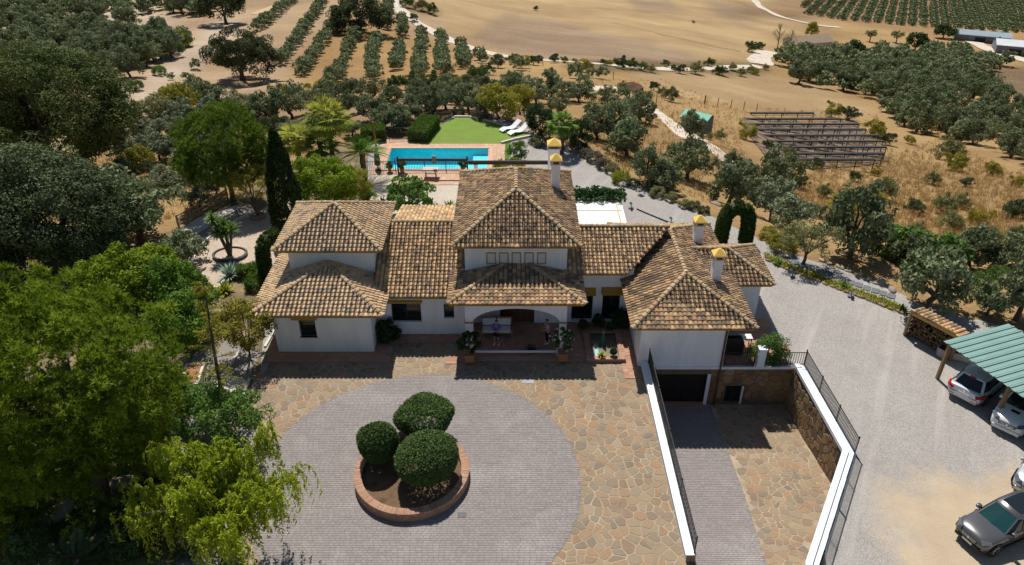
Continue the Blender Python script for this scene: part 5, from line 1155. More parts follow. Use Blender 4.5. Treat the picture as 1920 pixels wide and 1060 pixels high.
FOL = {
 'olive': foliage('olive_leaf', [(.105,.135,.058), (.17,.205,.10), (.26,.285,.165)], .2),
 'silver': foliage('silver_leaf', [(.145,.175,.10), (.215,.25,.15), (.31,.335,.225)], .2),
 'oak': foliage('holm_oak_leaf', [(.04,.052,.02), (.07,.086,.034), (.115,.13,.055)], .15),
 'carob': foliage('carob_leaf', [(.05,.07,.02), (.09,.12,.034), (.15,.18,.055)], .2),
 'grey': foliage('grey_green_leaf', [(.045,.064,.026), (.085,.112,.048), (.16,.19,.095)], .18),
 'pine': foliage('pine_needle', [(.10,.16,.014), (.21,.30,.025), (.40,.50,.055)], .42, .7),
 'stone': foliage('stone_pine_needle', [(.08,.135,.018), (.15,.23,.03), (.26,.36,.05)], .38, .7),
 'willow': foliage('pepper_leaf', [(.24,.31,.02), (.38,.46,.035), (.54,.58,.07)], .42),
 'bright': foliage('bright_leaf', [(.13,.19,.014), (.21,.30,.02), (.32,.41,.035)], .3),
 'yellow': foliage('yellow_green_leaf', [(.176,.192,.029), (.288,.272,.040), (.416,.352,.064)], .3),
 'fern': foliage('feather_leaf', [(.055,.115,.022), (.10,.18,.035), (.16,.26,.06)], .3),
 'cypress': foliage('cypress_leaf', [(.015,.030,.009), (.030,.054,.013), (.053,.083,.018)], .12),
 'hedge': foliage('hedge_leaf', [(.064,.136,.016), (.104,.192,.024), (.152,.256,.035)], .25),
 'box': foliage('topiary_leaf', [(.055,.10,.03), (.10,.16,.048), (.16,.23,.075)], .2),
 'dark': foliage('dark_leaf', [(.022,.045,.015), (.042,.075,.024), (.075,.120,.039)], .2),
 'fig': foliage('fig_leaf', [(.060,.128,.027), (.112,.203,.045), (.180,.285,.068)], .3, .45),
 'palm': foliage('palm_leaf', [(.08,.15,.025), (.14,.24,.04), (.24,.34,.07)], .25, .45),
 'palmy': foliage('yellowing_palm_leaf', [(.20,.25,.028), (.32,.36,.045), (.46,.42,.07)], .3, .5),
 'broom': foliage('broom_twig', [(.19,.205,.085), (.27,.275,.12), (.35,.33,.155)], .2),
 'dry': foliage('dry_grass_blade', [(.414,.276,.115), (.529,.368,.161), (.632,.460,.218)], .25),
 'lav': foliage('lavender_leaf', [(.130,.111,.078), (.182,.156,.111), (.247,.215,.156)], .15),
 'ground': foliage('groundcover_leaf', [(.182,.224,.021), (.280,.308,.028), (.392,.378,.042)], .3),
 'agave': foliage('agave_leaf', [(.169,.247,.182), (.260,.351,.260), (.351,.429,.325)], .1, .5),
}
M_BARK = mat('bark', [(.085,.065,.048), (.14,.11,.085), (.06,.045,.035)], 3, .95, .6, 14, co='obj', stretch=(1, 1, .3))
M_BARKG = mat('grey_bark', [(.18,.16,.14), (.26,.235,.205)], 3, .95, .6, 14, co='obj', stretch=(1, 1, .3))
def limbs(base_h, tips, r0, r, lean=(0, 0)):
    """tapered trunk that splits into limbs towards the given points"""
    mb = MB(); top = Vector((lean[0], lean[1], base_h)); m_ = Vector((lean[0]*.3+r.normal(0, .05), lean[1]*.3+r.normal(0, .05), base_h*.5))
    mb.tube([Vector((0, 0, -.35)), Vector((0, 0, .05)), m_, top], [r0*1.35, r0*1.1, r0*.9, r0*.75], 8)
    for t in tips:
        t = Vector(t); k = (top+t)/2+Vector((r.normal(0, .12), r.normal(0, .12), .12*(t-top).length)); mb.tube([top-Vector((0, 0, .1)), k, t], [r0*.55, r0*.34, r0*.12], 6)
        for _ in range(2): q = k.lerp(t, r.uniform(.1, .6)); mb.tube([q, q+Vector((r.normal(0, .4), r.normal(0, .4), r.uniform(.1, .6)))*((t-top).length*.4)], [r0*.18, r0*.05], 5)
    return mb
def tree_meshes(kind, seed, rx, ry, rz, cz, n, per, cr, L, W, th=None, r0=.16, squash=.8, inner=.5, low=-.35, hang=0., nl=5, bark=None, lump=.18, up=.25, outward=.8, fill=.5):
    """crown mesh and trunk mesh of one kind; cz is the height of the crown's centre"""
    r = np.random.default_rng(seed); C = dome(n, rx, ry, rz, r, inner, low, lump)+np.array([0, 0, cz])
    V, Q, A = leaves(C, cr*r.uniform(.7, 1.25, len(C)), per, L, W, r, squash, outward, up, fill, hang)
    crown = fmesh('crown', V, Q, FOL[kind], A)
    idx = r.choice(len(C), min(nl, len(C)), replace=False); tips = [C[i]*np.array([.75, .75, 1])-np.array([0, 0, .1]) for i in idx]
    trunk = limbs(th if th else max(.3, cz-rz*.6), tips, r0, r, (r.normal(0, .12), r.normal(0, .12))).mesh('trunk', bark or M_BARK, True)
    return crown, trunk
OBJ = {}
def place(name, meshes, loc, s, rz, label, cat, group=None, sz=None):
    o = empty(name, loc, rz, label, cat, group); sc = (s, s, s*(sz or 1))
    for nm, me_ in zip(('crown', 'trunk'), meshes):
        c = link(nm, me_, o); c.scale = sc
    return o
def pscale(p): return (p.y*math.cos(TH)+(H-p.z)*math.sin(TH))/F          # metres per photo pixel at a point
LANDMARKS = [((1372, 415), 'the cypress arch'), ((1305, 232), 'the green roofed shed'), ((1515, 258), 'the steel frame'), ((1053, 235), 'the drive palm'), ((965, 243), 'the white loungers'), ((1830, 660), 'the carport'), ((1740, 615), 'the woodshed'), ((1505, 465), 'the almond tree'), ((1685, 460), 'the wide fig bush'), ((1115, 300), 'the lavender mounds'), ((800, 248), 'the long clipped hedge'), ((455, 110), 'the dark holm oak'), ((625, 220), 'the tall fan palm'), ((1183, 168), 'the rusty heap'), ((1255, 178), 'the field posts'), ((1435, 112), 'the road bend'), ((545, 350), 'the dark cypress'), ((438, 300), 'the round pine'), ((1510, 90), 'the old farmhouse'), ((700, 225), 'the shower post'), ((870, 245), 'the lawn'), ((1090, 118), 'the road in the middle of the picture'), ((775, 20), 'the bushes by the road top'), ((258, 300), 'the yellowish bank bush'), ((325, 200), 'the wide yellow green thicket'), ((265, 415), 'the big olive by the path'), ((480, 245), 'the olives left of the palms'), ((1600, 390), 'the wide yellow green shrub'), ((1830, 300), 'the grove edge at the right')]
def autolabel(items):
    """items: (object, pixel, phrase): name each by its nearest landmark and its rank from there"""
    g = {}
    for o, (x, y), ph in items:
        d, (lx, ly), nm = min((math.dist((x, y), q), q, nm) for q, nm in LANDMARKS); dx, dy = x-lx, y-ly
        side = 'right of' if abs(dx) > 1.2*abs(dy) and dx > 0 else 'left of' if abs(dx) > 1.2*abs(dy) else 'below' if dy > 0 else 'above'
        g.setdefault((ph, nm, side), []).append((d, o))
    ORD = ['nearest', 'second', 'third', 'fourth', 'fifth', 'sixth', 'seventh', 'eighth', 'ninth', 'tenth', 'eleventh', 'twelfth', 'thirteenth', 'fourteenth', 'fifteenth', 'sixteenth', 'seventeenth', 'eighteenth', 'nineteenth', 'twentieth']
    for (ph, nm, side), L in g.items():
        L.sort(key=lambda t: t[0])
        for i, (d, o) in enumerate(L): o['label'] = (ph+' '+side+' '+nm) if len(L) == 1 else (ORD[min(i, 19)]+' '+ph+' '+side+' '+nm+(', counted from there' if i else ''))
AUTO = []
# ---- olives: five shared forms, placed one by one
OLV = [tree_meshes('olive', 100+i, 1.0, 1.0, .72, .95, 50, 62, .30, .17, .075, .42, .1, inner=.45, low=-.8, lump=.3) for i in range(5)]
OLS = [tree_meshes('silver', 120+i, 1.0, 1.0, .72, 1.0, 50, 62, .30, .17, .075, .55, .1, inner=.45, low=-.5, lump=.3) for i in range(2)]
def far_mesh(kind, seed, n=26, per=16, L=.36, W=.22):
    r = np.random.default_rng(seed); C = dome(n, 1, 1, .85, r, .5, -.6, .25)+np.array([0, 0, .95])
    return leaves(C, .32*r.uniform(.8, 1.2, len(C)), per, L, W, r, .85, .9, .2, .5)
ol = []                                                     # (pixel size, position, radius, zone)
def olive_px(px, py, wpx, zone):
    p = hit(px, py)
    if p is None: return
    wpx *= .9 if zone == 'pool' else 1; ol.append((wpx, p, wpx/2*pscale(p), zone))
def rowpx(pts, zone, step=2.9, rad=1.32):
    P = [hit(*q) for q in pts]
    for a, b in zip(P, P[1:]):
        k = max(1, int((b-a).length/step))
        for i in range(k):
            p = a.lerp(b, (i+random.uniform(-.15, .15))/k); p.x += random.uniform(-.3, .3); p.z = float(tz(p.x, p.y)); rr_ = rad*random.uniform(.8, 1.15); ol.append((2*rr_/pscale(p), p, rr_, zone))
for q in ([(505,42),(530,22),(562,-6)], [(480,60),(510,36)], [(524,122),(548,92),(560,75),(585,40),(612,0)], [(566,145),(585,118),(603,92)], [(600,90),(622,60),(646,22),(655,0)], [(622,165),(634,140),(648,118)], [(650,108),(658,88),(668,66)],
          [(700,152),(697,128),(698,110),(703,90),(710,70)], [(744,132),(745,112),(750,90)], [(788,148),(785,125),(789,100),(791,78),(792,60)], [(832,142),(828,122),(827,100),(829,82),(826,68)], [(868,130),(868,112),(866,98),(868,88)], [(756,70),(755,52),(755,35)], [(724,55),(722,38),(732,10)], [(904,118),(902,110)]): rowpx(q, 'row')
def grove(poly, zone, sp, rad, jit=.35, keep=1.0, rot=0.3):
    W_ = [hit(*q) for q in poly]; pw3 = [(p.x, p.y) for p in W_ if p]; xa = [p[0] for p in pw3]; ya = [p[1] for p in pw3]; cx, cy = sum(xa)/len(xa), sum(ya)/len(ya); D = max(max(xa)-min(xa), max(ya)-min(ya))
    k = int(D/sp)+1
    for i in range(-k, k+1):
        for j in range(-k, k+1):
            a, b = i*sp+random.uniform(-1, 1)*sp*jit, j*sp+random.uniform(-1, 1)*sp*jit; x = cx+a*math.cos(rot)-b*math.sin(rot); y = cy+a*math.sin(rot)+b*math.cos(rot)
            if random.random() > keep or not inpoly(np.array([x]), np.array([y]), pw3)[0]: continue
            p = Vector((x, y, float(tz(x, y)))); rr_ = rad*random.uniform(.75, 1.2); ol.append((2*rr_/pscale(p), p, rr_, zone))
grove([(1450,122),(1485,104),(1580,112),(1650,104),(1760,92),(1890,118),(1882,128),(1800,150),(1700,160),(1480,158)], 'right', 5.5, 2.4, .38, .9)
grove([(1480,158),(1700,158),(1800,152),(1860,180),(1890,195),(1760,200),(1640,192),(1560,172)], 'right', 5.3, 2.4, .4, .88)
grove([(1640,200),(1770,205),(1900,200),(1960,220),(1960,330),(1900,310),(1850,285),(1760,256),(1690,240),(1650,222)], 'right', 5.0, 2.3, .35, .88)
grove([(-120,10),(130,2),(300,0),(400,10),(380,40),(300,20),(140,50),(250,78),(300,100),(240,160),(120,150),(-120,130)], 'left', 4.8, 2.2, .4, .85)
grove([(150,60),(230,75),(320,62),(370,90),(330,118),(260,130),(215,150),(150,120)], 'left', 4.4, 2.1, .4, .85)
grove([(300,-20),(480,-25),(440,20),(340,30)], 'left', 4.5, 2.2, .4, .7)
for q in ((230,195,26),(285,205,17),(338,182,22),(368,130,20),(350,150,16),(322,150,14),(275,25,30),(240,52,44),(180,12,30)): olive_px(*q, 'left')
for q in ((375,200,60),(415,222,66),(455,232,60),(500,235,66),(548,222,62),(590,215,55),(640,222,58),(672,212,50),(700,226,60),(722,242,58),(745,244,64),(768,226,55),(735,205,50),(790,208,52),(812,214,62),(836,205,55),(858,196,45),(878,206,58),(900,212,55),(930,200,52),(950,185,46),(968,186,44),(985,170,40),(1005,195,50),(1025,182,44),(960,172,40),(905,172,38),(870,178,40),(830,182,44),(780,185,44),(700,185,44),(660,185,44),(615,190,46)): olive_px(*q, 'pool')
for q in ((975,132,28),(1030,152,24),(1038,165,26),(1048,172,24),(1076,147,28),(1092,160,24),(1108,146,20),(1128,148,24),(1100,175,28),(1105,192,24),(1085,190,36),(1060,190,40),(1140,196,34),(1150,200,24),(1168,186,26),(1108,220,30),(1122,224,20),(1045,215,40)): olive_px(*q, 'slope')
for q in ((1180,216,40),(1202,232,52),(1198,210,36),(1120,262,58),(1148,265,60),(1175,292,74),(1215,345,62),(1240,352,60),(1288,335,80),(1296,262,46),(1372,322,34),(1396,322,28),(1365,385,80),(1412,372,70),(1462,362,70),(1592,484,118),(1710,500,70),(1732,580,130),(1815,500,84),(1868,506,74),(1905,500,60),(1905,600,110),(1850,590,60)): olive_px(*q, 'near')
ol.sort(key=lambda t: -t[0])
ZL = {'row': ('young olive tree planted in the straight rows on the tan hillside', 'olive rows on the hillside'), 'right': ('olive tree of the dense grove on the far right slope', 'right hand olive grove'),
      'left': ('olive tree of the loose grove at the upper left', 'upper left olive grove'), 'pool': ('olive tree in the broad belt of olives behind the pool', 'olives behind the pool'),
      'slope': ('small olive tree on the dry slope between pool garden and road', 'olives beyond the palm'), 'near': ('wide olive tree on the dry slope right of the villa', 'olives right of the villa')}
FARV = [far_mesh('olive', 300+i) for i in range(3)]
Vs, Qs, As, off_ = [], [], [], 0
for k, (wpx, p, rad, zone) in enumerate(ol):
    lb, gr = ZL[zone]
    if k < 290:
        o = place('olive_tree', random.choice(OLV), p, rad, random.uniform(0, 6.28), lb, 'olive tree', gr, random.uniform(.9, 1.3))
        if zone in ('near', 'pool', 'slope'): AUTO.append((o, proj(*p), 'olive tree'))
    else:
        v, q, a = FARV[k % 3]; t = random.uniform(0, 6.28); c_, s_ = math.cos(t), math.sin(t); vv = v*rad; Vs.append(np.stack([vv[:, 0]*c_-vv[:, 1]*s_+p.x, vv[:, 0]*s_+vv[:, 1]*c_+p.y, vv[:, 2]+p.z], 1)); Qs.append(q+off_); As.append(np.clip(a*.8+random.uniform(0, .2), 0, 1)); off_ += len(v)
NEAR_N = len(ol); print('OLIVES', len(ol), [sum(1 for o in ol if o[3] == z) for z in ZL])
# far hill: orchard rows
d0 = Vector((ray(1672, 20)[0], ray(1672, 20)[1], 0)).normalized(); qd = Vector((d0.y, -d0.x, 0)); c0_ = hit(1690, 30)
fpoly = [(1513,-40),(1500,8),(1512,28),(1560,36),(1650,44),(1740,52),(1810,56),(1960,66),(1990,-40)]
rowm = [far_mesh('olive', 330+i, 14, 8, .55, .4) for i in range(3)]
for i in range(-24, 30):
    for j in range(-45, 70):
        b = c0_+qd*(i*5.0+random.uniform(-.25, .25))+d0*(j*2.9+random.uniform(-.5, .5)); z = float(tz(b.x, b.y)); X, Y = proj(b.x, b.y, z)
        if Y < -45 or X > 1990 or not inpoly(np.array([X]), np.array([Y]), fpoly)[0] or random.random() < .05: continue
        rad = 1.55*random.uniform(.8, 1.2); v, q, a = rowm[(i+j) % 3]; Vs.append(v*rad+np.array([b.x, b.y, z-.3])); Qs.append(q+off_); As.append(a); off_ += len(v)
far = fmesh('far_olives', np.concatenate(Vs), np.concatenate(Qs), FOL['olive'], np.concatenate(As))
tag(link('far_olives', far), 'distant olive trees of the groves and orchard rows', 'olive grove', kind='stuff')
# ---- single trees
def solo(name, px, py, meshes, label, cat='tree', rz=0., s=1.): return place(name, meshes, hit(px, py) if isinstance(px, (int, float)) else Vector(px), s, rz, label, cat)
# big pine in the left foreground
r = np.random.default_rng(501); pb = G(195, 935)
tipsB = np.concatenate([dome(140, 4.1, 4.2, 5.0, r, .84, -.65, .12)+np.array([-.25, .5, 6.3]), dome(40, 3.6, 3.5, 2.6, r, .85, -.9, .2)+np.array([-1.0, .3, 3.3]), dome(14, 3.0, 3.0, 1.8, r, .8, -.9, .2)+np.array([-3.6, .6, 3.0])])
outer = np.repeat(tipsB, 4, 0)+r.normal(0, .46, (len(tipsB)*4, 3))*np.array([1, 1, .7]); inner_ = np.concatenate([dome(130, 3.0, 3.0, 3.8, r, .5, -.8, .1)+np.array([-.25, .5, 5.9]), dome(50, 2.9, 2.8, 2.0, r, .5, -.9, .1)+np.array([-2.0, .4, 3.0])])
C = np.concatenate([outer, inner_]); C = C[C[:, 2] > .9]
def needle_tufts(C, cr, tufts, needles, L, W, r, up=.8):
    """sprays of needles radiating from twig ends, as pines carry them"""
    n = len(C); c = np.repeat(C, tufts, 0); N = len(c); ctr = C.mean(0); o = unit(c-ctr+np.array([0, 0, .5])); d = unit(r.normal(size=(N, 3))+o*.9+np.array([0, 0, .25])); p = c+d*(np.repeat(cr, tufts)*r.uniform(.45, 1, N))[:, None]; ax = unit(d*.7+np.array([0, 0, up])+r.normal(0, .25, (N, 3)))
    p = np.repeat(p, needles, 0); ax = np.repeat(ax, needles, 0); M_ = len(p); t = unit(ax+r.normal(0, .55, (M_, 3))); b_ = unit(np.cross(t, r.normal(size=(M_, 3)))); l = (L*r.uniform(.7, 1.2, M_))[:, None]; w_ = (W*r.uniform(.7, 1.3, M_))[:, None]
    V = np.stack([p, p+t*l*.55+b_*w_, p+t*l, p+t*l*.55-b_*w_], 1).reshape(-1, 3); a = np.clip(np.repeat(np.repeat(r.random(n), tufts)*.5+r.random(N)*.3, needles)+r.random(M_)*.2, 0, 1); return V, np.arange(M_*4).reshape(-1, 4), a
V, Q, A = needle_tufts(C, .50*r.uniform(.7, 1.4, len(C)), 14, 15, .28, .022, r)
pt = limbs(4.2, [tuple(C[i]*.62+np.array([0, 0, 1.6])) for i in r.choice(len(C), 12)], .34, r, (.5, .4))
place('pine_tree', (fmesh('crown', V, Q, FOL['pine'], A), pt.mesh('trunk', M_BARK, True)), pb, 1, 0, 'huge dense pine filling the lower left of the garden', 'pine tree')
# weeping pepper tree: hanging strands
r = np.random.default_rng(502); pbase = Vector((-12.2, 21.9, 0)); mb = MB(); Pp, Tt = [], []; tips = []
mb.tube([(0, 0, -.3), (.1, 0, 1.2), (0, .2, 2.6)], [.28, .22, .17], 8)
for i in range(15):
    t = i*2.4; rad = r.uniform(1.3, 3.5); z = r.uniform(3.9, 5.6); tp = Vector((rad*math.cos(t)*1.05, rad*math.sin(t)*.85, z)); k = Vector((tp.x*.45, tp.y*.45, z*.86)); mb.tube([(0, .2, 2.5), k, tp], [.10, .06, .02], 6)
    for u in np.linspace(.35, 1.05, 17):
        p = Vector((0, .2, 2.5)).lerp(k, min(1, u*1.6)) if u < .6 else k.lerp(tp, (u-.6)/.4); tips.append(p)
for p in tips:
    for _ in range(5):
        a = r.uniform(0, 6.28); Ls = r.uniform(1.1, 3.0); q0 = np.array(p)+r.normal(0, .22, 3); out = np.array([math.cos(a), math.sin(a), 0])*r.uniform(.25, .7); n = int(Ls*17); s = np.linspace(0, 1, n)
        c = q0+np.outer(s-.35*s**2, out)*1.2; c[:, 2] += .35*np.sin(s*2.2)-Ls*.8*s**1.7; c = c[c[:, 2] > .25]; Pp.append(c+r.normal(0, .035, c.shape))
P = np.concatenate(Pp); N = len(P); t = unit(np.array([0, 0, -1])+r.normal(0, .55, (N, 3))); nn = unit(r.normal(size=(N, 3))); bb = unit(np.cross(t, nn)); l = r.uniform(.12, .24, (N, 1)); w_ = r.uniform(.024, .045, (N, 1))
V = np.stack([P-t*l*.3, P+bb*w_, P+t*l, P-bb*w_], 1).reshape(-1, 3)
place('pepper_tree', (fmesh('crown', V, np.arange(N*4).reshape(-1, 4), FOL['willow'], np.clip(np.repeat(r.random(len(Pp)), [len(c) for c in Pp])*.6+r.random(N)*.4, 0, 1)), mb.mesh('trunk', M_BARKG, True)), pbase, 1, 0, 'weeping tree with hanging yellow green strands at the drive edge', 'tree')
TM = tree_meshes
def pine_meshes(kind, seed, rx, ry, rz, cz, n, cr, th, r0, tufts=16, needles=12, L=.26, W=.02):
    r = np.random.default_rng(seed); C = dome(n, rx, ry, rz, r, .72, -.75, .12)+np.array([0, 0, cz]); V, Q, A = needle_tufts(C, cr*r.uniform(.75, 1.25, len(C)), tufts, needles, L, W, r)
    return fmesh('crown', V, Q, FOL[kind], A), limbs(th, [tuple(C[i]*np.array([.6, .6, 1])) for i in r.choice(len(C), 7)], r0, r).mesh('trunk', M_BARK, True)
solo('carob_tree', 120, 330, TM('carob', 510, 7.4, 6.5, 5.6, 6.2, 300, 330, 1.35, .24, .14, 2.5, .4, inner=.72, lump=.2, low=-.8, fill=.75), 'largest dark evergreen tree at the left edge', 'tree')
solo('carob_tree', 20, 250, TM('carob', 511, 6, 6, 5, 5.5, 190, 270, 1.3, .25, .14, 2.5, .4, inner=.72, low=-.8, fill=.75), 'dark evergreen tree touching the left edge below the grove', 'tree')
solo('evergreen_tree', (-31.6, 47.0, 0), 0, TM('grey', 512, 3.9, 3.8, 3.9, 4.6, 220, 310, 1.1, .20, .11, 2, .32, inner=.74, lump=.22, low=-.85, fill=.75), 'broad grey green evergreen in front of the dark one on the left', 'tree')
solo('evergreen_tree', (-35.0, 43.0, 0), 0, TM('grey', 513, 2.6, 2.4, 2.2, 2.6, 70, 300, .75, .17, .09, 1, .2, inner=.6, fill=.7), 'smaller grey green tree below the broad evergreen at the left edge', 'tree')
solo('holm_oak', 455, 150, TM('oak', 514, 5.6, 4.8, 3.5, 4.2, 130, 230, 1.0, .28, .17, 1.5, .45, inner=.66, lump=.25, low=-.7, fill=.7), 'dark round holm oak left of the hillside olive rows', 'oak')
solo('holm_oak', 678, 62, TM('oak', 515, 6.4, 5.2, 4.2, 4.2, 130, 200, 1.15, .32, .2, 1.4, .4, inner=.64, lump=.28, low=-.7, fill=.7), 'dark holm oak standing among the hillside olive rows', 'oak')
solo('holm_oak', 424, 45, TM('oak', 516, 5.0, 4.5, 4.2, 4.8, 110, 100, 1.1, .42, .24, 1.8, .4, inner=.6, low=-.5), 'dark holm oak cut by the top edge of the picture', 'oak')
solo('stone_pine', 438, 378, pine_meshes('stone', 517, 3.4, 3.2, 3.2, 4.5, 260, .7, 1.6, .24, 26, 12), 'round dense pine beside the timber fence', 'pine tree')
solo('mimosa_tree', 484, 405, TM('yellow', 518, 1.75, 1.6, 1.35, 2.6, 60, 130, .42, .17, .05, 1.2, .12, inner=.45, low=-.4), 'light green mimosa tree in the stone ring', 'tree')
solo('leafy_tree', 618, 402, TM('bright', 519, 2.3, 2.1, 1.7, 2.6, 110, 140, .55, .2, .09, 1.1, .16, inner=.6, low=-.7), 'bright green bushy tree behind the left tower', 'tree')
solo('leafy_tree', 660, 385, TM('yellow', 520, 1.5, 1.4, 1.3, 1.6, 50, 110, .45, .18, .08, .6, .1, inner=.55, low=-.7), 'yellow green bush right of the bright tree behind the tower', 'tree')
solo('leafy_tree', 225, 590, TM('bright', 521, 2.9, 2.4, 1.9, 2.2, 110, 140, .6, .22, .1, .8, .15, inner=.6, low=-.8), 'bright green bush behind the crown of the big pine', 'tree')
solo('leafy_tree', 300, 560, TM('bright', 522, 2.1, 2.0, 1.7, 2.0, 80, 130, .55, .2, .09, .8, .13, inner=.6, low=-.8), 'bright green bush between big pine and path', 'tree')
solo('leafy_tree', 352, 600, TM('hedge', 523, 2.0, 1.9, 2.0, 2.1, 80, 130, .55, .2, .09, .8, .13, inner=.6, low=-.8), 'green tree with dense leaves left of the slim conifer', 'tree')
solo('leafy_tree', 345, 650, TM('hedge', 524, 1.7, 1.6, 1.8, 1.8, 60, 130, .5, .19, .08, .7, .12, inner=.55, low=-.8), 'mid green bush at the stone planter beside the big pine', 'tree')
solo('yellow_shrub', 468, 668, TM('yellow', 525, 1.9, 1.7, 1.5, 2.3, 70, 100, .45, .17, .08, .5, .07, inner=.4, low=-.6, nl=9), 'loose yellow green shrub left of the left patio', 'shrub')
solo('feathery_shrub', 430, 835, TM('fern', 526, 2.1, 1.9, 1.3, 1.9, 75, 150, .5, .2, .07, .7, .1, inner=.45, low=-.6), 'feathery green shrub above the weeping tree', 'shrub')
solo('feathery_shrub', 390, 790, TM('fern', 527, 1.1, 1.0, .9, 1.3, 35, 110, .4, .18, .06, .5, .07, inner=.45), 'small feathery shrub on the white gravel', 'shrub')
solo('dark_shrub', 727, 638, TM('dark', 528, .78, .75, .7, .72, 45, 120, .26, .1, .05, .2, .05, inner=.6, low=-.9), 'round dark shrub in the corner beside the left wing', 'shrub')
solo('dark_shrub', 1166, 612, TM('dark', 529, .6, .55, .55, .6, 30, 100, .25, .1, .05, .2, .05, inner=.5, low=-.8), 'dark shrub in the corner of the right courtyard', 'shrub')
solo('terrace_bush', (15.2, 35.75, 0), 0, TM('fig', 530, 1.15, .7, .75, .85, 60, 130, .32, .12, .05, .3, .06, inner=.5, low=-.95), 'green bush spilling over the terrace railing by the white pillar', 'bush')
solo('fig_tree', 768, 408, TM('fig', 531, 1.75, 1.6, 1.35, 1.75, 60, 60, .45, .26, .2, .5, .12, inner=.5, low=-.7), 'fig tree with large leaves behind the left link roof', 'fig tree')
solo('fig_tree', 1690, 486, TM('fig', 532, 2.3, 1.7, 1.1, 1.2, 80, 70, .5, .26, .2, .3, .12, inner=.55, low=-.8), 'wide dark green fig bush on the slope above the boulders', 'fig tree')
solo('fig_tree', 1762, 500, TM('fig', 533, 1.5, 1.3, 1.0, 1.1, 50, 70, .45, .26, .2, .3, .1, inner=.55, low=-.8), 'smaller fig bush right of the wide one', 'fig tree')
solo('almond_tree', 1505, 497, TM('broom', 534, 2.0, 1.6, 1.2, 2.1, 60, 70, .42, .16, .07, 1.0, .13, inner=.4, low=-.5), 'sparse tan almond tree above the green bed', 'tree')
solo('yellow_tree', 936, 222, TM('yellow', 535, 1.8, 1.5, 1.6, 1.8, 80, 100, .5, .2, .1, .6, .12, inner=.5, low=-.7), 'yellow green tree at the far edge of the lawn', 'tree')
solo('yellow_tree', 975, 216, TM('yellow', 536, 1.6, 1.4, 1.5, 1.7, 60, 100, .5, .2, .1, .6, .12, inner=.5, low=-.7), 'yellow green tree behind the white loungers', 'tree')
solo('dark_tree', 1012, 262, TM('dark', 537, 1.45, 1.4, 1.5, 1.9, 70, 120, .45, .18, .08, .7, .12, inner=.6, low=-.8), 'dark leafy tree between loungers and the palm', 'tree')
solo('dark_tree', 1080, 275, TM('dark', 538, 1.6, 1.4, 1.2, 1.2, 60, 110, .45, .18, .08, .4, .1, inner=.6, low=-.8), 'dark bush right of the palm by the gravel', 'tree')
solo('green_shrub', 1598, 405, TM('yellow', 539, 2.6, 1.9, 1.2, 1.3, 60, 90, .5, .2, .07, .4, .08, inner=.5, low=-.7), 'wide yellow green shrub on the dry slope', 'shrub')
solo('olive_silver', 1446, 414, OLS[0], 'large silvery olive tree behind the cypress arch', 'olive tree', .6, 1.9)
solo('olive_silver', 1478, 432, OLS[1], 'silvery olive right of the one behind the arch', 'olive tree', 2, 1.5)
solo('green_shrub', 968, 300, TM('hedge', 540, .75, .7, .85, .85, 36, 110, .3, .12, .06, .2, .06, inner=.6, low=-.9), 'rounded green shrub beside the turf strip', 'shrub')
solo('green_shrub', 952, 318, TM('bright', 541, 1.4, .6, .5, .45, 40, 100, .3, .13, .06, .15, .05, inner=.5, low=-.9), 'low green shrubs behind the tall roof by the pool', 'shrub')
solo('far_tree', 1715, 95, TM('dark', 542, 4, 3.6, 3.2, 3.4, 50, 60, 1.2, .6, .4, 1, .3, inner=.6), 'dark tree standing above the far grove beside the farm hut', 'tree')
solo('far_tree', 1768, 72, TM('dark', 543, 5, 3.6, 2.6, 2.8, 50, 60, 1.2, .6, .4, 1, .3, inner=.6), 'dark tree clump left of the farm barns', 'tree')
solo('far_tree', 1598, 112, TM('dark', 544, 3.2, 3, 3.0, 3.2, 45, 60, 1.1, .55, .4, 1, .3, inner=.6), 'dark round tree right of the old farmhouse', 'tree')
solo('far_tree', 1520, 74, TM('yellow', 545, 2, 2, 3.0, 3.4, 35, 50, 1.0, .5, .3, 1, .2, inner=.5), 'yellowish tall tree behind the old farmhouse', 'tree')
for px, py, lb in ((1630, 78, 'small round tree alone on the far golden field'), (1680, 80, 'wide thin tree on the far golden field')): solo('far_tree', px, py, TM('broom', px, 2.2, 2.0, 1.3, 3.0, 24, 40, .9, .5, .3, 1.4, .25, inner=.5), lb, 'tree')
def bare(px, py, h, seed, lb):
    r = np.random.default_rng(seed); mb = MB(); mb.tube([(0, 0, -.3), (0, 0, h*.4), (r.normal(0, .2), 0, h*.95)], [.22, .15, .03], 6)
    for i in range(26):
        z = h*r.uniform(.25, .9); a = r.uniform(0, 6.28); l = (h-z)*.6+.4; p = Vector((0, 0, z)); q = p+Vector((math.cos(a)*l*.6, math.sin(a)*l*.6, l*.7)); mb.tube([p, q], [.07, .02], 4)
        for _ in range(2): mb.tube([p.lerp(q, .6), q+Vector(r.normal(0, .35, 3))], [.03, .012], 4)
    o = empty('bare_tree', hit(px, py), 0, lb, 'tree'); mb.build('trunk', M_BARKG, o)
bare(1456, 98, 9, 5, 'tall leafless tree left of the old farmhouse'); bare(1477, 104, 8, 6, 'leafless tree next to the old farmhouse wall')
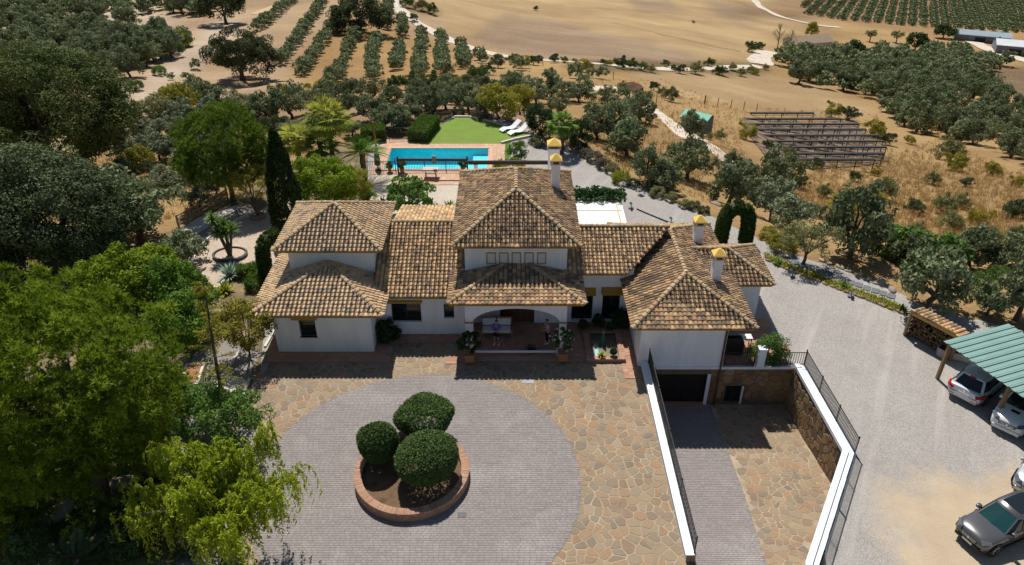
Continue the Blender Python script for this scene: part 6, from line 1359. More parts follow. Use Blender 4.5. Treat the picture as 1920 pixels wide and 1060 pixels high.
# ---- topiary in the planter
for (px, py, rx_, rz_, seed, lb) in ((712, 866, .98, 1.04, 601, 'leftmost clipped bush in the round planter'), (799, 816, 1.40, .96, 602, 'rear clipped bush in the round planter'), (802, 898, 1.44, 1.06, 603, 'front clipped bush in the round planter')):
    r = np.random.default_rng(seed); p = G(px, py, .33); n = 2900; d = unit(r.normal(size=(n, 3))); d = d[d[:, 2] > -.75]
    f = r.normal(size=(4, 3))*2.5; wv_ = 1+.04*np.sin(d @ f.T+r.uniform(0, 6, 4)).sum(1); C = d*wv_[:, None]*np.array([rx_, rx_*.95, rz_])*.95+np.array([0, 0, rz_+.28])
    lf = leaves(C, .13, 14, .11, .045, r, 1, .6, .3, .3, 0, None, .8); sp = C[C[:, 2] > rz_*.7][:170]; sp = sp*np.array([1, 1, 1])+r.uniform(0, .16, (len(sp), 1))*unit(sp-np.array([0, 0, rz_*.4])); V, Q, A = join([lf, leaves(sp, .05, 5, .16, .03, r, 1, .2, 1.5, .3, 0, None, .6)]); core = fmesh('crown', V, Q, FOL['box'], A)
    mb = MB()
    for i in range(6): a = i*1.05; mb.tube([(.12*math.cos(a), .12*math.sin(a), -.1), (.5*rx_*math.cos(a), .5*rx_*math.sin(a), rz_*.9)], [.05, .03], 5)
    place('topiary_bush', (core, mb.mesh('trunk', M_BARK)), p, 1, 0, lb, 'bush', 'clipped bushes in the brick planter')
# ---- hedges, cypresses, arches
def shell(name, pts, nrm, kind, r, label, cat, loc, L=.13, W=.06, per=9, rad=.14, core=None):
    V, Q, A = leaves(pts, rad, per, L, W, r, 1, .7, .2, .3, 0, None, .7); o = empty(name, loc, 0, label, cat); link('foliage', fmesh('foliage', V, Q, FOL[kind], A), o)
    if core: core.build('stems', M_BARK, o)
    return o
def boxpts(a, b, wd, h, n, r):
    a = Vector(a); b = Vector(b); d = (b-a).normalized(); q = Vector((-d.y, d.x, 0)); L = (b-a).length; P = []
    for _ in range(n):
        k = r.random(); s = r.random()*L; t = r.uniform(-wd/2, wd/2); z = r.uniform(.05, h)
        if k < .4: z = h+r.normal(0, .05)
        elif k < .75: t = wd/2*(1 if r.random() < .5 else -1)
        else: s = 0 if r.random() < .5 else L
        v = d*s+q*t; P.append((v.x, v.y, z))
    return np.array(P)
r = np.random.default_rng(610); a, b = G(783, 266), G(808, 236); core = MB().bar(Vector((0, 0, .5)), (b-a)+Vector((0, 0, .5)), 1.6, .9)
shell('clipped_hedge', boxpts((0, 0, 0), b-a, 1.9, 1.1, 1500, r), None, 'hedge', r, 'long clipped box hedge on the left of the lawn', 'hedge', a, core=core)
a, b = G(680, 262), G(722, 260); core = MB().bar(Vector((0, 0, .5)), (b-a)+Vector((0, 0, .5)), 1.1, .95); shell('clipped_hedge', boxpts((0, 0, 0), b-a, 1.5, 1.15, 1100, r), None, 'hedge', r, 'dark clipped hedge left of the pool gate', 'hedge', a, core=core)
for pts_, lb in ((((448, 520), (492, 512)), 'low dark hedge behind the silver agave'), (((492, 512), (472, 548)), 'low bright hedge running towards the left wing')):
    a, b = G(*pts_[0]), G(*pts_[1]); shell('low_hedge', boxpts((0, 0, 0), b-a, .8, .7, 420, r), None, 'hedge', r, lb, 'hedge', a)
def column(h, rad, n, r, top=.12):
    t = r.random(n); z = t*h; w_ = rad*np.minimum(1, (1-t)/.55)**.75*(.75+.25*np.minimum(1, t/.12)); a = r.uniform(0, 6.28, n); w_ = w_*(1+.12*np.sin(a*3+z*2)); return np.stack([w_*np.cos(a), w_*np.sin(a), z+.1], 1)
p = G(545, 438); r = np.random.default_rng(620); V, Q, A = leaves(column(8.2, 1.05, 1500, r), .22, 16, .24, .07, r, 1.2, .4, .8, .3, -.9, None, .6); tr_ = MB().tube([(0, 0, -.2), (0, 0, 7)], [.2, .04], 7).mesh('trunk', M_BARK)
place('cypress', (fmesh('crown', V, Q, FOL['cypress'], A), tr_), p, 1, 0, 'tall narrow dark cypress behind the left tower', 'cypress')
def arch_pts(path, rad, n, r):
    P = [Vector(q) for q in path]; L = [0]
    for a, b in zip(P, P[1:]): L.append(L[-1]+(b-a).length)
    out = []
    for _ in range(n):
        s = r.random()*L[-1]; i = max(k for k in range(len(L)) if L[k] <= s); i = min(i, len(P)-2); t = (s-L[i])/(L[i+1]-L[i]); c = P[i].lerp(P[i+1], t); d = (P[i+1]-P[i]).normalized(); x = d.cross(Vector((0, 1, .1))).normalized(); y = d.cross(x); a = r.uniform(0, 6.28); c = c+(x*math.cos(a)+y*math.sin(a))*rad; out.append(tuple(c))
    return np.array(out)
a0 = G(1350, 456); a1 = G(1398, 459); wd = (a1-a0).x; path = [(0, 0, .1), (.02, 0, 1.6), (.12, 0, 2.4), (wd*.3, 0, 2.95), (wd*.7, 0, 2.95), (wd-.1, 0, 2.4), (wd, 0, 1.6), (wd, 0, .1)]; r = np.random.default_rng(630)
cr_ = MB().tube(path, .40, 8); shell('cypress_arch', arch_pts(path, .47, 2000, r), None, 'cypress', r, 'clipped cypress arch standing on the gravel right of the roofs', 'topiary', a0, .14, .05, 12, .12, cr_); bpy.data.objects['cypress_arch'].children[0].data.materials[0] = foliage('arch_leaf', [(.028,.055,.009), (.05,.088,.014), (.08,.125,.022)], .15)
a0 = G(502, 525); path = [(0, 0, .1), (0, 0, 1.9), (.05, .1, 2.6), (.35, .5, 3.0), (.8, 1.2, 3.0)]; shell('cypress_arch', arch_pts(path, .42, 1000, r), None, 'cypress', r, 'clipped dark cypress arch beside the left wing', 'topiary', a0, .14, .05, 12, .13, MB().tube(path, .33, 8)); bpy.data.objects['cypress_arch.001'].children[0].data.materials[0] = bpy.data.materials['arch_leaf']
# ---- palms, yuccas, agaves
def frond_pts(r, n, L, droop, el0, el1, wl, lw, kind='feather'):
    V, Q, A = [], [], []; k = 0
    for i in range(n):
        a = 2.4*i+r.uniform(-.2, .2); el = r.uniform(el0, el1); l = L*r.uniform(.8, 1.1); d = np.array([math.cos(a)*math.cos(el), math.sin(a)*math.cos(el), math.sin(el)]); sd_ = np.array([-math.sin(a), math.cos(a), 0]); val = r.random()
        if kind == 'feather':
            for s in np.linspace(.12, 1, 26):
                p = d*l*s; p = p+np.array([0, 0, -droop*l*s*s]); ll = wl*(math.sin(math.pi*min(1, s*.9+.08))**.6)
                for sg in (-1, 1):
                    q = p+(sd_*sg*.85+d*.5+np.array([0, 0, -.25]))*ll; m_ = (p+q)/2; o_ = d*lw
                    V += [p, m_+o_, q, m_-o_]; Q.append([k, k+1, k+2, k+3]); k += 4; A.append(np.clip(val*.5+r.random()*.5, 0, 1))
        else:
            st_ = l*.45; c = d*st_+np.array([0, 0, -droop*st_*.4]); R2 = l*.55
            for j in range(15):
                b = (j/14-.5)*2.9; dir_ = d*math.cos(b)+sd_*math.sin(b)+np.array([0, 0, -.15-.35*droop]); q = c+dir_*R2*r.uniform(.85, 1.05); m_ = c+(q-c)*.55; o_ = np.cross(dir_, d+np.array([0, 0, 1.])); o_ = o_/np.linalg.norm(o_)*lw
                V += [c, m_+o_, q, m_-o_]; Q.append([k, k+1, k+2, k+3]); k += 4; A.append(np.clip(val*.6+r.random()*.4, 0, 1))
            o_ = sd_*.02; V += [np.zeros(3)+o_, np.zeros(3)-o_, c-o_, c+o_]; Q.append([k, k+1, k+2, k+3]); k += 4; A.append(.5)
    return np.array(V), np.array(Q), np.array(A)
def palm(name, loc, h, spec, label, kind='palm', tr=.17, s=1.0):
    r = np.random.default_rng(int(abs(loc[0]*100))+3); V, Q, A = frond_pts(r, *spec); V = V+np.array([0, 0, h]); mb = MB(); n = 8; mb.tube([(0, 0, -.2)]+[(.03*math.sin(i*2), .03*math.cos(i), h*i/n+.02) for i in range(n+1)], [tr*1.3]+[tr*(1.05+.12*(i % 2)) for i in range(n+1)], 9)
    return place(name, (fmesh('crown', V, Q, FOL[kind], A), mb.mesh('trunk', M_BARK)), loc, s, 0, label, 'palm tree')
palm('date_palm', G(672, 345), 1.5, (r, 46, 2.5, .42, -.1, 1.35, .42, .028), 'feather palm with arching fronds left of the pool', 'palm', .22) if False else None
def mk_palm(name, loc, h, n, L, droop, e0, e1, wl, lw, kf, kind, label, tr=.17, seed=1):
    rr_ = np.random.default_rng(seed); V, Q, A = frond_pts(rr_, n, L, droop, e0, e1, wl, lw, kf); V = V+np.array([0, 0, h]); mb = MB(); k = 8
    mb.tube([(0, 0, -.2)]+[(.03*math.sin(i*2), .03*math.cos(i), h*i/k+.02) for i in range(k+1)], [tr*1.3]+[tr*(1.05+.12*(i % 2)) for i in range(k+1)], 9)
    return place(name, (fmesh('crown', V, Q, FOL[kind], A), mb.mesh('trunk', M_BARK)), loc, 1, 0, label, 'palm tree')
mk_palm('date_palm', G(684, 338), 2.6, 54, 2.7, .45, -.15, 1.3, .45, .03, 'feather', 'palm', 'feather palm with arching dark fronds left of the pool', .22, 11)
mk_palm('fan_palm', G(628, 325), 5.2, 60, 2.7, .5, -.5, 1.3, .5, .05, 'fan', 'palmy', 'tall fan palm with yellowing leaves behind the cypress', .2, 12)
mk_palm('fan_palm', G(566, 330), 3.6, 44, 2.0, .5, -.5, 1.3, .5, .045, 'fan', 'palmy', 'smaller yellowing fan palm left of the tall one', .2, 13)
mk_palm('fan_palm', G(608, 330), 3.0, 46, 2.1, .5, -.4, 1.3, .5, .045, 'fan', 'palm', 'green fan palm below the tall yellowing one', .2, 14)
mk_palm('fan_palm', G(1053, 287), 2.9, 40, 1.75, .4, -.5, 1.35, .5, .05, 'fan', 'palm', 'fan palm with brown trunk at the edge of the gravel drive', .2, 15)
mk_palm('fan_palm', G(150, 1065), .5, 26, 1.9, .3, .1, 1.2, .4, .03, 'feather', 'grey', 'blue green low palm in the shade below the big pine', .16, 16)
mk_palm('fan_palm', G(690, 380), .5, 24, 1.1, .4, 0, 1.3, .4, .035, 'fan', 'palm', 'low fan palm behind the bright green tree', .12, 17)
def rosette(n, L, r, w_=.06, e0=.1, e1=1.4, bend=.15):
    V, Q, A = [], [], []; k = 0
    for i in range(n):
        a = 2.4*i; el = e0+(e1-e0)*r.random(); l = L*r.uniform(.75, 1.05); d = np.array([math.cos(a)*math.cos(el), math.sin(a)*math.cos(el), math.sin(el)]); s = np.array([-math.sin(a), math.cos(a), 0])*w_; m_ = d*l*.5; t = d*l+np.array([0, 0, -bend*l]); V += [-s*.6, s*.6, m_+s, t, m_-s]; Q += [[k, k+1, k+2, k+4], [k+4, k+2, k+3, k+3]]; k += 5; A += [r.random()]*2
    V = np.array(V); Q = np.array(Q); ok = Q.copy(); ok[1::2] = Q[1::2][:, [0, 1, 2, 2]]
    return V, Q[0::2], np.array(A[0::2]), Q[1::2][:, :3]
def ros_mesh(n, L, seed, mat_, w_=.06, e0=.1, e1=1.4, bend=.15, heads=((0, 0, 0),)):
    r = np.random.default_rng(seed); vs, fs, at_ = [], [], []
    for h_ in heads:
        V, Q, A, T = rosette(n, L, r, w_, e0, e1, bend); o_ = len(vs); vs += [tuple(v+np.array(h_)) for v in V]; fs += [tuple(int(i)+o_ for i in q) for q in Q]+[tuple(int(i)+o_ for i in t) for t in T]; at_ += list(A)+list(A)
    me = bpy.data.meshes.new('leaves'); me.from_pydata(vs, [], fs); me.materials.append(mat_); a = me.attributes.new('v', 'FLOAT', 'FACE'); a.data.foreach_set('value', np.array(at_, dtype=np.float32)); me.update(); return me
p = G(432, 482); yu = empty('yucca', p, 0, 'tall yucca with several leafy heads in the dark stone ring', 'yucca'); hd = [(-.75, .2, 3.0), (-.5, 0, 2.0), (.05, .1, 1.9), (.55, -.1, 2.3), (-.1, .3, 2.5)]
link('leaves', ros_mesh(70, .85, 640, FOL['palm'], .045, -.4, 1.4, .15, hd), yu); mb = MB()
for h_ in hd: mb.tube([(0, 0, 0), (h_[0]*.5, h_[1]*.5, h_[2]*.5), h_], [.13, .1, .08], 7)
mb.build('trunk', M_BARK, yu)
for (px, py, n, L, mk, lb) in ((432, 520, 90, 1.35, 'agave', 'large silver agave rosette in the bed by the kerb'), (422, 548, 60, 1.0, 'ground', 'yellow green spiky plant beside the silver agave'), (842, 392, 40, 1.0, 'palm', 'spiky green plant behind the left link roof'), (1582, 540, 46, .6, 'fig', 'dark green agave cluster in the green bed'), (1460, 497, 46, .6, 'fig', 'dark leafy plant at the upper end of the green bed'), (1690, 583, 50, .6, 'dark', 'dark spiky plant at the lower end of the green bed'), (995, 657, 30, .55, 'grey', 'grey spiky plant in the middle of the porch'), (1128, 668, 30, .4, 'yellow', 'small bright plant on the rim of the fountain basin'), (718, 385, 40, .9, 'grey', 'grey green spiky plant on the gravel behind the left tower')):
    o = empty('agave', G(px, py, .16 if 990 < px < 1000 else (.28 if 1100 < px < 1140 else 0)), 0, lb, 'plant'); link('leaves', ros_mesh(n, L, px, FOL[mk], .06), o)
# ---- pots
def pot(px, py, z, sz, lb, kind, crown, square=True, hh=.55, stem=.4):
    o = empty('potted_plant', G(px, py, z), 0, lb, 'potted plant')
    if square:
        mb = MB(); mb.box(-sz, sz, -sz, sz, 0, hh); mb.build('pot', M_POT, o, bev=.02); MB().box(-sz-.04, sz+.04, -sz-.04, sz+.04, hh-.08, hh+.004).build('pot_rim', M_POT, o, bev=.015)
    else: MB().lathe([(sz*.6, 0), (sz*.9, hh*.5), (sz, hh), (sz*1.1, hh+.03), (sz*.8, hh+.03), (sz*.7, hh*.9)], 14).build('pot', M_POT, o, True)
    r = np.random.default_rng(px); C = dome(40, crown[0], crown[0], crown[1], r, .5, -.8, .15)+np.array([0, 0, hh+stem+crown[1]*.7]); V, Q, A = leaves(C, .2*max(.6, crown[0]), 90, .1, .05, r, .9); link('crown', fmesh('crown', V, Q, FOL[kind], A), o); MB().tube([(0, 0, hh-.05), (0, 0, hh+stem+.2)], .04, 6).build('trunk', M_BARK, o); return o
pot(881, 676, .15, .27, 'dark round shrub in a square terracotta pot, left of the porch rail', 'dark', (.72, .55)); pot(1055, 674, .15, .27, 'loose flowering shrub in a square terracotta pot, right of the porch rail', 'box', (.62, .7))
r = np.random.default_rng(71); fl = dome(26, .62, .62, .7, r, .8, -.5)+np.array([0, 0, 1.45]); V, Q, A = leaves(fl, .06, 6, .07, .06, r); o = [x for x in bpy.data.objects if x.name.startswith('potted_plant')][-1]; tag(link('flowers', fmesh('flowers', V, Q, M_CUSH, A), o), kind='stuff')
pot(1093, 622, .08, .16, 'small dark potted plant at the left rear of the fountain', 'dark', (.25, .25), False, .3, .05); pot(1122, 618, .08, .2, 'dark potted shrub behind the fountain basin', 'dark', (.35, .4), False, .3, .05); pot(1145, 622, .08, .13, 'small dark potted plant at the right rear of the fountain', 'dark', (.2, .2), False, .25, .05)
pot(754, 323, .03, .22, 'ball shrub in a pot at the left end of the pool railing', 'box', (.42, .4), False, .4, .1); pot(868, 321, .03, .22, 'ball shrub in a pot at the right end of the pool railing', 'box', (.42, .42), False, .4, .1); pot(731, 322, .03, .14, 'small potted plant by the corner railing of the pool', 'fig', (.2, .3), False, .3, .1); pot(1150, 666, .28, .1, 'tiny dark potted plant on the right rim of the fountain', 'dark', (.12, .14), False, .15, .02)
# ---- vine over the white pergola
r = np.random.default_rng(72); n = 260; C = np.stack([r.uniform(4.2, XR+.35, n), YB+r.normal(.35, .28, n), zr+.2+np.abs(r.normal(0, .22, n))], 1); C = C[(C[:, 1] > YB-1.2)]; C[:25, 1] -= r.uniform(.2, .8, 25)
V, Q, A = leaves(C, .3, 16, .2, .17, r, .6, .5, .6); o = empty('grape_vine', (XL, YB, 0), 0, 'leafy vine growing over the rear edge of the white pergola', 'vine'); link('foliage', fmesh('foliage', V-np.array([XL, YB, 0]), Q, foliage('vine_leaf', [(.025,.06,.02), (.045,.10,.03), (.075,.14,.045)], .25), A), o); MB().tube([(XR-XL, .25, 0), (XR-XL+.05, .2, 1.4), (XR-XL-.3, 0, zr+.1)], .05, 6).build('stem', M_BARK, o)
# ---- rounded shrubs along the gravel edge
BALL = {k: TM(k, 700+i, 1, 1, .75, .55, 60, 70, .28, .16, .05, .15, .05, inner=.7, low=-.6, lump=.06) for i, k in enumerate(('lav', 'broom', 'grey', 'ground', 'box', 'yellow', 'dark', 'fig'))}
for (px, py, wpx, k, lb) in ((1082,283,28,'lav','first of the brown lavender mounds along the drive, by the palm'),(1098,294,24,'lav','second brown lavender mound along the drive'),(1114,303,30,'lav','third and widest brown lavender mound along the drive'),(1132,315,30,'lav','fourth brown lavender mound along the drive'),(1148,324,28,'broom','brown green mound at the end of the lavender row'),(1164,342,34,'ground','bright yellow green groundcover mound along the drive'),(1186,350,24,'grey','grey mound beside the bright groundcover'),(1232,368,28,'broom','olive brown mound right of the pale boulder'),(1222,356,26,'grey','blue grey mound below the leaning olive'),(1258,376,24,'broom','small mound along the upper gravel edge'),(1282,388,22,'broom','low mound left of the grey ones by the gravel'),(1300,392,24,'grey','blue grey mound near the rear chimney'),(1319,400,22,'grey','grey mound left of the cypress arch'),(1440,448,34,'yellow','yellow green mound right of the cypress arch'),(1466,470,50,'yellow','yellow green shrub at the top of the green bed'),(1485,452,40,'yellow','yellowish shrub behind the boulders at the top of the bed'),(860,214,22,'grey','grey shrub at the far corner of the lawn'),(900,222,32,'lav','brown shrub on the far edge of the lawn'),(1010,272,30,'broom','brown shrub at the end of the lawn kerb'),(1870,525,40,'fig','leafy green shrub among the right edge olives'),(1835,545,50,'olive' if False else 'box','green shrub behind the carport roof'),(1515,405,32,'dark','small dark bush on the dry slope below the frame'),(90,468,60,'fig','leafy green climber at the foot of the grey evergreen'),(258,318,62,'yellow','yellowish bush on the dry bank left of the round pine'),(255,170,28,'fig','bright green bush on the pale track in the upper left'),(300,140,24,'fig','pair of green bushes on the upper left track'),(335,90,46,'yellow','yellowish bush at the edge of the upper left grove'),(330,215,80,'yellow','wide yellow green thicket on the left bank'),(385,190,50,'dark','dark bush below the holm oak'),(290,235,80,'broom','wide brownish thicket on the left bank')):
    p = hit(px, py); place('round_shrub', BALL[k], p, wpx/2*pscale(p), random.uniform(0, 6), lb, 'shrub')
# ---- wild shrubs: along the road, on the dry slope
WILD = [TM(k, 720+i, 1, 1, .8, .75, 40, 60, .3, .3, .05, .2, .04, inner=.35, low=-.5, lump=.3, outward=.3, up=.9, hang=-.8) for i, k in enumerate(('broom', 'grey', 'yellow', 'box', 'lav'))]
roadside = [(1000,122,22),(1012,118,16),(1040,118,20),(1058,118,14),(1090,135,26),(1104,132,20),(1130,122,14),(1142,124,14),(1165,129,26),(1185,130,22),(1204,133,20),(1222,136,16),(1247,125,16),(1275,138,20),(1262,132,12),(1305,139,26),(1330,125,18),(1345,140,18),(1354,141,20),(1374,132,16),(1390,143,18),(1408,136,16),(1416,140,14),(1436,131,12),(980,128,26),(935,128,30),(960,120,22),(914,140,24),(890,160,40),(850,165,36),(810,170,40),(770,168,36),(740,172,34),(560,185,30),(600,185,34),(640,180,30),(530,190,34),(900,150,26),(765,15,24),(790,20,26),(810,26,22),(775,40,18),(1005,20,10),(1410,98,24),(1425,92,16),(1300,44,6)]
for px, py, wpx in roadside:
    p = hit(px, py)
    if p: AUTO.append((place('wild_shrub', random.choice(WILD[:4]), p, wpx/2*pscale(p), random.uniform(0, 6), 'dry green shrub growing along the country road and field edge', 'shrub', 'roadside shrubs'), (px, py), 'roadside shrub'))
slope = [(1168,172,30),(1255,190,44),(1275,190,36),(1240,182,30),(1225,170,30),(1535,215,56),(1560,220,40),(1592,226,44),(1455,215,30),(1400,262,44),(1350,262,30),(1420,300,50),(1480,310,40),(1530,316,36),(1560,322,34),(1640,258,50),(1660,272,40),(1735,305,80),(1775,300,70),(1790,320,50),(1700,330,30),(1705,270,26),(1745,345,40),(1690,352,30),(1650,372,70),(1710,400,50),(1740,392,60),(1770,400,60),(1800,390,46),(1690,420,30),(1780,430,60),(1830,420,50),(1870,430,50),(1900,410,60),(1900,450,50),(1880,385,40),(1640,330,26),(1600,340,34),(1560,352,30),(1545,370,40),(1500,352,36),(1610,300,30),(1860,330,40),(1905,350,30),(1850,362,34),(1810,350,30),(1720,440,40),(1660,430,40),(1560,440,40),(1860,455,50),(1345,345,30),(1480,402,20),(1300,215,16),(1325,210,12),(1330,262,20),(1480,295,36),(1515,300,40),(1440,280,30)]
for px, py, wpx in slope[::3]+slope[1::3]:
    wpx *= .8
    p = hit(px, py)
    if p: AUTO.append((place('wild_shrub', random.choice([WILD[0], WILD[0], WILD[1], WILD[2]]), p, wpx/2*pscale(p)*.9, random.uniform(0, 6), 'wispy wild shrub on the dry golden slope at the right', 'shrub', 'wild shrubs of the right slope'), (px, py), 'wispy wild shrub'))
left_sl = [(265,265,40),(240,300,44),(285,262,40),(325,300,44),(350,305,40),(415,315,40),(235,330,40),(390,285,44),(430,300,36),(300,370,40),(360,330,40),(315,200,36),(300,225,44),(345,235,50),(365,240,44),(310,270,50),(250,245,40),(225,270,36),(395,235,50),(420,245,44),(360,275,44),(280,330,36),(310,345,40),(345,345,40),(380,325,40),(405,365,44),(375,388,40),(440,255,44),(470,250,50),(515,255,50),(540,265,44),(575,262,44),(600,250,44),(660,255,36),(300,300,50),(345,320,40),(370,310,44),(270,285,34),(395,340,46),(370,360,60),(330,365,50),(400,300,40),(390,260,50),(330,250,40),(240,360,40),(420,270,40),(350,285,40)]
for px, py, wpx in left_sl:
    p = hit(px, py); AUTO.append((place('bank_shrub', random.choice([OLS[0], OLS[1], WILD[1], OLV[1]]), p, wpx/2*pscale(p), random.uniform(0, 6), 'grey green bush on the dry bank left of the round pine', 'shrub', 'bushes of the left bank'), (px, py), 'grey green bush'))
o = place('olive_tree', OLV[2], G(265, 455), 2.9, 1.0, 'big olive tree left of the curved gravel path', 'olive tree'); place('olive_tree', OLV[3], G(350, 500), 1.5, 2.0, 'smaller olive leaning over the curved gravel path', 'olive tree'); place('olive_tree', OLV[0], G(215, 500), 2.0, 3.0, 'olive tree between the grey evergreen and the curved path', 'olive tree'); place('olive_tree', OLS[0], G(40, 520), 2.0, 3.0, 'pale olive at the left edge behind the big pine', 'olive tree')
for i, (px, py, s, k) in enumerate(((20,1010,1.2,3),(12,940,1.4,6),(60,1040,.9,4),(280,1000,1.0,6),(330,960,1.1,3),(300,880,.9,6),(240,1030,.8,4),(310,800,1.0,4),(330,740,.9,6))): place('garden_shrub', list(BALL.values())[k], G(px, py), s, i, 'low dark shrub in the shade around the big pine', 'shrub', 'shrubs below the big pine')
# ---- slim tall conifer by the patio
r = np.random.default_rng(80); p = G(420, 765); tp = Vector((.65, 0, 8.3)); mb = MB(); mb.tube([(0, 0, -.2), (.2, 0, 3), (.45, 0, 6), tp], [.11, .09, .06, .02], 7); C = []
for i in range(60):
    z = r.uniform(1.0, 8.0); a = r.uniform(0, 6.28); l = (1.7-.16*z)*r.uniform(.5, 1.1); s = Vector((.08*z, 0, z)); q = s+Vector((math.cos(a)*l, math.sin(a)*l, .15*l)); mb.tube([s, q], [.03, .01], 4); C += [tuple(s.lerp(q, u)) for u in (.45, .65, .85, 1.0)]
V, Q, A = leaves(np.array(C), .16, 16, .16, .04, r, .7, .4, .6); place('slim_conifer', (fmesh('crown', V, Q, FOL['yellow'], A), mb.mesh('trunk', M_BARK)), p, 1, 0, 'tall slim conifer with a bare dark trunk by the left gravel path', 'conifer')
# ---- ground cover and dry grass
r = np.random.default_rng(90); bp_ = gp(BED+BEDT); xs_ = [q[0] for q in bp_]; ys_ = [q[1] for q in bp_]; P = np.stack([r.uniform(min(xs_), max(xs_), 2600), r.uniform(min(ys_), max(ys_), 2600)], 1); P = P[inpoly(P[:, 0], P[:, 1], bp_)]
V, Q, A = leaves(np.concatenate([P, np.full((len(P), 1), .12)], 1), .22, 9, .13, .06, r, .6); tag(link('bed_groundcover', fmesh('bed_groundcover', V, Q, FOL['ground'], A)), kind='stuff')
def tufts(poly, n, hgt, kind, nm, per=7, seed=1):
    r = np.random.default_rng(seed); pts = []; xa = [q[0] for q in poly]; ya = [q[1] for q in poly]
    while len(pts) < n:
        px, py = r.uniform(min(xa), max(xa)), r.uniform(min(ya), max(ya))
        if inpoly(np.array([px]), np.array([py]), poly)[0]:
            p = hit(px, py)
            if p: pts.append(tuple(p))
    C = np.repeat(np.array(pts), per, 0)+r.normal(0, .14, (n*per, 3))*np.array([1, 1, 0]); N = len(C); d = unit(r.normal(0, .45, (N, 3))+np.array([0, 0, 1.1])); s = unit(np.cross(d, r.normal(size=(N, 3))))*.03; l = (hgt*r.uniform(.5, 1.4, N))[:, None]
    V = np.stack([C-s, C+s, C+d*l+s*.2, C+d*l-s*.2], 1).reshape(-1, 3); tag(link(nm, fmesh(nm, V, np.arange(N*4).reshape(-1, 4), FOL[kind], np.clip(np.repeat(r.random(n), per)*.6+r.random(N)*.4, 0, 1))), kind='stuff')
tufts([(1440,300),(1660,300),(1760,260),(1920,330),(1920,490),(1800,480),(1560,430),(1440,370)], 3600, .55, 'dry', 'dry_grass', 8, 1)
tufts([(1100,150),(1240,150),(1400,210),(1400,320),(1330,380),(1180,330),(1090,260)], 1500, .4, 'dry', 'dry_grass', 7, 2)
tufts([(180,280),(430,230),(520,180),(420,370),(230,450)], 900, .4, 'dry', 'dry_grass', 7, 3)
tufts([(40,880),(330,840),(440,1055),(60,1055)], 1200, .22, 'hedge', 'garden_grass', 7, 4)
tufts([(1440,205),(1640,210),(1690,310),(1440,320)], 500, .4, 'broom', 'weeds', 8, 5)
autolabel(AUTO)
# ================================================================== cars
def carpaint(name, c, metal=.35):
    m, n, b = newmat(name); b.inputs['Base Color'].default_value = (*c, 1); b.inputs['Metallic'].default_value = metal; b.inputs['Roughness'].default_value = .28; b.inputs['Coat Weight'].default_value = .6; b.inputs['Coat Roughness'].default_value = .08; return m
M_TYRE = mat('tyre_rubber', [(.018,.018,.018), (.03,.03,.03)], 8, .85, co='obj'); M_RIM = mat('alloy_rim', [(.38,.39,.40)], rough=.35, metal=.7, co='obj'); M_TRIM = mat('black_trim', [(.015,.016,.017)], rough=.5, co='obj')
M_CGLASS = newmat('car_glass'); M_CGLASS[2].inputs['Base Color'].default_value = (.012, .016, .02, 1); M_CGLASS[2].inputs['Roughness'].default_value = .05; M_CGLASS = M_CGLASS[0]
M_TEALG = newmat('tinted_windscreen'); M_TEALG[2].inputs['Base Color'].default_value = (.012, .05, .055, 1); M_TEALG[2].inputs['Roughness'].default_value = .06; M_TEALG = M_TEALG[0]
M_RED = mat('tail_light_red', [(.45,.012,.012)], rough=.15, co='obj'); M_LAMP = mat('headlight_lens', [(.16,.18,.20)], rough=.08, metal=.3, co='obj'); M_PLATE = mat('number_plate', [(.72,.72,.70)], rough=.5, co='obj'); M_CHROME = mat('chrome', [(.62,.64,.66)], rough=.15, metal=1, co='obj')
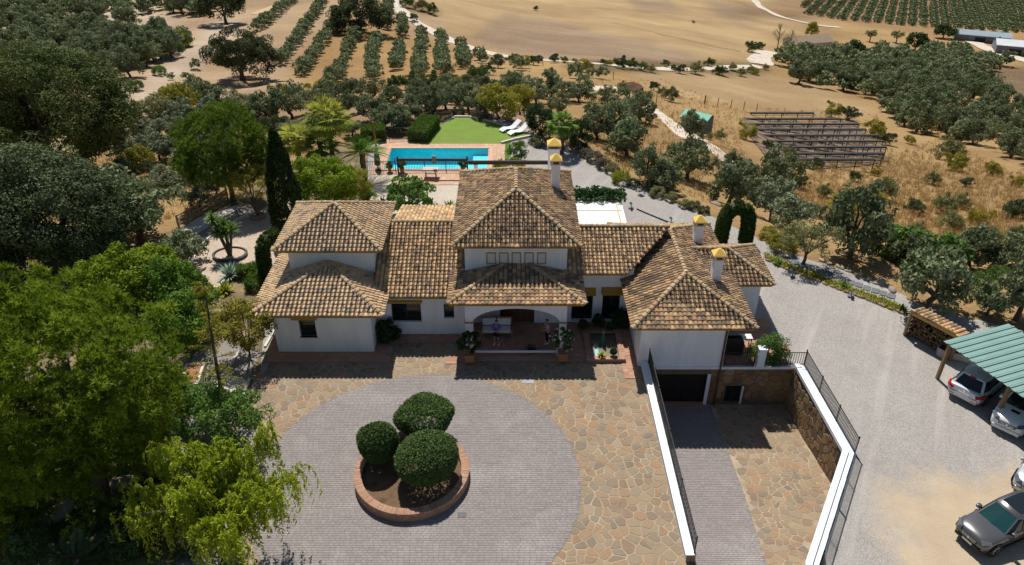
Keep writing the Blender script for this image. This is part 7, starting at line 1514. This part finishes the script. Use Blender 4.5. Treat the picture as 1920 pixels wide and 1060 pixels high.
def car(name, loc, fwd, label, paint, L=4.25, W=1.79, Ht=1.48, bonnet=.95, belt=.92, hood=1.15, ws=.75, rear=.45, suv=False, glass=None, scale=1.0, front='plain', back=True):
    rz = math.atan2(fwd.y, fwd.x); o = empty(name, loc, rz, label, 'car'); w2 = W/2; glass = glass or M_CGLASS; zb = .22 if not suv else .30
    xf, xr = L/2, -L/2
    # lower body: stations from rear to front (x, half width, bottom z, side top z, centre top z)
    xa = xf-hood                                             # windscreen foot
    S = [(xr, w2*.80, zb+.20, belt-.12, belt-.10), (xr+.05, w2*.90, zb+.08, belt-.03, belt), (xr+.22, w2*.97, zb+.02, belt, belt+.02), (xr+.8, w2, zb, belt, belt), (0, w2, zb, belt, belt), (xa-.2, w2, zb, belt-.01, belt),
         (xa+.05, w2*.995, zb, belt-.03, belt+.04), (xf-.55, w2*.97, zb+.0, bonnet-.12, bonnet-.01), (xf-.25, w2*.92, zb+.02, bonnet-.19, bonnet-.07), (xf-.08, w2*.82, zb+.06, bonnet-.27, bonnet-.17), (xf, w2*.62, zb+.14, bonnet-.38, bonnet-.30)]
    mb = MB(); ring = []
    for x, w_, z0, zs, zc in S:
        zm = z0+(zs-z0)*.55; h = [(0, z0), (w_*.86, z0), (w_*.97, z0+.08), (w_, zm), (w_*.985, zs-.07), (w_*.90, zs), (w_*.5, zs+(zc-zs)*.8), (0, zc)]
        ring.append([(x, y, z) for y, z in h]+[(x, -y, z) for y, z in h[-2:0:-1]])
    n = len(ring[0]); vs = [p for r_ in ring for p in r_]; fs = [(i*n+k, i*n+(k+1) % n, (i+1)*n+(k+1) % n, (i+1)*n+k) for i in range(len(S)-1) for k in range(n)]+[tuple(range(n)), tuple(range((len(S)-1)*n, len(S)*n))[::-1]]
    bo = mb.add(vs, fs).build('body', paint, o, True); bo.data.validate(); bm = bmesh.new(); bm.from_mesh(bo.data); bmesh.ops.recalc_face_normals(bm, faces=bm.faces[:]); bm.to_mesh(bo.data); bm.free(); sub = bo.modifiers.new('s', 'SUBSURF'); sub.levels = 1; sub.render_levels = 2
    # cabin
    wb, wr = w2*.90, w2*.70; xb = xr+.16 if suv else xr+.12
    B = [(xa+.10, 0), (xa-.02, wb*.86), (xa-.35, wb), (-.05, wb*1.01), (xb+.75, wb), (xb+.12, wb*.88), (xb, 0)]; T = [(xa-ws, 0), (xa-ws-.06, wr*.88), (xa-ws-.22, wr), (-.12, wr*1.02), (xb+rear+.45, wr), (xb+rear+.05, wr*.86), (xb+rear, 0)]
    def rg(P, z, crown=0): return [(x, y, z+(crown if y == 0 else 0)) for x, y in P]+[(x, -y, z) for x, y in P[-2:0:-1]]
    b_, t_ = rg(B, belt-.02), rg(T, Ht-.07); m_ = len(b_); gl = MB()
    for k in range(m_): gl.add([b_[k], b_[(k+1) % m_], t_[(k+1) % m_], t_[k]], [(0, 1, 2, 3)])
    g = gl.build('windows', glass, o)
    ins = [(x*.96-.02, y*.9, Ht) for x, y, z in t_]; rf_ = MB().add(t_+ins, [(k, (k+1) % m_, m_+(k+1) % m_, m_+k) for k in range(m_)]+[tuple(range(m_, 2*m_))]).build('roof', paint if not suv else paint, o, True)
    for k, wd in ((1, .07), (2, .05), (3, .06), (4, .09), (5, .12), (7, .12), (8, .09), (9, .06), (10, .05), (11, .07)):
        MB().bar(Vector(b_[k]), Vector(t_[k]), wd, .03).build('pillar', paint if k in (1, 5, 7, 11) else M_TRIM, o)
    fr_ = MB()
    for k in range(m_): fr_.bar(Vector(t_[k])+Vector((0, 0, .0)), Vector(t_[(k+1) % m_]), .045, .035)
    fr_.build('roof_frame', paint, o)
    # wheels
    wr_ = .33 if not suv else .37
    for sx in (xf-.82, xr+.78):
        for sy in (-1, 1):
            wh = MB().tube([(sx, sy*(w2-.20), wr_), (sx, sy*(w2+.005), wr_)], [wr_, wr_], 20).build('wheel', M_TYRE, o); rim = MB().tube([(sx, sy*(w2+.004), wr_), (sx, sy*(w2+.018), wr_)], [wr_*.66, wr_*.6], 18).build('rim', M_RIM, wh)
            sp = MB()
            for k in range(5): a = k*1.2566; sp.bar((sx, sy*(w2+.022), wr_), (sx+math.cos(a)*wr_*.58, sy*(w2+.022), wr_+math.sin(a)*wr_*.58), .05, .02)
            sp.build('spokes', M_TRIM, wh)
            ar = MB(); k = 14; pts = [(sx+math.cos(math.pi*i/k)*(wr_+.055), sy*(w2-.004), wr_+math.sin(math.pi*i/k)*(wr_+.055)) for i in range(k+1)]
            ar.tube(pts, .035, 6); ar.build('wheel_arch', M_TRIM, o)
    for sy in (-1, 1):
        MB().box(xa-.45, xa-.22, sy*(w2+.02)-.10, sy*(w2+.02)+.10, belt-.02, belt+.15).build('wing_mirror', paint, o, True, .04)
        for x in (-.25, .75 if L > 4 else .6): MB().box(x-.09, x+.09, sy*(w2+.004)-.012, sy*(w2+.004)+.012, belt-.16, belt-.12).build('door_handle', M_TRIM if suv else paint, o)
        MB().box(xr+.8, xf-1.1, sy*(w2-.02)-.03, sy*(w2-.02)+.03, zb+.01, zb+.10).build('sill', M_TRIM, o)
    for sy in (-1, 1):
        for x in (xa-.42, -.18, xb+.95): MB().box(x-.007, x+.007, sy*(w2+.001)-.006, sy*(w2+.001)+.006, zb+.16, belt-.08).build('door_gap', M_TRIM, o)
    if suv: MB().add([(xb+rear+.25, -wr*.72, Ht+.006), (xa-ws-.35, -wr*.76, Ht+.006), (xa-ws-.35, wr*.76, Ht+.006), (xb+rear+.25, wr*.72, Ht+.006)], [(0, 1, 2, 3)]).build('glass_roof', M_CGLASS, o)
    # front end
    for sy in (-1, 1):
        p = [Vector((xf-.36, sy*w2*.955, bonnet-.17)), Vector((xf-.05, sy*w2*.70, bonnet-.29)), Vector((xf+.02, sy*w2*.46, bonnet-.33)), Vector((xf-.12, sy*w2*.50, bonnet-.17)), Vector((xf-.40, sy*w2*.86, bonnet-.10))]
        up = Vector((.05, sy*.02, .035)); MB().add([q+up for q in p]+[q-up for q in p], [(0,1,2,3,4), (4,3,2,1,0), (5,6,7,8,9)]+[(i, (i+1) % 5, 5+(i+1) % 5, 5+i) for i in range(5)]).build('headlight', M_LAMP, o)
        MB().lathe([(.07, 0), (.08, .03), (.05, .04)], 12).build('fog_lamp', M_LAMP, o).matrix_local = Matrix.Translation((xf-.12, sy*w2*.66, zb+.22)) @ Matrix.Rotation(R(90), 4, 'Y')
    gz = bonnet-.36; MB().box(xf-.1, xf+.035, -w2*.44, w2*.44, gz-.11, gz+.05).build('grille', M_TRIM, o, False, .02)
    for k in range(3): MB().box(xf+.02, xf+.045, -w2*.40, w2*.40, gz-.08+k*.05, gz-.065+k*.05).build('grille_bar', M_CHROME, o)
    MB().lathe([(.055, 0), (.055, .012)], 16).build('badge', M_CHROME, o).matrix_local = Matrix.Translation((xf+.05, 0, gz)) @ Matrix.Rotation(R(90), 4, 'Y')
    if front == 'vee':
        for sy in (-1, 1): MB().bar((xf+.05, sy*.04, gz-.10), (xf+.045, sy*.26, gz+.05), .05, .03).build('grille_chrome', M_CHROME, o)
        MB().box(xf-.95, xf-.75, -.20, .20, bonnet+.0, bonnet+.03).build('bonnet_scoop', M_TRIM, o)
    MB().box(xf-.16, xf+.03, -w2*.72, w2*.72, zb+.05, zb+.26).build('front_bumper', M_TRIM if suv else paint, o, True, .04); MB().box(xf+.03, xf+.05, -.26, .26, zb+.13, zb+.25).build('number_plate', M_PLATE, o)
    # rear end
    if back:
        for sy in (-1, 1):
            p = [Vector((xr+.34, sy*w2*.995, belt-.02)), Vector((xr+.02, sy*w2*.88, belt-.06)), Vector((xr-.03, sy*w2*.62, belt-.12)), Vector((xr-.02, sy*w2*.66, belt-.26)), Vector((xr+.12, sy*w2*.98, belt-.20))]
            q = Vector((.06, -sy*.05, 0)); MB().add([a-q*.6 for a in p]+[a+q for a in p], [(0,1,2,3,4), (4,3,2,1,0)]+[(i, (i+1) % 5, 5+(i+1) % 5, 5+i) for i in range(5)]).build('tail_light', M_RED, o); MB().box(xr-.05, xr-.02, sy*w2*.62-.14, sy*w2*.62+.14, zb+.16, zb+.21).build('reflector', M_RED, o)
        MB().box(xr-.045, xr+.1, -w2*.80, w2*.80, zb+.08, zb+.36).build('rear_bumper', paint, o, True, .05); MB().box(xr-.035, xr-.015, -.27, .27, belt-.34, belt-.22).build('number_plate', M_PLATE, o)
        pm = MB()
        for k in range(7): pm.box(xr-.040, xr-.036, -.22+k*.063, -.185+k*.063, belt-.315, belt-.245)
        MB().lathe([(.05, 0), (.05, .012)], 14).build('badge', M_CHROME, o).matrix_local = Matrix.Translation((xr-.03, 0, belt-.12)) @ Matrix.Rotation(R(-90), 4, 'Y'); MB().bar((xb+rear+.5, 0, Ht), (xb+rear+.32, 0, Ht+.16), .02).build('aerial', M_TRIM, o); MB().box(xb+rear-.06, xb+rear+.1, -.15, .15, Ht-.065, Ht-.03).build('brake_light', M_RED, o)
    for c in o.children_recursive: pass
    o.scale = (scale,)*3; return o
P_SIL = carpaint('silver_white_paint', (.55, .57, .60), .25); P_WHT = carpaint('white_paint', (.70, .71, .72), .0); P_GRY = carpaint('graphite_paint', (.115, .115, .12), .5); P_SLV = carpaint('silver_paint', (.48, .50, .53), .5)
UP = Vector((0, 0, 1))
def rearpose(l, r_): a, b = Vector(l), Vector(r_); f_ = UP.cross((b-a).normalized()); return (a+b)/2, f_
a, b = G(1774.3, 714, .9), G(1830.7, 737.3, .9); f_ = Vector((.79, .61, 0)).normalized(); c = (a+b)/2+f_*(4.2/2*1.06)+Vector((.05, -.3, 0)); car('hatchback_car', (c.x, c.y, .004), f_, 'silver white hatchback seen from behind, half under the carport', P_SIL, 4.2, 1.79, 1.48, scale=1.06)
KF = f_
a, b = G(1871.7, 780, .8), G(1912, 803.5, .8); f_ = Vector((-.74, -.67, 0)).normalized(); c = (a+b)/2-f_*(4.4/2-.18); car('off_road_car', (c.x, c.y, .004), f_, 'white off road car facing out from under the carport', P_WHT, 4.4, 1.82, 1.78, 1.08, 1.10, 1.25, .55, .2, front='vee', back=True)
NF = f_
c = G(1917, 921, .45); c = c-NF*(4.2/2); car('family_car', (c.x+.25, c.y-.1, .004), NF, 'silver car of which only the front corner shows at the right edge', P_SLV, 4.2, 1.76, 1.5)
a, b = G(1799.4, 979, .85), G(1851, 1020.5, .85); f_ = Vector((-.92, -.39, 0)).normalized(); sc_ = .93; c = (a+b)/2-f_*(4.5/2-.2)*sc_; car('suv_car', (c.x, c.y, .004), f_, 'dark grey sport utility car on the sandy patch at lower right', P_GRY, 4.5, 1.88, 1.70, 1.10, 1.08, 1.30, .75, .35, True, M_TEALG, sc_)
# ================================================================== people
def skin_mesh(name, V, E, rad, m, parent, levels=2):
    bm = bmesh.new(); ly = bm.verts.layers.skin.verify(); vs = [bm.verts.new(v) for v in V]
    for i, v in enumerate(vs): r_ = rad[i]; v[ly].radius = r_ if isinstance(r_, tuple) else (r_, r_); v[ly].use_root = (i == 0)
    for a, b in E: bm.edges.new((vs[a], vs[b]))
    me = bpy.data.meshes.new(name); bm.to_mesh(me); bm.free(); me.materials.append(m); o = link(name, me, parent); s = o.modifiers.new('skin', 'SKIN'); s.use_smooth_shade = True; sb = o.modifiers.new('sub', 'SUBSURF'); sb.levels = levels; sb.render_levels = levels; return o
M_SKIN = mat('skin', [(.42,.24,.16)], rough=.6, co='obj'); M_HAIR = mat('dark_hair', [(.02,.014,.01)], rough=.7, co='obj'); M_SHOE = mat('white_trainer', [(.70,.70,.70)], rough=.6, co='obj'); M_SHORT = mat('black_cloth', [(.012,.012,.014)], rough=.9, co='obj')
def person(loc, rz, label, shirt, arms, legs, trousers=False, lean=0.0):
    """arms: elbow and hand per side; legs: knee and ankle per side (local metres, facing +y)"""
    o = empty('person', loc, rz, label, 'person'); hip_z = .92; sh_z = 1.42; ln = lean
    J = [(0, 0, hip_z), (0, ln*.4, 1.12), (0, ln, 1.32), (0, ln*1.1, 1.47), (0, ln*1.15+.02, 1.56), (0, ln*1.2+.02, 1.66), (0, ln*1.2+.02, 1.74)]; Rd = [(.16, .11), (.135, .10), (.17, .11), .055, .062, (.082, .10), .05]; E = [(i, i+1) for i in range(6)]
    A, B, ar = [], [], []
    for s in (-1, 1):
        sh = (s*.19, ln, sh_z-.02); el, ha = arms[(s+1)//2]; k = len(J); J += [sh, el, ha]; Rd += [.062, .046, .034]; E += [(2, k), (k, k+1), (k+1, k+2)]
        e_, h_ = Vector(el), Vector(ha); d = (h_-e_).normalized(); x = d.cross(UP).normalized() if abs(d.z) < .95 else Vector((1, 0, 0)); y = d.cross(x)
        k2 = len(J); J.append(tuple(h_+d*.08)); Rd.append((.036, .02)); E.append((k+2, k2))
        for q in range(4):
            off_q = x*(-.03+q*.02); p1 = h_+d*(.12)+off_q; p2 = h_+d*(.15+.01*(q in (1, 2)))+off_q+y*.02; i1 = len(J); J += [tuple(p1), tuple(p2)]; Rd += [.009, .008]; E += [(k2, i1), (i1, i1+1)]
        i1 = len(J); J += [tuple(h_+d*.06+x*.045*s), tuple(h_+d*.09+x*.05*s)]; Rd += [.010, .008]; E += [(k+2, i1), (i1, i1+1)]
        kn, an = legs[(s+1)//2]; hp_ = (s*.09, 0, hip_z-.06); k = len(J); J += [hp_, kn, an, (an[0]+s*.02, an[1]+.13, .05)]; Rd += [.09, .058, .042, .04]; E += [(0, k), (k, k+1), (k+1, k+2), (k+2, k+3)]
        A.append((sh, el)); B.append((hp_, kn, an)); ar.append(an)
    skin_mesh('body', J, E, Rd, M_SKIN, o)
    V = [(0, 0, hip_z+.0), (0, ln*.4, 1.12), (0, ln, 1.32), (0, ln*1.1, 1.45)]; Ee = [(0, 1), (1, 2), (2, 3)]; Rr_ = [(.19, .14), (.165, .13), (.195, .135), .075]
    for sh, el in A: k = len(V); e_ = Vector(sh).lerp(Vector(el), .75); V += [sh, tuple(e_)]; Rr_ += [.085, .072]; Ee += [(2, k), (k, k+1)]
    skin_mesh('shirt', V, Ee, Rr_, shirt, o)
    V = [(0, 0, hip_z+.06), (0, 0, hip_z-.04)]; Ee = [(0, 1)]; Rr_ = [(.175, .13), (.17, .13)]
    for hp_, kn, an in B: k = len(V); V += [hp_, kn if trousers else tuple(Vector(hp_).lerp(Vector(kn), .9))]; Rr_ += [.11, .082]; Ee += [(1, k), (k, k+1)]; (V.append(tuple(Vector(an)+Vector((0, 0, .04)))), Rr_.append(.062), Ee.append((k+1, k+2))) if trousers else None
    skin_mesh('trousers' if trousers else 'shorts', V, Ee, Rr_, M_SHORT, o)
    for an in ar: MB().add([(an[0]-.05, an[1]-.09, 0), (an[0]+.05, an[1]-.09, 0), (an[0]+.055, an[1]+.19, 0), (an[0]-.055, an[1]+.19, 0), (an[0]-.045, an[1]-.08, .10), (an[0]+.045, an[1]-.08, .10), (an[0]+.04, an[1]+.16, .06), (an[0]-.04, an[1]+.16, .06)], [(0,3,2,1),(4,5,6,7),(0,1,5,4),(1,2,6,5),(2,3,7,6),(3,0,4,7)]).build('shoe', M_SHOE, o, True, .02)
    hd_ = Vector((0, ln*1.2+.02, 1.665)); hb = bmesh.new(); bmesh.ops.create_icosphere(hb, subdivisions=3, radius=1)
    bmesh.ops.delete(hb, geom=[v for v in hb.verts if v.co.z < -.1 or (v.co.y > .45 and v.co.z < .55)], context='VERTS')
    me = bpy.data.meshes.new('hair'); hb.to_mesh(me); hb.free(); me.materials.append(M_HAIR); h_ = link('hair', me, o, hd_); h_.scale = (.095, .115, .115)
    MB().add([(-.012, .10, 1.66), (.012, .10, 1.66), (0, .10, 1.70), (0, .13, 1.655)], [(0,1,3),(1,2,3),(2,0,3)]).build('nose', M_SKIN, o, loc=(0, ln*1.2+.02, -.02)); 
    for s in (-1, 1): MB().lathe([(.012, 0), (.004, .006)], 8).build('eye', M_HAIR, o).matrix_local = Matrix.Translation((s*.033, ln*1.2+.112, 1.675)) @ Matrix.Rotation(R(-90), 4, 'X')
    MB().box(-.025, .025, ln*1.2+.105, ln*1.2+.118, 1.600, 1.608).build('mouth', mat('lips', [(.30,.12,.10)], co='obj') if 'lips' not in bpy.data.materials else bpy.data.materials['lips'], o)
    return o
M_BLUE = mat('violet_blue_cotton', [(.10,.085,.42), (.13,.11,.5)], 6, .9, co='obj'); M_PRINT = mat('printed_shirt', [(.62,.64,.70), (.10,.14,.34), (.66,.68,.72), (.2,.26,.48)], 16, .9, co='obj', lo=.38, hi=.62)
person(G(931, 645, .16), R(165), 'person in a violet blue shirt and black shorts standing by the sofa', M_BLUE, (((-.28, .02, 1.14), (-.05, .26, 1.16)), ((.28, .02, 1.14), (.06, .28, 1.20))), (((-.12, .05, .50), (-.16, -.02, .10)), ((.12, .04, .50), (.13, 0, .10))))
person(G(1026, 643, .16), R(110), 'person in a white and blue printed shirt and black trousers near the right porch pier', M_PRINT, (((-.26, .05, 1.15), (-.18, .32, 1.12)), ((.26, -.02, 1.14), (.24, .22, 1.02))), (((-.10, .10, .50), (-.10, .02, .10)), ((.10, .05, .50), (.12, -.10, .10))), True, .04)
